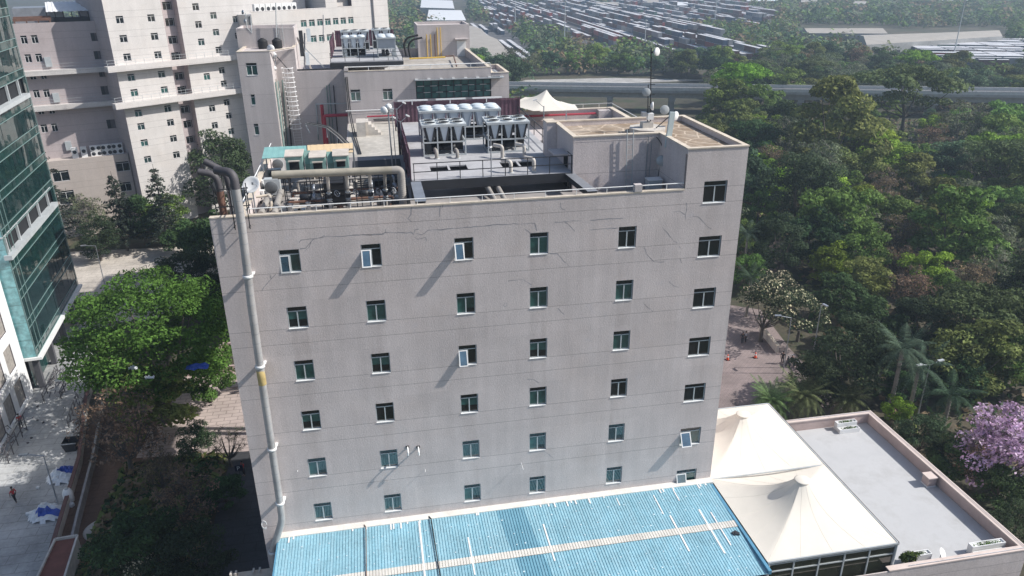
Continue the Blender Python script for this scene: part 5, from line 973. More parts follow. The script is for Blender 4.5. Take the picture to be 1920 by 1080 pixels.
# ------------------------------------------------------------------ ground, roads, paving
def groundmat():
    m, t, b_, pos = newmat("dry_earth")
    a = ramp(t, noise(t, pos, .045, 8, .65), .4, .62); c = mixcol(t, a, (.045, .043, .026), (.085, .07, .045))
    c = mixcol(t, ramp(t, noise(t, pos, .12, 8, .7), .5, .62), c, (.035, .05, .018)); c = mulcol(t, c, ramp(t, noise(t, pos, 1.7, 6, .7), .3, .7, .65, 1.3))
    t.links.new(c, b_.inputs['Base Color']); b_.inputs['Roughness'].default_value = .95; return m
m = MB(); m.quad((-1500, -120, G), (3500, -120, G), (3500, 5200, G), (-1500, 5200, G)); struct(m.build('ground', groundmat()))
def sheet(name, pts, mt, dz): 
    m = MB(); m.add([(p[0], p[1], G+dz) for p in pts], [tuple(range(len(pts)))]); return struct(m.build(name, mt))
def concmat(name, col, s=.6, lo=.7):
    m, t, b_, pos = newmat(name)
    c = mulcol(t, col, ramp(t, noise(t, pos, .25, 8, .65), .35, .65, lo, 1.15)); c = mulcol(t, c, ramp(t, noise(t, pos, 3, 6, .75), .3, .7, .8, 1.15))
    br_ = nd(t, "ShaderNodeTexBrick"); br_.inputs['Scale'].default_value = .22; br_.inputs['Mortar Size'].default_value = .006; br_.inputs['Color1'].default_value = br_.inputs['Color2'].default_value = (1, 1, 1, 1); br_.inputs['Mortar'].default_value = (.62, .6, .58, 1); t.links.new(pos, br_.inputs['Vector'])
    c = mulcol(t, c, br_.outputs['Color']); t.links.new(c, b_.inputs['Base Color']); b_.inputs['Roughness'].default_value = .92; return m
m_road = concmat("dusty_concrete_road", (.37, .375, .375))
KE = [(-19.3, 8), (-19.8, 11.6), (-22.2, 27.5), (-25.2, 39.5), (-27.2, 52), (-28.4, 62)]      # right kerb of the side road
sheet('road', [(-60, -20), (-17.5, -20)] + KE + [(-28.4, 62), (-60, 62)], m_road, .006)
sheet('yard', [(-70, 62.01), (-20, 62.01), (-12, 92), (-70, 96)], concmat("sandy_yard", (.52, .47, .41)), .01)
sheet('service_road', [(-7.5, -8), (.2, -8), (.2, 60), (-6, 60), (-7.5, 24)], concmat("dark_asphalt", (.06, .062, .068)), .008)
def pav(name, col, col2, sc):
    m, t, b_, pos = newmat(name); br_ = nd(t, "ShaderNodeTexBrick"); br_.inputs['Scale'].default_value = sc; br_.inputs['Mortar Size'].default_value = .02; br_.inputs['Color1'].default_value = col + (1,); br_.inputs['Color2'].default_value = col2 + (1,); br_.inputs['Mortar'].default_value = tuple(.6*x for x in col) + (1,); t.links.new(pos, br_.inputs['Vector'])
    c = mulcol(t, br_.outputs['Color'], ramp(t, noise(t, pos, .3, 7), .3, .7, .75, 1.2)); t.links.new(c, b_.inputs['Base Color']); b_.inputs['Roughness'].default_value = .9; return m
m_pav = pav("pink_pavers", (.27, .215, .205), (.235, .19, .18), .9)
sheet('paved_court', [(-17, 27.5), (-.2, 26), (-.2, 44), (-17, 44)], pav("court_slabs", (.46, .38, .35), (.42, .35, .32), .35), .012)
sheet('plaza', [(32, 8.7), (54, 8.7), (59, 24), (60, 36), (62, 48), (50, 56), (36, 56)], m_pav, .012)
sheet('path', [(63, 44), (65, 43.5), (79, 74), (77, 76)], concmat("earth_path", (.20, .145, .11)), .012)
sheet('red_soil', [(-22.0, 14), (-14, 14), (-15, 27.4), (-24, 40)], concmat("red_soil", (.16, .095, .065)), .004)
# kerb and boundary wall along the side road
bw = thing('boundary_wall', 'low maroon topped boundary wall along the right side of the dusty road', 'wall', (-21, 20, G)); m = MB(); c = MB(); n = len(KE)
for p, q in zip(KE[:-1], KE[1:]): p, q = Vector((*p, G)), Vector((*q, G)); m.bar(p+Vector((0,0,.45)), q+Vector((0,0,.45)), .28, .9); c.bar(p+Vector((0,0,.94)), q+Vector((0,0,.94)), .34, .09)
m.build('wall', m_pad, bw); c.build('wall_cap', mat("maroon_cap", (.12, .06, .055), var=.25), bw)
wl3 = thing('inner_wall', 'second low grey wall behind the boundary wall, forming a narrow strip', 'wall', (-19, 20, G)); m = MB(); IN = [(-18.2, 11), (-19.4, 18), (-20.9, 27.5), (-23, 38)]
for p, q in zip(IN[:-1], IN[1:]): m.bar((*p, G+.5), (*q, G+.5), .22, 1.0)
m.build('wall', mat("grey_block_wall", (.26, .25, .25), var=.25, dirt=.3), wl3)
P = [hz(90, 1085, G+2.2), hz(151, 1005, G+2.2), hz(107, 1012, G+2.2), hz(62, 1090, G+2.2)]; P = [hz(120, 1090, G+2.2), hz(146, 1006, G+2.2), hz(104, 1013, G+2.2), hz(68, 1090, G+2.2)]
rt = thing('red_roof_shed', 'small shed with flat red brown roof and pale rim in the lower left corner', 'shed', (P[1][0], P[1][1]-2, G)); m = MB(); m.prism([(p[0], p[1]) for p in P], G, G+2.2); m.build('wall', m_pad, rt); m = MB(); c0 = sum(P)/4; m.prism([tuple((p+(c0-p)*.06)[:2]) for p in P], G+2.201, G+2.23); m.build('roof', mat("red_oxide_roof", (.17, .06, .045), var=.2, dirt=.3), rt); m = MB(); [m.bar((*p[:2], G+2.3), (*q[:2], G+2.3), .16, .2) for p, q in zip(P, P[1:]+P[:1])]; m.build('rim', m_pad, rt)
# street lamps on poles
def street_lamp(label, base, h, dx, dy, L=1.6, two=False):
    o = thing('street_lamp', label, 'street lamp', (base[0], base[1], G)); MB().tube([(base[0], base[1], G), (base[0], base[1], G+h)], [.075, .045], 8).build('pole', m_steel, o); m = MB(); l = math.hypot(dx, dy)
    for s in ((1, -1) if two else (1,)):
        e = (base[0]+s*dx/l*L, base[1]+s*dy/l*L, G+h+.25); m.tube([(base[0], base[1], G+h-.05), e], .04, 6); MB().cbox((e[0], e[1], e[2]), (.75, .3, .12), math.atan2(dy, dx)).build('lamp_head', m_wgrey if two else m_steel, o)
    m.build('arm', m_steel, o)
for (u, v, h, dx, dy, lab) in ((112, 955, 6.0, -1, .05, 'leaning street lamp by the white tarpaulin heaps on the dusty road'), (166, 806, 6.0, -1, .1, 'street lamp beside the scrap metal frame on the dusty road'), (198, 540, 7, -1, -.2, 'street lamp in the sunlit yard behind the glass tower'), (1468, 700, 7.5, -1, .2, 'thin street lamp on the pink plaza beside the white flowered tree')):
    street_lamp(lab, hz(u, v, G), h, dx, dy)
street_lamp('double armed street lamp with white heads behind the palms', hz(1718, 790, G), 7.0, 1, .15, 1.4, True); street_lamp('street lamp with white head rising through the dark trees behind the plaza', hz(1520, 690, G), 8.5, .2, -1, .6)
# tarpaulin heaps and rubble on the road
m_tarpw = mat("white_tarpaulin", (.62, .64, .66), rough=.6, var=.25, scale=2.5); m_tarpb = mat("blue_tarpaulin", (.02, .07, .36), rough=.5, var=.3, scale=2)
def heap(label, u, v, w, d, h, frac, seed):
    p = hz(u, v, G); rnd = random.Random(seed); o = thing('tarpaulin_heap', label, 'heap', (p[0], p[1], G)); V = []; N = 14
    for i in range(N+1):
        for j in range(N+1):
            x, y = i/N*2-1, j/N*2-1; r = min(1, math.hypot(x, y)); V.append((p[0]+x*w, p[1]+y*d, G+.02+max(0, h*(1-r**2)*rnd.uniform(.55, 1.2))+.05*math.sin(x*9+seed)*max(0, 1-r)))
    F = [(i*(N+1)+j, (i+1)*(N+1)+j, (i+1)*(N+1)+j+1, i*(N+1)+j+1) for i in range(N) for j in range(N) if math.hypot((i+.5)/N*2-1, (j+.5)/N*2-1) < .95]
    w_ = MB(); us_ = sorted({i for f in F for i in f}); ix = {i: k for k, i in enumerate(us_)}; w_.add([V[i] for i in us_], [tuple(ix[i] for i in f) for f in F]); w_.build('white_sheet', m_tarpw, o); b_ = MB(); sel = [f for f in F if frac[0] < f[0]/(N+1)/N < frac[1] and frac[2] < (f[0] % (N+1))/N < frac[3]]; us_ = sorted({i for f in sel for i in f}); ix = {i: k for k, i in enumerate(us_)}; b_.add([(V[i][0], V[i][1], V[i][2]+.04) for i in us_], [tuple(ix[i] for i in f) for f in sel]); b_.build('blue_sheet', m_tarpb, o)
    m = MB(); [m.cbox((p[0]+rnd.uniform(-1.1, 1.1)*w, p[1]+rnd.uniform(-1.2, 1.1)*d, G+.15), (rnd.uniform(.2, .6), rnd.uniform(.2, .5), rnd.uniform(.15, .4)), rnd.uniform(0, 3)) for k in range(10)]; m.build('bag', m_tarpw, o)
heap('heap of white sheeting with crumpled blue tarpaulin on top beside the wall, farther one', 118, 893, 1.5, 1.5, .9, (.4, .9, .35, .8), 3); heap('heap of white sheeting with a blue strip along its front, nearer one', 90, 965, 1.7, 1.3, 1.0, (.3, .95, .15, .4), 5)
def scrap(label, u, v, n, w, d, h, seed, ang=0.):
    p = hz(u, v, G); rnd = random.Random(seed); o = MB(); ca, sa = math.cos(ang), math.sin(ang)
    f = lambda x, y, z: (p[0]+x*ca-y*sa, p[1]+x*sa+y*ca, G+z)
    for x in (-w, w):
        for y in np.linspace(-d, d, 5): o.bar(f(x, y, 0), f(x, y, h), .07)
        for z in (h*.5, h): o.bar(f(x, -d, z), f(x, d, z), .06)
    for k in range(n): a = (rnd.uniform(-w, w), rnd.uniform(-d, d), rnd.uniform(.05, h)); o.bar(f(*a), f(a[0]+rnd.uniform(-.8, .8), a[1]+rnd.uniform(-1.8, 1.8), max(.05, a[2]+rnd.uniform(-.5, .5))), .06)
    tag(o.build('scrap_frame', m_soot), label, 'scrap metal')
scrap('pile of dark scrap bars on the pavement in front of the glass tower', 112, 722, 34, .9, 3.6, 1.0, 1, .12); scrap('cage of scrap metal bars beside the street lamp on the dusty road', 147, 778, 16, .5, 2.6, 1.1, 2, .15); scrap('scaffold bars stacked at the left road edge before the white block', 18, 838, 26, .8, 3.2, 1.8, 3, .1); scrap('dark trestles standing in the shaded yard behind the big tree', 270, 520, 12, .8, 2.0, 1.3, 6, -.4)
m = MB(); rnd = random.Random(9)
for k in range(80):
    t_ = rnd.random(); i = rnd.randrange(len(KE)-2); q = Vector((*KE[i], 0)).lerp(Vector((*KE[i+1], 0)), t_) if rnd.random() < .4 else Vector((rnd.uniform(-31, -26), rnd.uniform(24, 47), 0)); s = rnd.uniform(.08, .25); m.cbox((q.x-rnd.uniform(.3, 1.3), q.y, G+s*.3), (s, s*.8, s*.6), rnd.uniform(0, 3), 0 if rnd.random() < .5 else 1)
o = m.build('road_rubble', [mat('grey_rubble', (.28, .28, .28), var=.3), m_soot]); tag(o, 'scattered rubble and scraps along the edges of the dusty road', 'rubble'); o['kind'] = 'stuff'
p = hz(136, 842, G); o = thing('waste_bin', 'dark open topped waste bin at the right edge of the dusty road', 'bin', (p[0], p[1], G)); MB().add([(p[0]-.5, p[1]-.5, G), (p[0]+.5, p[1]-.5, G), (p[0]+.5, p[1]+.5, G), (p[0]-.5, p[1]+.5, G), (p[0]-.7, p[1]-.7, G+1.1), (p[0]+.7, p[1]-.7, G+1.1), (p[0]+.7, p[1]+.7, G+1.1), (p[0]-.7, p[1]+.7, G+1.1)], [(0,3,2,1),(0,1,5,4),(1,2,6,5),(2,3,7,6),(3,0,4,7)]).build('tub', m_dark, o); MB().box(p[0]-.75, p[0]+.75, p[1]-.75, p[1]-.68, G+1.05, G+1.15).build('rim', m_steel, o)
p = hz(131, 940, G); o = thing('white_barrel', 'white rounded tank standing in the strip behind the boundary wall', 'tank', (p[0], p[1], G)); MB().lathe([(.4, 0), (.45, .3), (.45, 1.0), (.3, 1.35), (0, 1.45)], (p[0], p[1], G), n=16).build('shell', m_white, o); MB().lathe([(.16, 1.40), (.16, 1.5), (0, 1.52)], (p[0], p[1], G), n=12).build('cap', m_wgrey, o)
p = hz(191, 993, G); tag(MB().lathe([(1.5, 0), (1.5, .08), (1.35, .1), (0, .12)], (p[0], p[1], G), n=28).build('well_cover', m_pad), 'round pale concrete cover lying in the dark shrubbery', 'cover')
# court furniture on the left: low walls, bare bed edging, parking sign
o = thing('garden_wall', 'low pinkish garden walls stepping beside the paved court left of the office', 'wall', (-8, 42, G)); m = MB(); m.box(-16, -.4, 44, 44.35, G, G+.9); m.box(-12, -.4, 50, 50.35, G, G+1.1); m.box(-12.3, -12, 44.36, 50.3, G, G+.9); m.build('wall', m_pink, o)
for j, (y, lab) in enumerate(((46.5, 'tangle of dark pipes and timber lying inside the garden walls'), (40.0, 'rack of dark rails across the paved court'))):
    m = MB(); rnd = random.Random(j); [m.bar((-10+rnd.uniform(-1, 1), y+rnd.uniform(-1.5, 1.5), G+.2+.1*rnd.random()), (-2+rnd.uniform(-2, 1), y+rnd.uniform(-1.5, 1.5), G+.25+.3*rnd.random()), .12) for k in range(12)]; tag(m.build('timber_stack', m_soot), lab, 'timber')
def text_mesh(name, s, size, mt, parent, M4):
    cu = bpy.data.curves.new(name, 'FONT'); cu.body = s; cu.size = size; cu.align_x = 'CENTER'; cu.align_y = 'CENTER'; cu.extrude = .004; t = bpy.data.objects.new(name, cu); COL.objects.link(t); dg = bpy.context.evaluated_depsgraph_get(); me = bpy.data.meshes.new_from_object(t.evaluated_get(dg)); bpy.data.objects.remove(t)
    me.transform(M4); me.materials.append(mt); o = bpy.data.objects.new(name, me); COL.objects.link(o); o.parent = parent; return o
p = hz(452, 900, G); o = thing('parking_sign', 'small dark parking sign with a white P on a post beside the red shirted person', 'sign', (p[0], p[1], G)); MB().tube([(p[0], p[1], G), (p[0], p[1], G+1.5)], .04, 6).build('post', m_dark, o); MB().box(p[0]-.38, p[0]+.38, p[1]-.06, p[1]-.02, G+1.1, G+1.75).build('plate', mat("navy_plate", (.012, .015, .04), rough=.4), o)
text_mesh('lettering', 'P', .62, m_white, o, Matrix.Translation((-.05, -.07, 1.42)) @ Matrix.Rotation(PI/2, 4, 'X'))
# traffic cones
def cone(u, v, lab):
    p = hz(u, v, G); o = thing('traffic_cone', lab, 'traffic cone', (p[0], p[1], G+.012), 'orange traffic cones on the plaza', 0, True); mo = MATC
    MB().box(-.25, .25, -.25, .25, 0, .05).build('base', m_black, o); MB().lathe([(.19, .05), (.12, .4)], n=14).lathe([(.085, .56), (.04, .8), (0, .8)], n=14).build('cone', mo, o); MB().lathe([(.12, .4), (.085, .56)], n=14).build('reflective_band', m_white, o)
MATC = mat("cone_orange", (.75, .09, .03), rough=.5, var=.1)
cone(1364, 675, 'orange traffic cone nearest the office wall on the pink plaza'); cone(1416, 671, 'orange traffic cone in the tree shade on the pink plaza')

# ------------------------------------------------------------------ people
def skin(name, V, E, R, mt, parent, sub=2):
    me = bpy.data.meshes.new(name); me.from_pydata(V, E, []); o = bpy.data.objects.new(name, me); COL.objects.link(o); md = o.modifiers.new('s', 'SKIN')
    for i, d in enumerate(me.skin_vertices[0].data): d.radius = (R[i], R[i]) if not isinstance(R[i], tuple) else R[i]; d.use_root = i == 0
    o.modifiers.new('u', 'SUBSURF').levels = sub; dg = bpy.context.evaluated_depsgraph_get(); m2 = bpy.data.meshes.new_from_object(o.evaluated_get(dg)); bpy.data.objects.remove(o)
    m2.materials.clear(); m2.materials.append(mt); [setattr(p, 'use_smooth', True) for p in m2.polygons]; o = bpy.data.objects.new(name, m2); COL.objects.link(o); o.parent = parent; return o
m_skin = mat("brown_skin", (.20, .11, .075), rough=.6, var=.08); m_hair = mat("black_hair", (.012, .01, .01), rough=.5)
def person(label, loc_, rz, shirt, trousers, stride=.18, arm=.12, group=None):
    o = thing('person', label, 'person', loc_, group, rz, True); s = stride
    # pelvis, spine, neck, head, legs, arms with five finger hands at this scale as short tapered chains
    V = [(0,0,.93),(0,0,1.12),(0,0,1.38),(0,.0,1.49),(0,.02,1.60),(0,.03,1.70), (.09,0,.90),(.10,s*.5,.50),(.10,s*.35-.05,.09),(.10,s*.35+.12,.03), (-.09,0,.90),(-.10,-s*.3,.50),(-.10,-s*1.1,.09),(-.10,-s*1.1+.14,.03), (.19,0,1.40),(.24,-arm,1.13),(.25,-arm*.3+.05,.88),(.25,-arm*.2+.07,.78), (-.19,0,1.40),(-.24,arm,1.13),(-.25,arm*1.3,.88),(-.25,arm*1.4,.78)]
    E = [(0,1),(1,2),(2,3),(3,4),(4,5),(0,6),(6,7),(7,8),(8,9),(0,10),(10,11),(11,12),(12,13),(2,14),(14,15),(15,16),(16,17),(2,18),(18,19),(19,20),(20,21)]
    R = [(.13,.09),(.12,.085),(.13,.09),.05,(.075,.09),(.07,.08),.075,.05,.035,.03,.075,.05,.035,.03,.05,.04,.028,.025,.05,.04,.028,.025]
    for sx, b_ in ((1, 17), (-1, 21)):
        bx, by, bz = V[b_]
        for k in range(5): V.append((bx+sx*(-.015+(.02 if k == 4 else 0)), by-.03+.016*k, bz-.07-(.012 if k in (1, 2) else 0)+(.03 if k == 4 else 0))); E.append((b_, len(V)-1)); R.append(.009)
    skin('body', V, E, R, m_skin, o)
    skin('shirt', [V[0], V[1], V[2], V[14], V[15], V[18], V[19]], [(0,1),(1,2),(2,3),(3,4),(2,5),(5,6)], [(.15,.11),(.14,.105),(.15,.105),.07,.055,.07,.055], shirt, o)
    skin('trousers', [(0,0,.95), V[6], V[7], (V[8][0], V[8][1], .14), V[10], V[11], (V[12][0], V[12][1], .14)], [(0,1),(1,2),(2,3),(0,4),(4,5),(5,6)], [(.15,.11),.095,.07,.06,.095,.07,.06], trousers, o)
    MB().lathe([(.095, 0), (.105, .05), (.085, .11), (0, .135)], (0, .0, 1.665), n=14).build('hair', m_hair, o)
    m = MB(); m.lathe([(.014, 0), (.018, .02), (0, .045)], (0, .125, 1.62), Matrix.Rotation(-PI/2, 3, 'X'), 6); m.box(-.03, .03, .105, .117, 1.575, 1.583); [m.box(x-.012, x+.012, .108, .118, 1.655, 1.667) for x in (-.035, .035)]; m.build('face', m_hair, o)
    return o
m_reds = mat("red_cloth", (.42, .03, .04), var=.1); m_navy = mat("dark_trousers", (.02, .022, .03), var=.2); m_lgt = mat("pale_shirt", (.50, .50, .52), var=.1)
p = hz(30, 942, G); person('person in red shirt and dark trousers walking alone on the dusty road', (p[0], p[1], G+.006), 1.2, m_reds, m_navy)
p = hz(458, 892, G); person('person in red shirt standing beside the parking sign in the shade', (p[0], p[1], G+.008), 2.4, m_reds, m_navy, .02)
p = hz(41, 802, G); person('person in red top half hidden behind the scaffold bars by the white block', (p[0], p[1], G+.006), .5, m_reds, m_navy, .1)
for j, (u, v, lab, sh) in enumerate(((1391, 645, 'person in dark clothes in tree shade on the plaza, left of a pair', m_navy), (1397, 643, 'person in pale shirt in tree shade on the plaza, right of a pair', m_lgt), (1466, 682, 'person in dark clothes beside the street lamp and parked motorbikes', m_navy), (1480, 722, 'person in dark clothes near the palms at the plaza edge', m_navy))):
    p = hz(u, v, G); person(lab, (p[0], p[1], G+.012), j*1.3, sh, m_navy, .05)
def motorbike(label, loc_, rz, body):
    o = thing('motorbike', label, 'motorbike', loc_, 'motorbikes parked by the plaza lamp', rz, True); R = Matrix.Rotation(PI/2, 3, 'X')
    for x in (-.62, .62):
        w = MB().lathe([(.22, -.05), (.29, -.06), (.31, 0), (.29, .06), (.22, .05), (.22, -.05)], (x, 0, .31), R, 18).build('wheel', m_black, o); MB().lathe([(.04, -.05), (.05, 0), (.04, .05)], (x, 0, .31), R, 8).bar((x-.2, 0, .31), (x+.2, 0, .31), .03).bar((x, 0, .11), (x, 0, .51), .03).build('rim', m_steel, w)
    m = MB(); m.bar((.62, 0, .31), (.45, 0, .95), .06); m.bar((-.62, 0, .31), (-.1, 0, .5), .08); m.cbox((0, 0, .42), (.4, .26, .3)); m.build('frame', m_dark, o); MB().lathe([(0, -.28), (.12, -.2), (.15, 0), (.12, .2), (0, .26)], (.15, 0, .78), Matrix.Rotation(PI/2, 3, 'Y'), 12).build('tank', body, o); MB().cbox((-.35, 0, .78), (.65, .24, .1)).build('seat', m_black, o); MB().tube([(.42, -.34, 1.02), (.47, 0, .97), (.42, .34, 1.02)], .02, 6).build('handlebar', m_steel, o); MB().lathe([(0, 0), (.08, .02), (.09, .08), (0, .1)], (.55, 0, .86), Matrix.Rotation(PI/2, 3, 'Y'), 12).build('headlight', m_wgrey, o)
for j, (u, v) in enumerate(((1478, 684), (1486, 682), (1494, 690))): p = hz(u, v, G); motorbike(['dark motorbike nearest the street lamp on the plaza', 'dark motorbike in the middle of the three on the plaza edge', 'pale tanked motorbike at the right end of the three by the bushes'][j], (p[0], p[1], G+.012), 1.2+.1*j, [m_dark, m_rust, m_white][j])
pw = thing('planter_wall', 'low pale wall along the planting bed at the back of the pink plaza', 'wall', hz(1440, 640, G)); a, e = hz(1425, 622, G), hz(1457, 662, G); MB().bar((a[0], a[1], G+.5), (e[0], e[1], G+.5), .3, 1.0).build('wall', m_pad, pw); MB().bar((a[0], a[1], G+1.05), (e[0], e[1], G+1.05), .4, .1).build('cap', m_cop, pw)
# ------------------------------------------------------------------ trees
def quads_mesh(name, P, mi, mats):
    n = len(P); me = bpy.data.meshes.new(name); me.vertices.add(4*n); me.vertices.foreach_set('co', np.asarray(P, np.float32).ravel())
    me.loops.add(4*n); me.loops.foreach_set('vertex_index', np.arange(4*n, dtype=np.int32)); me.polygons.add(n); me.polygons.foreach_set('loop_start', np.arange(0, 4*n, 4, dtype=np.int32))
    for m in mats: me.materials.append(m)
    me.polygons.foreach_set('material_index', np.asarray(mi, np.int32)); me.update(calc_edges=True); me.validate(); return me
def leaf_quads(C, D, size, up=.5, asp=.55, jit=.7):
    n = len(C); nr = D + RNG.normal(0, jit, (n, 3)); nr[:, 2] += up; nr /= np.linalg.norm(nr, axis=1, keepdims=True)+1e-9
    h = np.tile(np.array([0., 0, 1]), (n, 1)); h[np.abs(nr[:, 2]) > .9] = (1, 0, 0); a = np.cross(nr, h); a /= np.linalg.norm(a, axis=1, keepdims=True)+1e-9; b = np.cross(nr, a)
    th = RNG.uniform(0, 2*PI, n)[:, None]; a, b = a*np.cos(th)+b*np.sin(th), b*np.cos(th)-a*np.sin(th); s = (size*RNG.uniform(.6, 1.4, n))[:, None]
    return np.stack([C-a*s, C-b*s*asp, C+a*s, C+b*s*asp], 1)
def crown(R, H, zc, ncl, per, leaf, flat=1., rc=(.22, .4), low=-.35, shell=.55, dome=False, up=.5):
    """leaf clumps spread through an ellipsoid of radius R and half height H round height zc; returns quads, tints, clump centres"""
    Q, MI, CC = [], [], []; k = 0
    while k < ncl:
        d = RNG.normal(0, 1, 3); d /= np.linalg.norm(d)
        if d[2] < low: continue
        rr = RNG.uniform(shell, 1.0); c = np.array([d[0]*R*rr, d[1]*R*rr, zc+d[2]*H*rr]); r = R*RNG.uniform(*rc); n = int(per*(r/(R*.3))**2*RNG.uniform(.7, 1.2)); k += 1
        v = RNG.normal(0, 1, (n, 3)); v /= np.linalg.norm(v, axis=1, keepdims=True); v[:, 2] = np.abs(v[:, 2])*RNG.choice([1, 1, 1, -.5], n); rad_ = RNG.uniform(.45, 1.05, n)[:, None]**.5
        P = c + v*rad_*r*np.array([1, 1, .62*flat]); Q.append(leaf_quads(P, v, leaf, up)); MI.append(np.where(RNG.random(n) < .7, RNG.integers(0, 3), RNG.integers(0, 3, n))); CC.append(c)
    return np.concatenate(Q), np.concatenate(MI), CC
def limbs(m, CC, zb, r0, k=9, base=(0, 0), lean=.2, mi=0):
    top = np.mean(CC, 0); pts = [(base[0], base[1], 0), (base[0]+lean*.3, base[1], zb*.5), (base[0]*.5+lean*.5, base[1]*.5, zb)]; m.tube(pts, [r0*1.25, r0, r0*.8], 8, mi)
    for c in CC[:k]:
        s = Vector(pts[2]); e = Vector(c); mid = s.lerp(e, .5)+Vector((0, 0, -.12*(e-s).length)); m.tube([s-Vector((0, 0, .3*random.random())), mid, e], [r0*.5, r0*.3, r0*.08], 5, mi)
m_bark = mat("tree_bark", (.10, .085, .07), var=.3, scale=3); m_pale = mat("pale_bark", (.26, .24, .21), var=.25, scale=3)
LM = {}
def leaves3(nm, c, vary=.3, tr=.28):
    if nm not in LM: LM[nm] = [leafmat(nm+"_leaf", tuple(x*f for x in c), vary, tr) for f in (.72, 1., 1.35)]
    return LM[nm]
KC = {'bright': (.098, .15, .02), 'green': (.062, .10, .024), 'dark': (.024, .046, .017), 'olive': (.075, .09, .028), 'grey': (.07, .084, .05), 'brown': (.115, .085, .055), 'yellow': (.15, .175, .02), 'teal': (.04, .07, .038), 'bigbright': (.027, .066, .013), 'umbrella': (.085, .15, .018), 'spread': (.045, .06, .024), 'darkfine': (.026, .04, .02)}
KC = {k: tuple(min(.9, x*(2.1, 2.08, 2.0)[i]) for i, x in enumerate(c)) for k, c in KC.items()}
PROTO = {}
def proto(kind, variant):
    key = (kind, variant)
    if key in PROTO: return PROTO[key]
    form = {'bright': 'round', 'green': 'round', 'dark': 'round', 'olive': 'round', 'grey': 'wispy', 'brown': 'twiggy', 'yellow': 'round', 'teal': 'round', 'umbrella': 'umbrella', 'spread': 'umbrella', 'bigbright': 'big', 'pink': 'pink', 'white': 'white', 'darkfine': 'fine', 'shrub': 'shrub', 'bare': 'bare'}[kind]
    nm = {'umbrella': 'rain_tree', 'spread': 'rain_tree', 'pink': 'flowering_tree', 'white': 'flowering_tree', 'shrub': 'shrub', 'bare': 'bare_tree', 'brown': 'dry_tree'}.get(kind, 'broadleaf_tree')
    root = bpy.data.objects.new(nm, None); COL.objects.link(root); ROFF[root.name] = (0, 0, 0); col = KC.get(kind, (.05, .1, .02)); tm = MB(); bark = m_bark; mats = leaves3(kind, col)
    if form == 'round': Q, MI, CC = crown(4.6, 4.5, 5.4, 46, 165, .24, rc=(.18, .40), low=-.8, shell=.5)
    elif form == 'wispy': Q, MI, CC = crown(4.6, 4.4, 5.4, 52, 90, .19, rc=(.15, .32), low=-.75, shell=.35); bark = m_pale
    elif form == 'fine': Q, MI, CC = crown(4.6, 4.6, 5.4, 54, 230, .16, rc=(.18, .36), low=-.85, shell=.5)
    elif form == 'twiggy': Q, MI, CC = crown(4.4, 4.3, 5.4, 56, 60, .16, rc=(.15, .32), low=-.7, shell=.3)
    elif form == 'umbrella': Q, MI, CC = crown(6.0, 2.2, 8.0, 44, 230, .22, .8, rc=(.16, .30), low=-.05, shell=.45); Q2, M2, C2 = crown(4.4, 1.7, 5.6, 14, 150, .2, .8, rc=(.2, .3), low=-.1, shell=.7); Q, MI = np.concatenate([Q, Q2]), np.concatenate([MI, M2]); CC = CC[:6]+C2
    elif form == 'big': Q, MI, CC = crown(5.6, 4.6, 7.1, 280, 400, .12, rc=(.11, .21), low=-.8, shell=.66)
    elif form == 'shrub': Q, MI, CC = crown(2.2, 1.3, 1.2, 18, 130, .12, rc=(.25, .42), low=-.3, shell=.4)
    elif form == 'pink':
        Q, MI, CC = crown(4.6, 4.6, 5.2, 80, 130, .17, rc=(.14, .28), low=-.6, shell=.4); mats = [leafmat("pink_blossom_%d" % i, c, .1, .2) for i, c in enumerate(((.44, .29, .43), (.57, .40, .56), (.66, .52, .64)))]
    elif form == 'white':
        Q, MI, CC = crown(4.6, 3.6, 5.6, 34, 120, .17, rc=(.2, .38), shell=.5); Qw = []
        for c in CC[:16]: v = RNG.normal(0, 1, (26, 3)); v /= np.linalg.norm(v, axis=1, keepdims=True); v[:, 2] = abs(v[:, 2]); Qw.append(leaf_quads(np.array(c)+v*1.25*np.array([1, 1, .75]), v, .15, .4, .9))
        Qw = np.concatenate(Qw); mats = leaves3('wf', (.05, .068, .035)); 
    elif form == 'bare': Q, MI, CC = crown(4.2, 3.8, 5.8, 40, 10, .12, rc=(.14, .3), shell=.4)
    zb = {'umbrella': 4.2, 'shrub': .5}.get(form, 2.2); limbs(tm, CC, zb, .26 if form != 'shrub' else .08, 16 if form in ('twiggy', 'bare', 'wispy') else 9)
    if form in ('twiggy', 'bare', 'pink', 'wispy'):
        for c in CC:
            for _ in range(7 if form != 'wispy' else 3):
                d = Vector((random.gauss(0, 1), random.gauss(0, 1), random.gauss(.5, .7))).normalized(); e = Vector(c)+d*random.uniform(.6, 1.5); s = Vector(c)-d*.5; m_ = (s+e)/2+Vector((random.uniform(-.2, .2), random.uniform(-.2, .2), 0)); tm.tube([s, m_, e], [.035, .025, .008], 3, 0, True, False)
    t = tm.build('trunk', bark); t.parent = root
    me = quads_mesh('crown', Q, MI, mats); c = bpy.data.objects.new('crown', me); COL.objects.link(c); c.parent = root
    if form == 'white':
        me = quads_mesh('blossom', Qw, np.zeros(len(Qw), int), [leafmat("cream_blossom", (.50, .46, .30), .1, .2)]); c = bpy.data.objects.new('blossom', me); COL.objects.link(c); c.parent = root
    PROTO[key] = [root, False]; return PROTO[key]
TREES = []
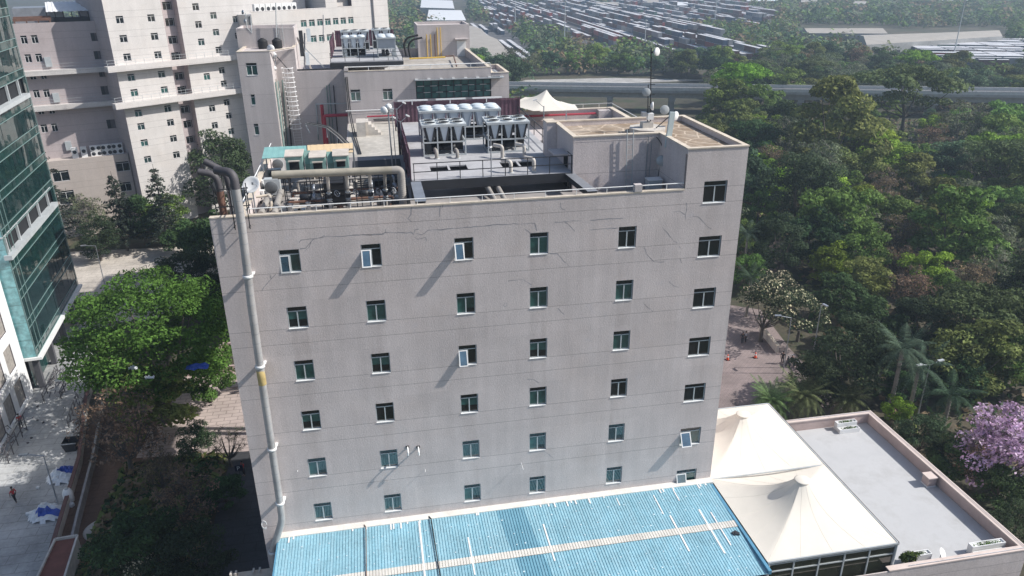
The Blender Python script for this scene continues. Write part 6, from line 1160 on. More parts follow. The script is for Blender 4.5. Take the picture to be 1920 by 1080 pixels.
def place_tree(kind, x, y, s, label, group, rz=None, sz=None, cat='tree', z=G):
    pr = proto(kind, random.randrange(3 if kind in ('bright', 'green', 'dark', 'olive', 'grey', 'brown', 'teal', 'darkfine') else 1)); rz = random.uniform(0, 6.28) if rz is None else rz; sc = (s*random.uniform(.92, 1.08), s*random.uniform(.92, 1.08), s if sz is None else sz)
    if not pr[1]: o = pr[0]; pr[1] = True; o.location = (x, y, z); o.rotation_euler[2] = rz; o.scale = sc; o['label'] = label; o['category'] = cat
    else: o = copy_tree(pr[0], (x, y, z), rz, label, None, sc); o['category'] = cat; 'group' in o.keys() and o.__delitem__('group')
    if group: o['group'] = group
    TREES.append((x, y, s)); return o
def crown_at(u, v, hc):     # ground position of a tree whose crown centre at height hc shows at pixel (u, v)
    return hz(u, v, G+hc)
KH = {'bigbright': 7.1, 'umbrella': 6.8, 'spread': 6.8, 'shrub': 1.3}
KR = {'umbrella': 6.0, 'spread': 6.0, 'shrub': 2.2, 'bigbright': 5.6}
def tree_px(kind, u, v, rpx, label, group, cat='tree', rz=None):
    hc0, R0 = KH.get(kind, 6.0), KR.get(kind, 4.6); s = 1.
    for _ in range(4): p = crown_at(u, v, hc0*s); D = (p-CP) @ AF; s = rpx*D/FOC/R0
    s = min(max(s, .25), 2.6); p = crown_at(u, v, hc0*s); return place_tree(kind, p[0], p[1], s, label, group, rz, None, cat)
FG = 'trees of the wood right of the offices'
NEAR = [ # kind, u, v, radius px, label
 ('umbrella',1392,158,62,'bright green flat topped tree standing in front of the flyover above the stair tower corner'),('green',1362,192,48,'mid green tree right behind the stair tower, below the bright flat topped one'),('green',1428,196,42,'mid green tree right of the bright flat topped tree at the flyover'),
 ('olive',1568,225,92,'largest dark olive dome tree in the wood below the flyover'),('spread',1705,178,92,'wide dark spreading tree covering part of the flyover'),('grey',1802,228,48,'greyish tree right of the wide spreading tree below the flyover'),('green',1892,228,52,'green tree at the right photo edge below the flyover'),
 ('olive',1398,232,44,'olive tree behind the stair tower roof corner'),('bright',1432,246,38,'bright green tree right of the stair tower roof corner'),('bright',1645,262,40,'bright green tree at the foot of the large olive dome tree'),('brown',1748,262,38,'brown dry tree in the clearing below the wide spreading tree'),('bright',1438,300,36,'bright yellowish tree close beside the stair tower edge, upper one'),
 ('bright',1440,338,42,'bright yellowish tree close beside the stair tower edge, lower one'),('green',1423,388,36,'green tree beside the facade right edge below the bright pair'),('darkfine',1506,345,74,'tall dark blackish tree near the facade right edge'),('olive',1552,300,46,'olive brown topped tree behind the tall blackish tree'),
 ('bright',1627,286,42,'bright green round tree left of its twin in the middle of the wood'),('bright',1676,298,36,'bright green round tree right of its twin in the middle of the wood'),('olive',1718,326,44,'olive green tree right of the bright twin trees'),('brown',1656,350,42,'brownish thin tree below the bright twin trees'),('green',1588,352,38,'soft green tree between the tall blackish tree and the brownish thin tree'),
 ('yellow',1616,376,34,'yellow green topped tree in the middle of the wood'),('green',1668,394,44,'green tree right of the yellow green topped one'),('grey',1606,412,42,'grey leafless looking tree below the yellow green topped one'),('olive',1770,372,44,'olive tree in the middle right of the wood'),('grey',1813,368,40,'greyish tree in the middle right of the wood beside the olive one'),
 ('olive',1854,362,36,'pale topped olive tree toward the right photo edge, mid height'),('green',1898,380,42,'green tree cut by the right photo edge, mid height'),('teal',1786,300,42,'blue green tree under the wide spreading tree'),('grey',1834,308,44,'grey thin tree under the greyish tree at the flyover'),('olive',1897,318,42,'olive tree at the right photo edge above mid height'),
 ('brown',1688,440,46,'large brown dry tree in the centre of the wood'),('olive',1724,412,36,'small olive tree above the brown dry tree'),('green',1612,462,50,'leafy green dome tree in the left middle of the wood'),('bright',1556,488,40,'brighter green tree left below the leafy dome tree'),('olive',1630,515,44,'olive drooping tree below the leafy dome tree'),
 ('bright',1738,500,44,'fresh green feathery tree right of the brown trees'),('green',1776,545,38,'green tree below the fresh green feathery tree'),('brown',1692,492,40,'thin brown tree below the large brown dry tree'),('brown',1712,536,48,'brown tree showing its dark stem above the palms'),('green',1812,428,44,'green tree above the feathery one toward the right'),
 ('grey',1866,438,44,'grey green tree near the right photo edge below mid height'),('olive',1904,415,38,'olive tree cut by the right photo edge beside the grey green one'),('grey',1866,500,46,'grey olive tree near the right photo edge, lower down'),('green',1908,512,36,'green tree cut by the right photo edge, lower down'),('brown',1826,514,42,'brown bare tree right of the feathery green tree'),
 ('bright',1872,570,42,'yellowish green tree near the right photo edge above the rounded olive trees'),('darkfine',1800,584,46,'dark olive tree above the rounded olive trees'),('dark',1580,548,44,'dark tree beside the earth path'),('darkfine',1466,450,58,'blackish tree hugging the facade right edge above the palms'),('green',1405,505,34,'green tree beside the facade right edge by the small palm'),
 ('darkfine',1590,660,78,'wide blackish tree between the plaza and the tall palms'),('darkfine',1536,700,52,'blackish tree bordering the plaza behind the date palms'),('darkfine',1732,600,54,'dark brownish tree behind the tall palms'),('dark',1640,596,52,'dark tree above the wide blackish tree'),
 ('olive',1832,655,72,'big rounded olive tree at lower right above the pink tree'),('green',1900,668,56,'rounded green tree cut by the right photo edge above the pink tree'),('dark',1796,700,48,'dark green rounded tree left of the big rounded olive one'),
 ('white',1436,566,64,'dark tree with cream blossoms at the facade right edge by the plaza'),('white',1504,580,52,'tree covered with cream blossoms overhanging the plaza lamp'),('white',1464,540,46,'tree with scattered cream blossoms behind the other blossoming trees'),
 ('pink',1893,828,88,'pink blossoming tree at the right photo edge beside the annex roof'),('brown',1836,862,52,'dark twiggy tree below the pink blossoms'),('darkfine',1728,812,46,'dark leafy shrub tree against the annex corner'),('dark',1880,905,48,'dark tree along the annex parapet below the pink one'),('bright',1684,765,27,'small light green bushy tree by the double armed lamp'),('dark',1790,860,44,'dark tree between the fan palm and the pink tree'),('dark',1690,720,34,'dark tree behind the light green bushy one'),('darkfine',1905,975,46,'dark tree in the right photo corner beside the annex parapet'),
 ('green',1400,440,30,'palm like green tree peeking past the facade right edge')]
for k, u, v, r, lab in NEAR: tree_px(k, u, v, r, lab, None)
LEFTT = [('bigbright',285,628,142,'huge bright green tree filling the left side between road and office'),('darkfine',402,312,72,'dark broad tree at the foot of the bright beige block right of the conifers'),('dark',262,402,46,'dark bushy tree at the back of the sandy yard'),('green',305,402,40,'green tree beside the dark bushy one at the back of the sandy yard'),
 ('darkfine',350,510,56,'dark tree in the building shadow behind the huge bright tree'),('dark',392,440,52,'dark tree in shadow beside the office left edge, upper one'),('dark',345,440,34,'dark small tree in shadow beyond the sandy yard corner'),('darkfine',405,545,44,'dark tree in shadow beside the office left edge, lower one'),('grey',160,395,38,'thin grey bare looking tree before the pink wing'),('darkfine',178,440,40,'dark purple grey tree at the back of the yard beside the glass tower'),
 ('olive',275,742,74,'olive leafed tree overlapping the front of the huge bright tree'),('brown',225,800,88,'brown leafless tree beside the dusty road below the huge tree'),('green',385,700,48,'green tree between the huge tree and the office court'),('bare',425,830,42,'small flat topped bare tree in the paved court shade'),('brown',335,930,66,'brownish bare tree in the office shadow at lower left'),('brown',300,880,50,'brownish shrubby tree below the brown leafless tree'),('dark',250,1010,74,'bushy tree with shade-darkened leaf colour at the bottom left by the red roofed shed'),('white',262,1066,50,'tree with pale blossoms at the bottom left edge of the photo'),('darkfine',370,1030,66,'nearly black tree at the bottom edge beside the service road'),('dark',420,915,36,'dark tree beside the parking sign'),('darkfine',360,820,36,'dark low tree at the edge of the paved court')]  # bushy tree by the shed: deep shade is put into its dark leaf colour
for k, u, v, r, lab in LEFTT: tree_px(k, u, v, r, lab, None)
# conifers
def conifer(u, v0, v1, lab, sparse=1.):
    p = hz(u, v1, G); D = (p-CP) @ AF; H = (v1-v0)*D/FOC/.92; o = thing('conifer', lab, 'conifer', (p[0], p[1], G), None, 0, True); m = MB().tube([(0, 0, 0), (.1, 0, H*.6), (0, 0, H)], [.22, .14, .03], 7); C, Dr = [], []
    for k in range(15):
        q = k/15; z = H*(.18+.8*q); R = H*.24*(1-q)**.8+.25; nb = 7
        for i in range(nb):
            a = random.uniform(0, 6.28); r = R*random.uniform(.7, 1.1); e = Vector((r*math.cos(a), r*math.sin(a), z-r*.12)); m.tube([(0, 0, z), e*.5+Vector((0, 0, z*.5+.1)), e], [.05, .035, .01], 4)
            n = int(26*sparse*r/2)+6; t = RNG.uniform(.25, 1.05, n)[:, None]; base = np.array((0, 0, z)); C.append(base+(np.array(e)-base)*t+RNG.normal(0, .16, (n, 3))); Dr.append(np.tile(np.array((math.cos(a)*.3, math.sin(a)*.3, .8)), (n, 1)))
    m.build('trunk', m_bark, o); C, Dr = np.concatenate(C), np.concatenate(Dr); me = quads_mesh('crown', leaf_quads(C, Dr, .26, .4, .4), RNG.integers(0, 3, len(C)), leaves3('conifer', (.045, .062, .045))); c = bpy.data.objects.new('crown', me); COL.objects.link(c); c.parent = o; TREES.append((p[0], p[1], 1))
conifer(122, 285, 480, 'thin ragged conifer before the pink wing beside the glass tower', .6); conifer(240, 330, 470, 'silvery conifer before the corner of the bright beige block, left one'); conifer(318, 318, 470, 'silvery conifer before the bright beige block, right one')
# palms
def frond(L, droop, n=24, w=.5, lift=.9):
    Q = []; pts = []
    for i in range(n+1): t = i/n; pts.append(Vector((L*(t-.12*t*t), 0, L*(lift*t-droop*t*t))))
    for i in range(1, n):
        p = pts[i]; d = (pts[i+1]-pts[i-1]).normalized(); l = w*math.sin(PI*min(1, .12+.88*i/n)**.8)+.06
        for s in (1, -1):
            side = Vector((d.x*.55, s*.8, d.z*.55-.28)).normalized(); a = p; e = p+side*l; b = d*L*.03; Q.append([a-b*.5, a+b*.5, e+b*.15, e-b*.15])
    for i in range(n): Q.append([pts[i]+Vector((0, .025, 0)), pts[i]-Vector((0, .025, 0)), pts[i+1]-Vector((0, .015, 0)), pts[i+1]+Vector((0, .015, 0))])
    return np.array([[tuple(v) for v in q] for q in Q])
def palm(nm, u, v, hcrown, L, nf, lab, droop, col, w=.5, seed=0, trunk_r=.16, group=None, fan=False):
    p = hz(u, v, G+hcrown); rnd = random.Random(seed); o = thing(nm, lab, 'palm', (p[0], p[1], G), group, 0, True); z = hcrown; m = MB().tube([(0, 0, 0), (.1, 0, z*.5), (0, 0, z)], [trunk_r*1.3, trunk_r, trunk_r*.9], 10)
    for k in range(int(z/.35)): m.lathe([(trunk_r*.98, 0), (trunk_r*1.12, .06), (trunk_r*.98, .12)], (.1*math.sin(PI*min(1, k*.35/z)), 0, k*.35), n=10)
    m.build('trunk', m_pale, o); Q = []
    for k in range(nf):
        a = 2.399*k; q = k/nf; f = frond(L*rnd.uniform(.85, 1.1), droop*(.4+1.1*q), w=w, lift=1.25-1.35*q); c, s = math.cos(a), math.sin(a); Q.append(np.stack([f[..., 0]*c-f[..., 1]*s, f[..., 0]*s+f[..., 1]*c, f[..., 2]+z], -1))
    Q = np.concatenate(Q); me = quads_mesh('fronds', Q, RNG.integers(0, 3, len(Q)), leaves3('palm%d' % int(col[1]*1000), col, .15)); c = bpy.data.objects.new('fronds', me); COL.objects.link(c); c.parent = o; TREES.append((p[0], p[1], 1))
palm('date_palm', 1506, 742, 2.6, 3.2, 78, 'full silvery date palm behind the tent corner, middle and largest of the three', .85, (.14, .18, .08), .5, 1); palm('date_palm', 1447, 752, 2.2, 2.8, 66, 'date palm peeking over the tent edge, leftmost of the three', .85, (.14, .20, .075), .42, 2); palm('date_palm', 1588, 748, 2.3, 2.9, 66, 'date palm behind the annex back parapet, rightmost of the three', .8, (.14, .18, .08), .45, 3)
palm('royal_palm', 1692, 655, 8.5, 3.6, 20, 'tall royal palm with pale trunk and dusty blue green fronds', .8, (.09, .14, .09), .65, 4, .22); palm('royal_palm', 1722, 690, 6.5, 3.4, 18, 'royal palm right below the tall one with hanging fronds', .9, (.08, .125, .08), .6, 5, .2); palm('royal_palm', 1782, 742, 5.0, 3.6, 18, 'royal palm with dark fronds left of the pink tree', .85, (.035, .065, .035), .6, 6, .2); palm('fan_palm', 1768, 838, 3.0, 2.0, 24, 'small dark fan palm left of the pink tree', .6, (.03, .05, .025), .55, 7); palm('royal_palm', 1402, 438, 7.5, 3.2, 16, 'palm with drooping fronds beside the facade right edge', .95, (.06, .085, .055), .6, 8, .18); palm('royal_palm', 1408, 520, 6.0, 2.8, 16, 'palm half hidden by the facade right edge above the blossoming trees', .9, (.05, .08, .045), .55, 9, .18)
# blue sheet and white bags caught in the left trees
for j, (u, v, hh_, mt, lab) in enumerate(((370, 689, 9.0, m_tarpb, 'crumpled blue plastic sheet lying in the green tree near the office left edge'), (250, 690, 9.6, m_tarpw, 'white plastic scrap caught in the huge bright tree'), (281, 708, 9.6, m_tarpw, 'small white plastic scrap caught in the olive leafed tree'))):
    p = hz(u, v, G+hh_); m = MB(); rnd = random.Random(j); n = 5; S = 1.1 if j == 0 else .4; V = [(p[0]+(i/n*2-1)*S, p[1]+(k/n*2-1)*S*.5, p[2]+rnd.uniform(-.15, .25)) for i in range(n+1) for k in range(n+1)]; m.add(V, [(i*(n+1)+k, (i+1)*(n+1)+k, (i+1)*(n+1)+k+1, i*(n+1)+k+1) for i in range(n) for k in range(n)]); tag(m.build('plastic_sheet', mt), lab, 'plastic sheet')

# ------------------------------------------------------------------ flyover, yards, warehouses, far woods
fo = thing('flyover', 'long grey elevated road crossing behind the wood', 'flyover', (130, 193, G)); F0, F1 = hz(960, 160, -22.5), hz(1920, 172, -22.5); dv = (F1-F0)/np.linalg.norm(F1-F0); A0, A1 = F0-dv*130, F1+dv*260; n2 = np.array((-dv[1], dv[0], 0)); m_conc = mat("flyover_concrete", (.34, .34, .33), var=.15, dirt=.35); m_par = mat("flyover_parapet", (.55, .55, .53), var=.12, dirt=.25)
def slab(m, a, b, o0, o1, z0, z1): 
    P = [a+n2*o0, b+n2*o0, b+n2*o1, a+n2*o1]; m.add([(p[0], p[1], z0) for p in P]+[(p[0], p[1], z1) for p in P], [(0,3,2,1),(4,5,6,7),(0,1,5,4),(1,2,6,5),(2,3,7,6),(3,0,4,7)])
m = MB(); slab(m, A0, A1, 0, 9.5, -24.4, -23.6); slab(m, A0, A1, 1.6, 7.9, -26.2, -24.41); m.build('deck', m_conc, fo); m = MB(); slab(m, A0, A1, -.02, .3, -23.59, -22.6); slab(m, A0, A1, 9.2, 9.52, -23.59, -22.6); m.build('parapet', m_par, fo); m = MB(); slab(m, A0, A1, .3, 9.2, -23.598, -23.58); m.build('carriageway', mat("flyover_asphalt", (.12, .12, .125), var=.2), fo); m = MB()
for k in range(28): p = A0+(A1-A0)*(k/27); slab(m, p-dv*.9, p+dv*.9, 3, 6.5, G, -26.2); slab(m, p-dv*1.0, p+dv*1.0, 1.2, 8.3, -27.2, -26.21)
m.build('pier', m_conc, fo); m = MB(); LL = np.linalg.norm(A1-A0); [m.bar(tuple((A0+dv*s+n2*.14))[:2]+(-22.6,), tuple((A0+dv*s+n2*.14))[:2]+(-21.7,), .07) for s in np.arange(0, LL, 2.5)]; [m.bar(tuple(A0+n2*.14)[:2]+(z,), tuple(A1+n2*.14)[:2]+(z,), .06) for z in (-21.7, -22.15)]; m.build('railing', m_wgrey, fo)
sheet('yard_paving', [tuple(hz(*q, G)[:2]) for q in ((955, 158), (1120, 158), (1330, 150), (1150, 146), (985, 150))], concmat("pale_yard", (.42, .41, .39)), .02)
YP = {'A': [(895, 8), (955, 0), (1190, 78), (1140, 88), (1070, 78), (985, 42), (930, 62)], 'B': [(990, 2), (1062, 0), (1185, 26), (1310, 62), (1450, 125), (1400, 135), (1275, 112)], 'C': [(1125, 8), (1330, -3), (1470, 36), (1420, 50), (1250, 38)], 'D': [(1640, 86), (1930, 92), (1930, 138), (1800, 134), (1700, 116)], 'E': [(880, 40), (960, 60), (1000, 95), (990, 120), (940, 118), (890, 70)]}
for k, q in YP.items(): sheet('container_yard', [tuple(hz(*p, G)[:2]) for p in q], concmat("yard_asphalt_"+k, (.10, .10, .105)), .03+.004*ord(k)%.02)
def inpoly(u, v, P):
    c = False
    for (x0, y0), (x1, y1) in zip(P, P[1:]+P[:1]):
        if (y0 > v) != (y1 > v) and u < (x1-x0)*(v-y0)/(y1-y0)+x0: c = not c
    return c
CT = [mat("container_"+n, c, rough=.55, var=.12, dirt=.25, scale=.3) for n, c in (('oxide', (.125, .05, .045)), ('red', (.34, .06, .05)), ('blue', (.03, .065, .12)), ('grey', (.22, .23, .24)), ('green', (.05, .12, .09)), ('brown', (.12, .06, .05)))]; CN = ['oxide red', 'bright red', 'dark blue', 'grey', 'dark green', 'brown']
m_ctop = mat("container_roof", (.58, .58, .60), rough=.6, var=.3, dirt=.3, scale=.12); CME = []
for mt in CT:
    m = MB(); L, w, h = 12.2, 2.44, 2.7
    for s in (-1, 1):
        for k in range(40):
            x0, x1 = -L/2+.1+(L-.2)*k/40, -L/2+.1+(L-.2)*(k+1)/40; y = s*(w/2-(.0 if k % 2 else .05)); m.add([(x0, y, .12), (x1, y, .12), (x1, y, h-.1), (x0, y, h-.1)], [(0,1,2,3)] if s < 0 else [(3,2,1,0)])
        for x in (-L/2, L/2-.15): m.box(x, x+.15, s*(w/2+.01)-(.15 if s > 0 else 0), s*(w/2+.01)+(0 if s > 0 else .15), 0, h)
        m.box(-L/2, L/2, s*w/2-.06, s*w/2+.02, 0, .119)
    m.box(-L/2+.03, -L/2+.06, -w/2, w/2, .1, h-.1); m.box(L/2-.06, L/2-.03, -w/2, w/2, .1, h-.1); m.box(-L/2, L/2, -w/2, w/2, h-.1, h, 1); o = m.build('shipping_container', [mt, m_ctop]); CME.append(o.data); bpy.data.objects.remove(o)
NCONT = 0
def container(x, y, z, rz, c, row):
    global NCONT; NCONT += 1
    o = bpy.data.objects.new('shipping_container', CME[c]); COL.objects.link(o); o.location = (x, y, z); o.rotation_euler[2] = rz; tag(o, '%s shipping container %s' % (CN[c], row), 'container', 'containers %s' % row)
T0, T1 = hz(975, 10, G), hz(1262, 108, G); tdir = (T1-T0)/np.linalg.norm(T1-T0); tang = math.atan2(tdir[1], tdir[0]); tn = np.array((-tdir[1], tdir[0], 0))
o = thing('freight_train', 'very long line of red brown wagons crossing the container yard', 'train', T0); LT = np.linalg.norm(T1-T0); m = MB(); k = 0; s = 0; rw = []
while s < LT: p = T0+tdir*(s+6.5); w = MB().cbox((p[0], p[1], G+2.7), (12.4, 2.6, 2.9), tang).cbox((p[0], p[1], G+4.2), (12.2, 2.3, .12), tang, 1).cbox((p[0], p[1], G+1.05), (13, 2.2, .3), tang, 2); w.build('wagon', [CT[(0, 5, 0, 1)[k % 4]], m_ctop, m_dark], o); s += 13.8; k += 1
CELLS = []
def rowfill(poly, row, dens, smax, dirv, nv, pw, start, pal, aisle=0):
    us = np.array(start); a = math.atan2(dirv[1], dirv[0])
    for i in range(-90, 90):
        if aisle and i % aisle >= aisle-2: continue
        for j in range(-90, 90):
            p = us+nv*i*pw+dirv*j*12.8; u, v, zc = proj((p[0], p[1], G))
            hs = ((i*73856093) ^ ((j//5)*19349663) ^ row*83492791) % 997/997
            if zc < 1 or not inpoly(u, v, poly) or hs > dens or random.random() > .95 or (row < 2 and abs((p-T0) @ tn) < 5): continue
            n = max(1, 1+int(hs*7919) % smax-(random.random() < .15)) if row != 3 else (2 if random.random() < .9 else 1)
            for q in range(n): CELLS.append((zc, p[0]+random.uniform(-.12, .12), p[1], G+.06+2.72*q, a, random.choices(range(6), pal)[0], row))
YN = ['left of the freight train', 'right of the freight train', 'in the upper far yard', 'in the far right yard', 'in the truck yard by the grey sheds']
rowfill(YP['A'], 0, .75, 3, tdir, tn, 3.4, T0, (4, 2, 3, 4, 1, 3), 6); rowfill(YP['B'], 1, .85, 3, tdir, tn, 3.1, T0, (3, .8, 4, 5, 1, 3), 7)
D0 = hz(1800, 115, G); dD = np.array((math.sin(rad(112)), math.cos(rad(112)), 0)); nD = np.array((-dD[1], dD[0], 0)); rowfill(YP['D'], 3, .95, 2, dD, nD, 2.7, D0, (.6, .2, 4, 5, .8, 1), 9); rowfill(YP['C'], 2, .8, 3, tdir, tn, 3.6, hz(1300, 25, G), (4, 2, 3, 4, 1, 3), 7); rowfill(YP['E'], 4, .4, 1, tdir, tn, 5, hz(940, 85, G), (1, 1, 4, 3, 1, 2))
CELLS.sort()
for zc, x, y, z, a, c, row in CELLS[:298]: container(x, y, z, a, c, YN[row])
p = hz(1177, 84, G); container(p[0], p[1], G+.06, tang, 1, 'standing alone in front of the grey stacks'); container(p[0], p[1], G+2.8, tang, 1, 'stacked on top of the lone bright red one')
m = MB()
for zc, x, y, z, a, c, row in CELLS[298:]: m.cbox((x, y, z+1.3), (12.2, 2.44, 2.6), a, c).cbox((x, y, z+2.66), (12.2, 2.44, .1), a, 6)
if CELLS[298:]: o = m.build('container_rows', CT+[m_ctop]); tag(o, 'far rows of stacked shipping containers fading into the haze', 'containers'); o['kind'] = 'stuff'
print('cells', len(CELLS))
# sheds and warehouses
def shed(label, px, z, h, ridge, mt, nm='warehouse', wm=None):
    P = [hz(u, v, z) for u, v in px]; o = thing(nm, label, 'warehouse', (*np.mean(P, 0)[:2], G)); z0 = z; m = MB(); a, b, c, d = [np.array((p[0], p[1], z0)) for p in P]; r0, r1 = (a+d)/2+(0, 0, ridge), (b+c)/2+(0, 0, ridge); m.add([a, b, r1, r0, c, d], [(0,1,2,3),(3,2,4,5)]); m.build('roof', mt, o); m = MB()
    for p, q in ((a, b), (b, c), (c, d), (d, a)): m.quad((p[0], p[1], G), (q[0], q[1], G), q, p)
    m.add([a, r0, d], [(0,1,2)]); m.add([b, c, r1], [(0,1,2)]); m.build('wall', wm or m_conc, o); k = 7; nrm = np.cross(b-a, (0, 0, 1)); nrm /= np.linalg.norm(nrm); nrm = (nrm if nrm @ (CP-a) > 0 else -nrm)*.06
    for i in range(k): p = a+(b-a)*((i+.5)/k)+nrm; e = p+(b-a)/np.linalg.norm(b-a)*2.5; MB().quad((p[0], p[1], G+.05), (e[0], e[1], G+.05), (e[0], e[1], G+4), (p[0], p[1], G+4)).build('loading_door', m_dark, o)
m_shedg = mat("grey_shed_roof", (.36, .33, .29), rough=.7, var=.12, dirt=.2, scale=.2); m_shedw = mat("white_shed_roof", (.72, .73, .74), rough=.5, var=.06)
shed('large grey brown pitched shed roof right behind the rear machine room', [(880, 118), (972, 118), (905, 62), (868, 62)], -24, 7, 3, m_shedg); shed('grey brown shed roof farther behind the machine room', [(868, 82), (926, 82), (885, 48), (852, 48)], -23, 7, 2.5, m_shedg)
shed('small white pitched roof shed, nearer one of the far pair', [(800, 38), (874, 38), (858, 22), (808, 20)], -23, 6, 4, m_shedw); shed('small white pitched roof shed, farther one of the far pair', [(788, 14), (852, 16), (846, 3), (793, 0)], -23, 6, 4, m_shedw)
shed('very long pale low warehouse at the far right behind the container yard', [(1625, 84), (1880, 68), (1865, 58), (1612, 66)], -23.5, 7, 1.8, m_shedg); shed('second long pale warehouse left of the longest one', [(1515, 62), (1665, 63), (1645, 53), (1500, 54)], -23.5, 7, 1.5, m_shedg)
for j, (u, v, w, c) in enumerate(((1118, 6, 42, 0), (1205, 1, 30, 0), (1400, -2, 60, 1), (1502, 0, 30, 0), (1600, 4, 24, 0), (1850, -6, 36, 1), (1760, -3, 28, 0), (1270, 6, 20, 1))): shed(['far pale shed roof beyond the train, leftmost', 'far pale shed roof above the upper yard', 'far long white roof at the top edge of the photo', 'far white roof right of the long one', 'far small white roof at the top edge', 'far long white roof toward the top right', 'far white roof near the top right', 'far roof behind the upper container yard'][j], [(u, v+4), (u+w, v+4), (u+w, v-2), (u, v-2)], -24, 6, 1.5, m_shedw if c else m_shedg)
for j, (u, v, h) in enumerate(((1058, 95, 26), (966, 60, 26), (1785, 118, 28), (1208, 96, 16), (1340, 42, 30))):
    p = hz(u, v, G); o = thing('mast_light', ['tall floodlight mast in the left container yard, near the red containers', 'tall floodlight mast in the left yard, farther one', 'tall thin floodlight mast in the far right yard', 'short floodlight mast beside the freight train', 'tall floodlight mast in the upper yard'][j], 'floodlight mast', (p[0], p[1], G)); MB().tube([(p[0], p[1], G), (p[0], p[1], G+h)], [.3, .16], 6).build('pole', m_wgrey, o); MB().lathe([(.6, 0), (1.0, .3), (.6, .6)], (p[0], p[1], G+h), n=8).build('lamp_ring', m_wgrey, o)
tc2 = thing('tensile_canopy', 'white pointed tent behind the chiller deck', 'tent', (29, 47, ZL))
for lab, pk, base in ((0, (1025, 168), [(955, 196), (1000, 208), (1062, 206), (1050, 190), (985, 182)]), (1, (1052, 190), [(1012, 209), (1085, 206), (1078, 196), (1040, 192)])):
    y0 = 47; p = hy(*pk, y0+lab*-1.2); B = [hz(u, v, -.3) for u, v in base]; m = MB(); K = 9; per = []
    for i in range(len(B)): per += [B[i]+(B[(i+1) % len(B)]-B[i])*(t/8) for t in range(8)]
    V = [tuple((p*(1-(s/K))+q*(s/K))+np.array((0, 0, -(p[2]-q[2])*.55*(s/K)*(1-s/K)*1.6))) for s in range(K+1) for q in per]; n = len(per); m.add(V, [(s*n+i, s*n+(i+1) % n, (s+1)*n+(i+1) % n, (s+1)*n+i) for s in range(K) for i in range(n)], 0, True); m.build('membrane', m_tent, tc2)
m = MB(); [m.tube([hz(u, v, -.3), tuple(hz(u, v, -.3)[:2])+(ZL,)], .08, 6) for u, v in ((955, 196), (1062, 206), (985, 182))]; m.build('tent_post', m_wgrey, tc2)

# infill trees of the wood between the offices and the flyover, then beyond it
def blocked(x, y):
    if x < 63 and y < 60 or (x < 52 and y < 84) or x < 30 and y < 150: return True
    if 62 < x < 80 and 42 < y < 77 and abs((x-64)-(y-44)*.47) < 3: return True
    q = (np.array((x, y, 0))-A0*np.array((1, 1, 0))); s = q @ n2
    return -5 < s < 13
def beyond(x, y): return (np.array((x, y, 0))-A0*np.array((1, 1, 0))) @ n2 > 0
yards = list(YP.values())+[[(950, 192), (1125, 190), (1335, 185), (1335, 150), (1150, 140), (980, 142)], [(795, 125), (980, 130), (930, 50), (850, 40)], [(790, 45), (885, 45), (880, 0), (785, -10)], [(1600, 95), (1900, 80), (1890, 50), (1600, 56)], [(1485, 72), (1680, 74), (1670, 48), (1485, 48)]]
GR = 'individual trees filling the wood before the flyover'; GR2 = 'individual trees beyond the flyover'; DESC = {'green': 'mid green', 'dark': 'dark green', 'olive': 'olive', 'grey': 'grey green', 'brown': 'dry brown', 'bright': 'bright green', 'teal': 'blue green', 'darkfine': 'blackish', 'spread': 'flat topped dark', 'umbrella': 'flat topped bright'}
cnt = 0; cand = []
for gx in np.arange(34, 330, 8.2):
    for gy in np.arange(-8, 300, 8.2): cand.append((gx+random.uniform(-3.2, 3.2), gy+random.uniform(-3.2, 3.2)))
cand.sort(key=lambda c: math.hypot(c[0]-9, c[1]+42))
for x, y in cand:
    u, v, zc = proj((x, y, G+6))
    if not (-60 < u < 2000 and -10 < v < 1120) or blocked(x, y): continue
    if u < 1330 and not beyond(x, y) and v > 185: continue
    ub, vb, _ = proj((x, y, G)); uv, vv, _ = proj((x, y, G+4))
    if any(inpoly(ub, vb, P) or inpoly(uv, vv, P) for P in yards): continue
    if any(math.hypot(x-a, y-b) < 3.4*(1+s)*.9 for a, b, s in TREES): continue
    if cnt >= 225: break
    bz = beyond(x, y); gap = (np.array((x, y, 0))-A0*np.array((1, 1, 0))) @ n2
    if -34 < gap < 0 and random.random() < .5: continue
    k = random.choices(['green', 'dark', 'olive', 'grey', 'brown', 'bright', 'teal', 'darkfine', 'spread', 'umbrella'], (3.4, 1.6, 3, 2.6, 1.8, 1.8, 1.6, .9, .9, .5) if not bz else (3, 3, 2.5, 3, 1.2, .7, 2.5, .6, 1, .3))[0]
    place_tree(k, x, y, random.uniform(.8, 1.4) if not -40 < gap < 0 else random.uniform(.5, .75), ('%s tree of the wood between offices and flyover' if not bz else '%s tree standing beyond the flyover') % DESC[k], (GR if not bz else GR2)); cnt += 1
NT = cnt
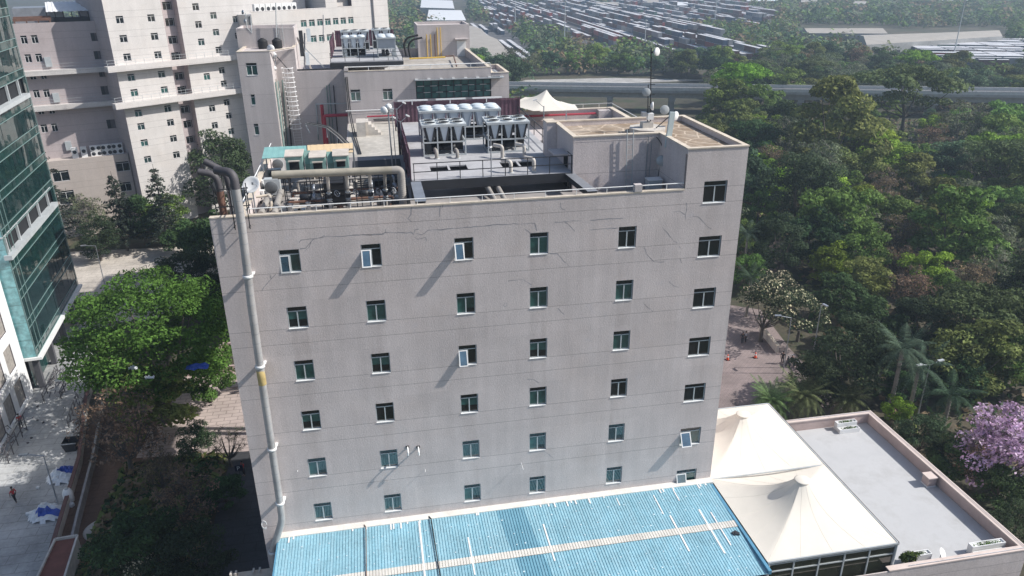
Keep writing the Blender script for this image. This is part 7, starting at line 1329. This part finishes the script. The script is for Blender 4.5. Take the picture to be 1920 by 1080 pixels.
# far woods as one mass
Q, MI = [], []; kx = 0
far_xy = []
for gx in np.arange(-260, 1500, 10.5):
    for gy in np.arange(120, 1900, 10.5):
        x, y = gx+random.uniform(-5, 5), gy+random.uniform(-5, 5); u, v, zc = proj((x, y, G+5))
        if not (-80 < u < 2010 and -30 < v < 260) or zc < 100: continue
        if zc > 900 and random.random() < .35: continue
        if blocked(x, y) or (x < 60 and y < 118) or not (beyond(x, y) or x < 60): continue
        if abs(x-8) < 46 and y < 190: continue
        ub, vb, _ = proj((x, y, G)); uv, vv, _ = proj((x, y, G+4))
        if any(inpoly(ub, vb, P) or inpoly(uv, vv, P) for P in yards): continue
        t0 = np.array((x, y, G)); dl = (t0-T0) @ tn
        if abs(dl) < 7 and 0 < (t0-T0) @ tdir < LT: continue
        if zc < 330 and any(abs(x-a)+abs(y-b) < 6 for a, b, s in TREES[-225:]): continue
        far_xy.append((x, y, zc))
for x, y, zc in far_xy:
    n = 90 if zc < 350 else (55 if zc < 600 else 30); R = random.uniform(4, 7.5); Hh = random.uniform(5, 9.5); v = RNG.normal(0, 1, (n, 3)); v /= np.linalg.norm(v, axis=1, keepdims=True); v[:, 2] = np.abs(v[:, 2]); lump = 1+.25*np.sin(v[:, 0]*5+x)*np.cos(v[:, 1]*5+y)
    P = np.array((x, y, G+1.0))+v*lump[:, None]*np.array((R, R, Hh)); q = leaf_quads(P, v, .75 if zc < 350 else (1.1 if zc < 600 else 1.7), .5, .7, .5); Q.append(q); MI.append(np.full(n, random.choice((0, 1, 1, 2, 3, 3, 4, 5)))*1)
Q = np.concatenate(Q); MI = np.concatenate(MI); me = quads_mesh('distant_wood', Q, MI, [leafmat("far_"+k, KC[k], .0, .2) for k in ('dark', 'green', 'olive', 'grey', 'teal', 'brown')]); o = bpy.data.objects.new('distant_wood', me); COL.objects.link(o); tag(o, 'hazy green wood stretching to the horizon beyond the flyover', 'wood'); o['kind'] = 'stuff'
# ground cover under the near wood
C = []; 
while len(C) < 42000:
    x, y = random.uniform(40, 220), random.uniform(-9.5, 185)
    if blocked(x, y) or (x < 56 and y < 57) or (x < 51.6 and y < 9.5): continue
    C.append((x, y, G+random.uniform(.05, .9)))
for _ in range(7000):
    x, y = random.uniform(-17.5, -8), random.uniform(2, 26); C.append((x, y, G+random.uniform(.05, .7)))
C = np.array(C); me = quads_mesh('undergrowth', leaf_quads(C, np.tile((0, 0, .6), (len(C), 1)), .5, .5, .6), RNG.integers(0, 3, len(C)), [leafmat("under_"+k, KC[k], .0, .2) for k in ('dark', 'olive', 'brown')]); o = bpy.data.objects.new('undergrowth', me); COL.objects.link(o); tag(o, 'low scrub and dry undergrowth covering the wood floor', 'undergrowth'); o['kind'] = 'stuff'
# ------------------------------------------------------------------ haze
m = MB(); m.box(-1480, 3400, -110, 5000, G-1.2, 32); hzb = m.build('haze', []); hm = bpy.data.materials.new("haze_volume"); hm.use_nodes = True; t = hm.node_tree; t.nodes.remove(t.nodes["Principled BSDF"]); pv = t.nodes.new("ShaderNodeVolumePrincipled"); pv.inputs['Color'].default_value = (.66, .82, 1, 1); pv.inputs['Density'].default_value = .00038; pv.inputs['Anisotropy'].default_value = .2; t.links.new(pv.outputs[0], t.nodes["Material Output"].inputs['Volume']); hzb.data.materials.append(hm); hzb['kind'] = 'stuff'; tag(hzb, 'thin bluish haze fading the distant yards and woods', 'haze')
print("containers", NCONT, "infill trees", NT, "far clumps", len(far_xy), "objects", len(bpy.data.objects))
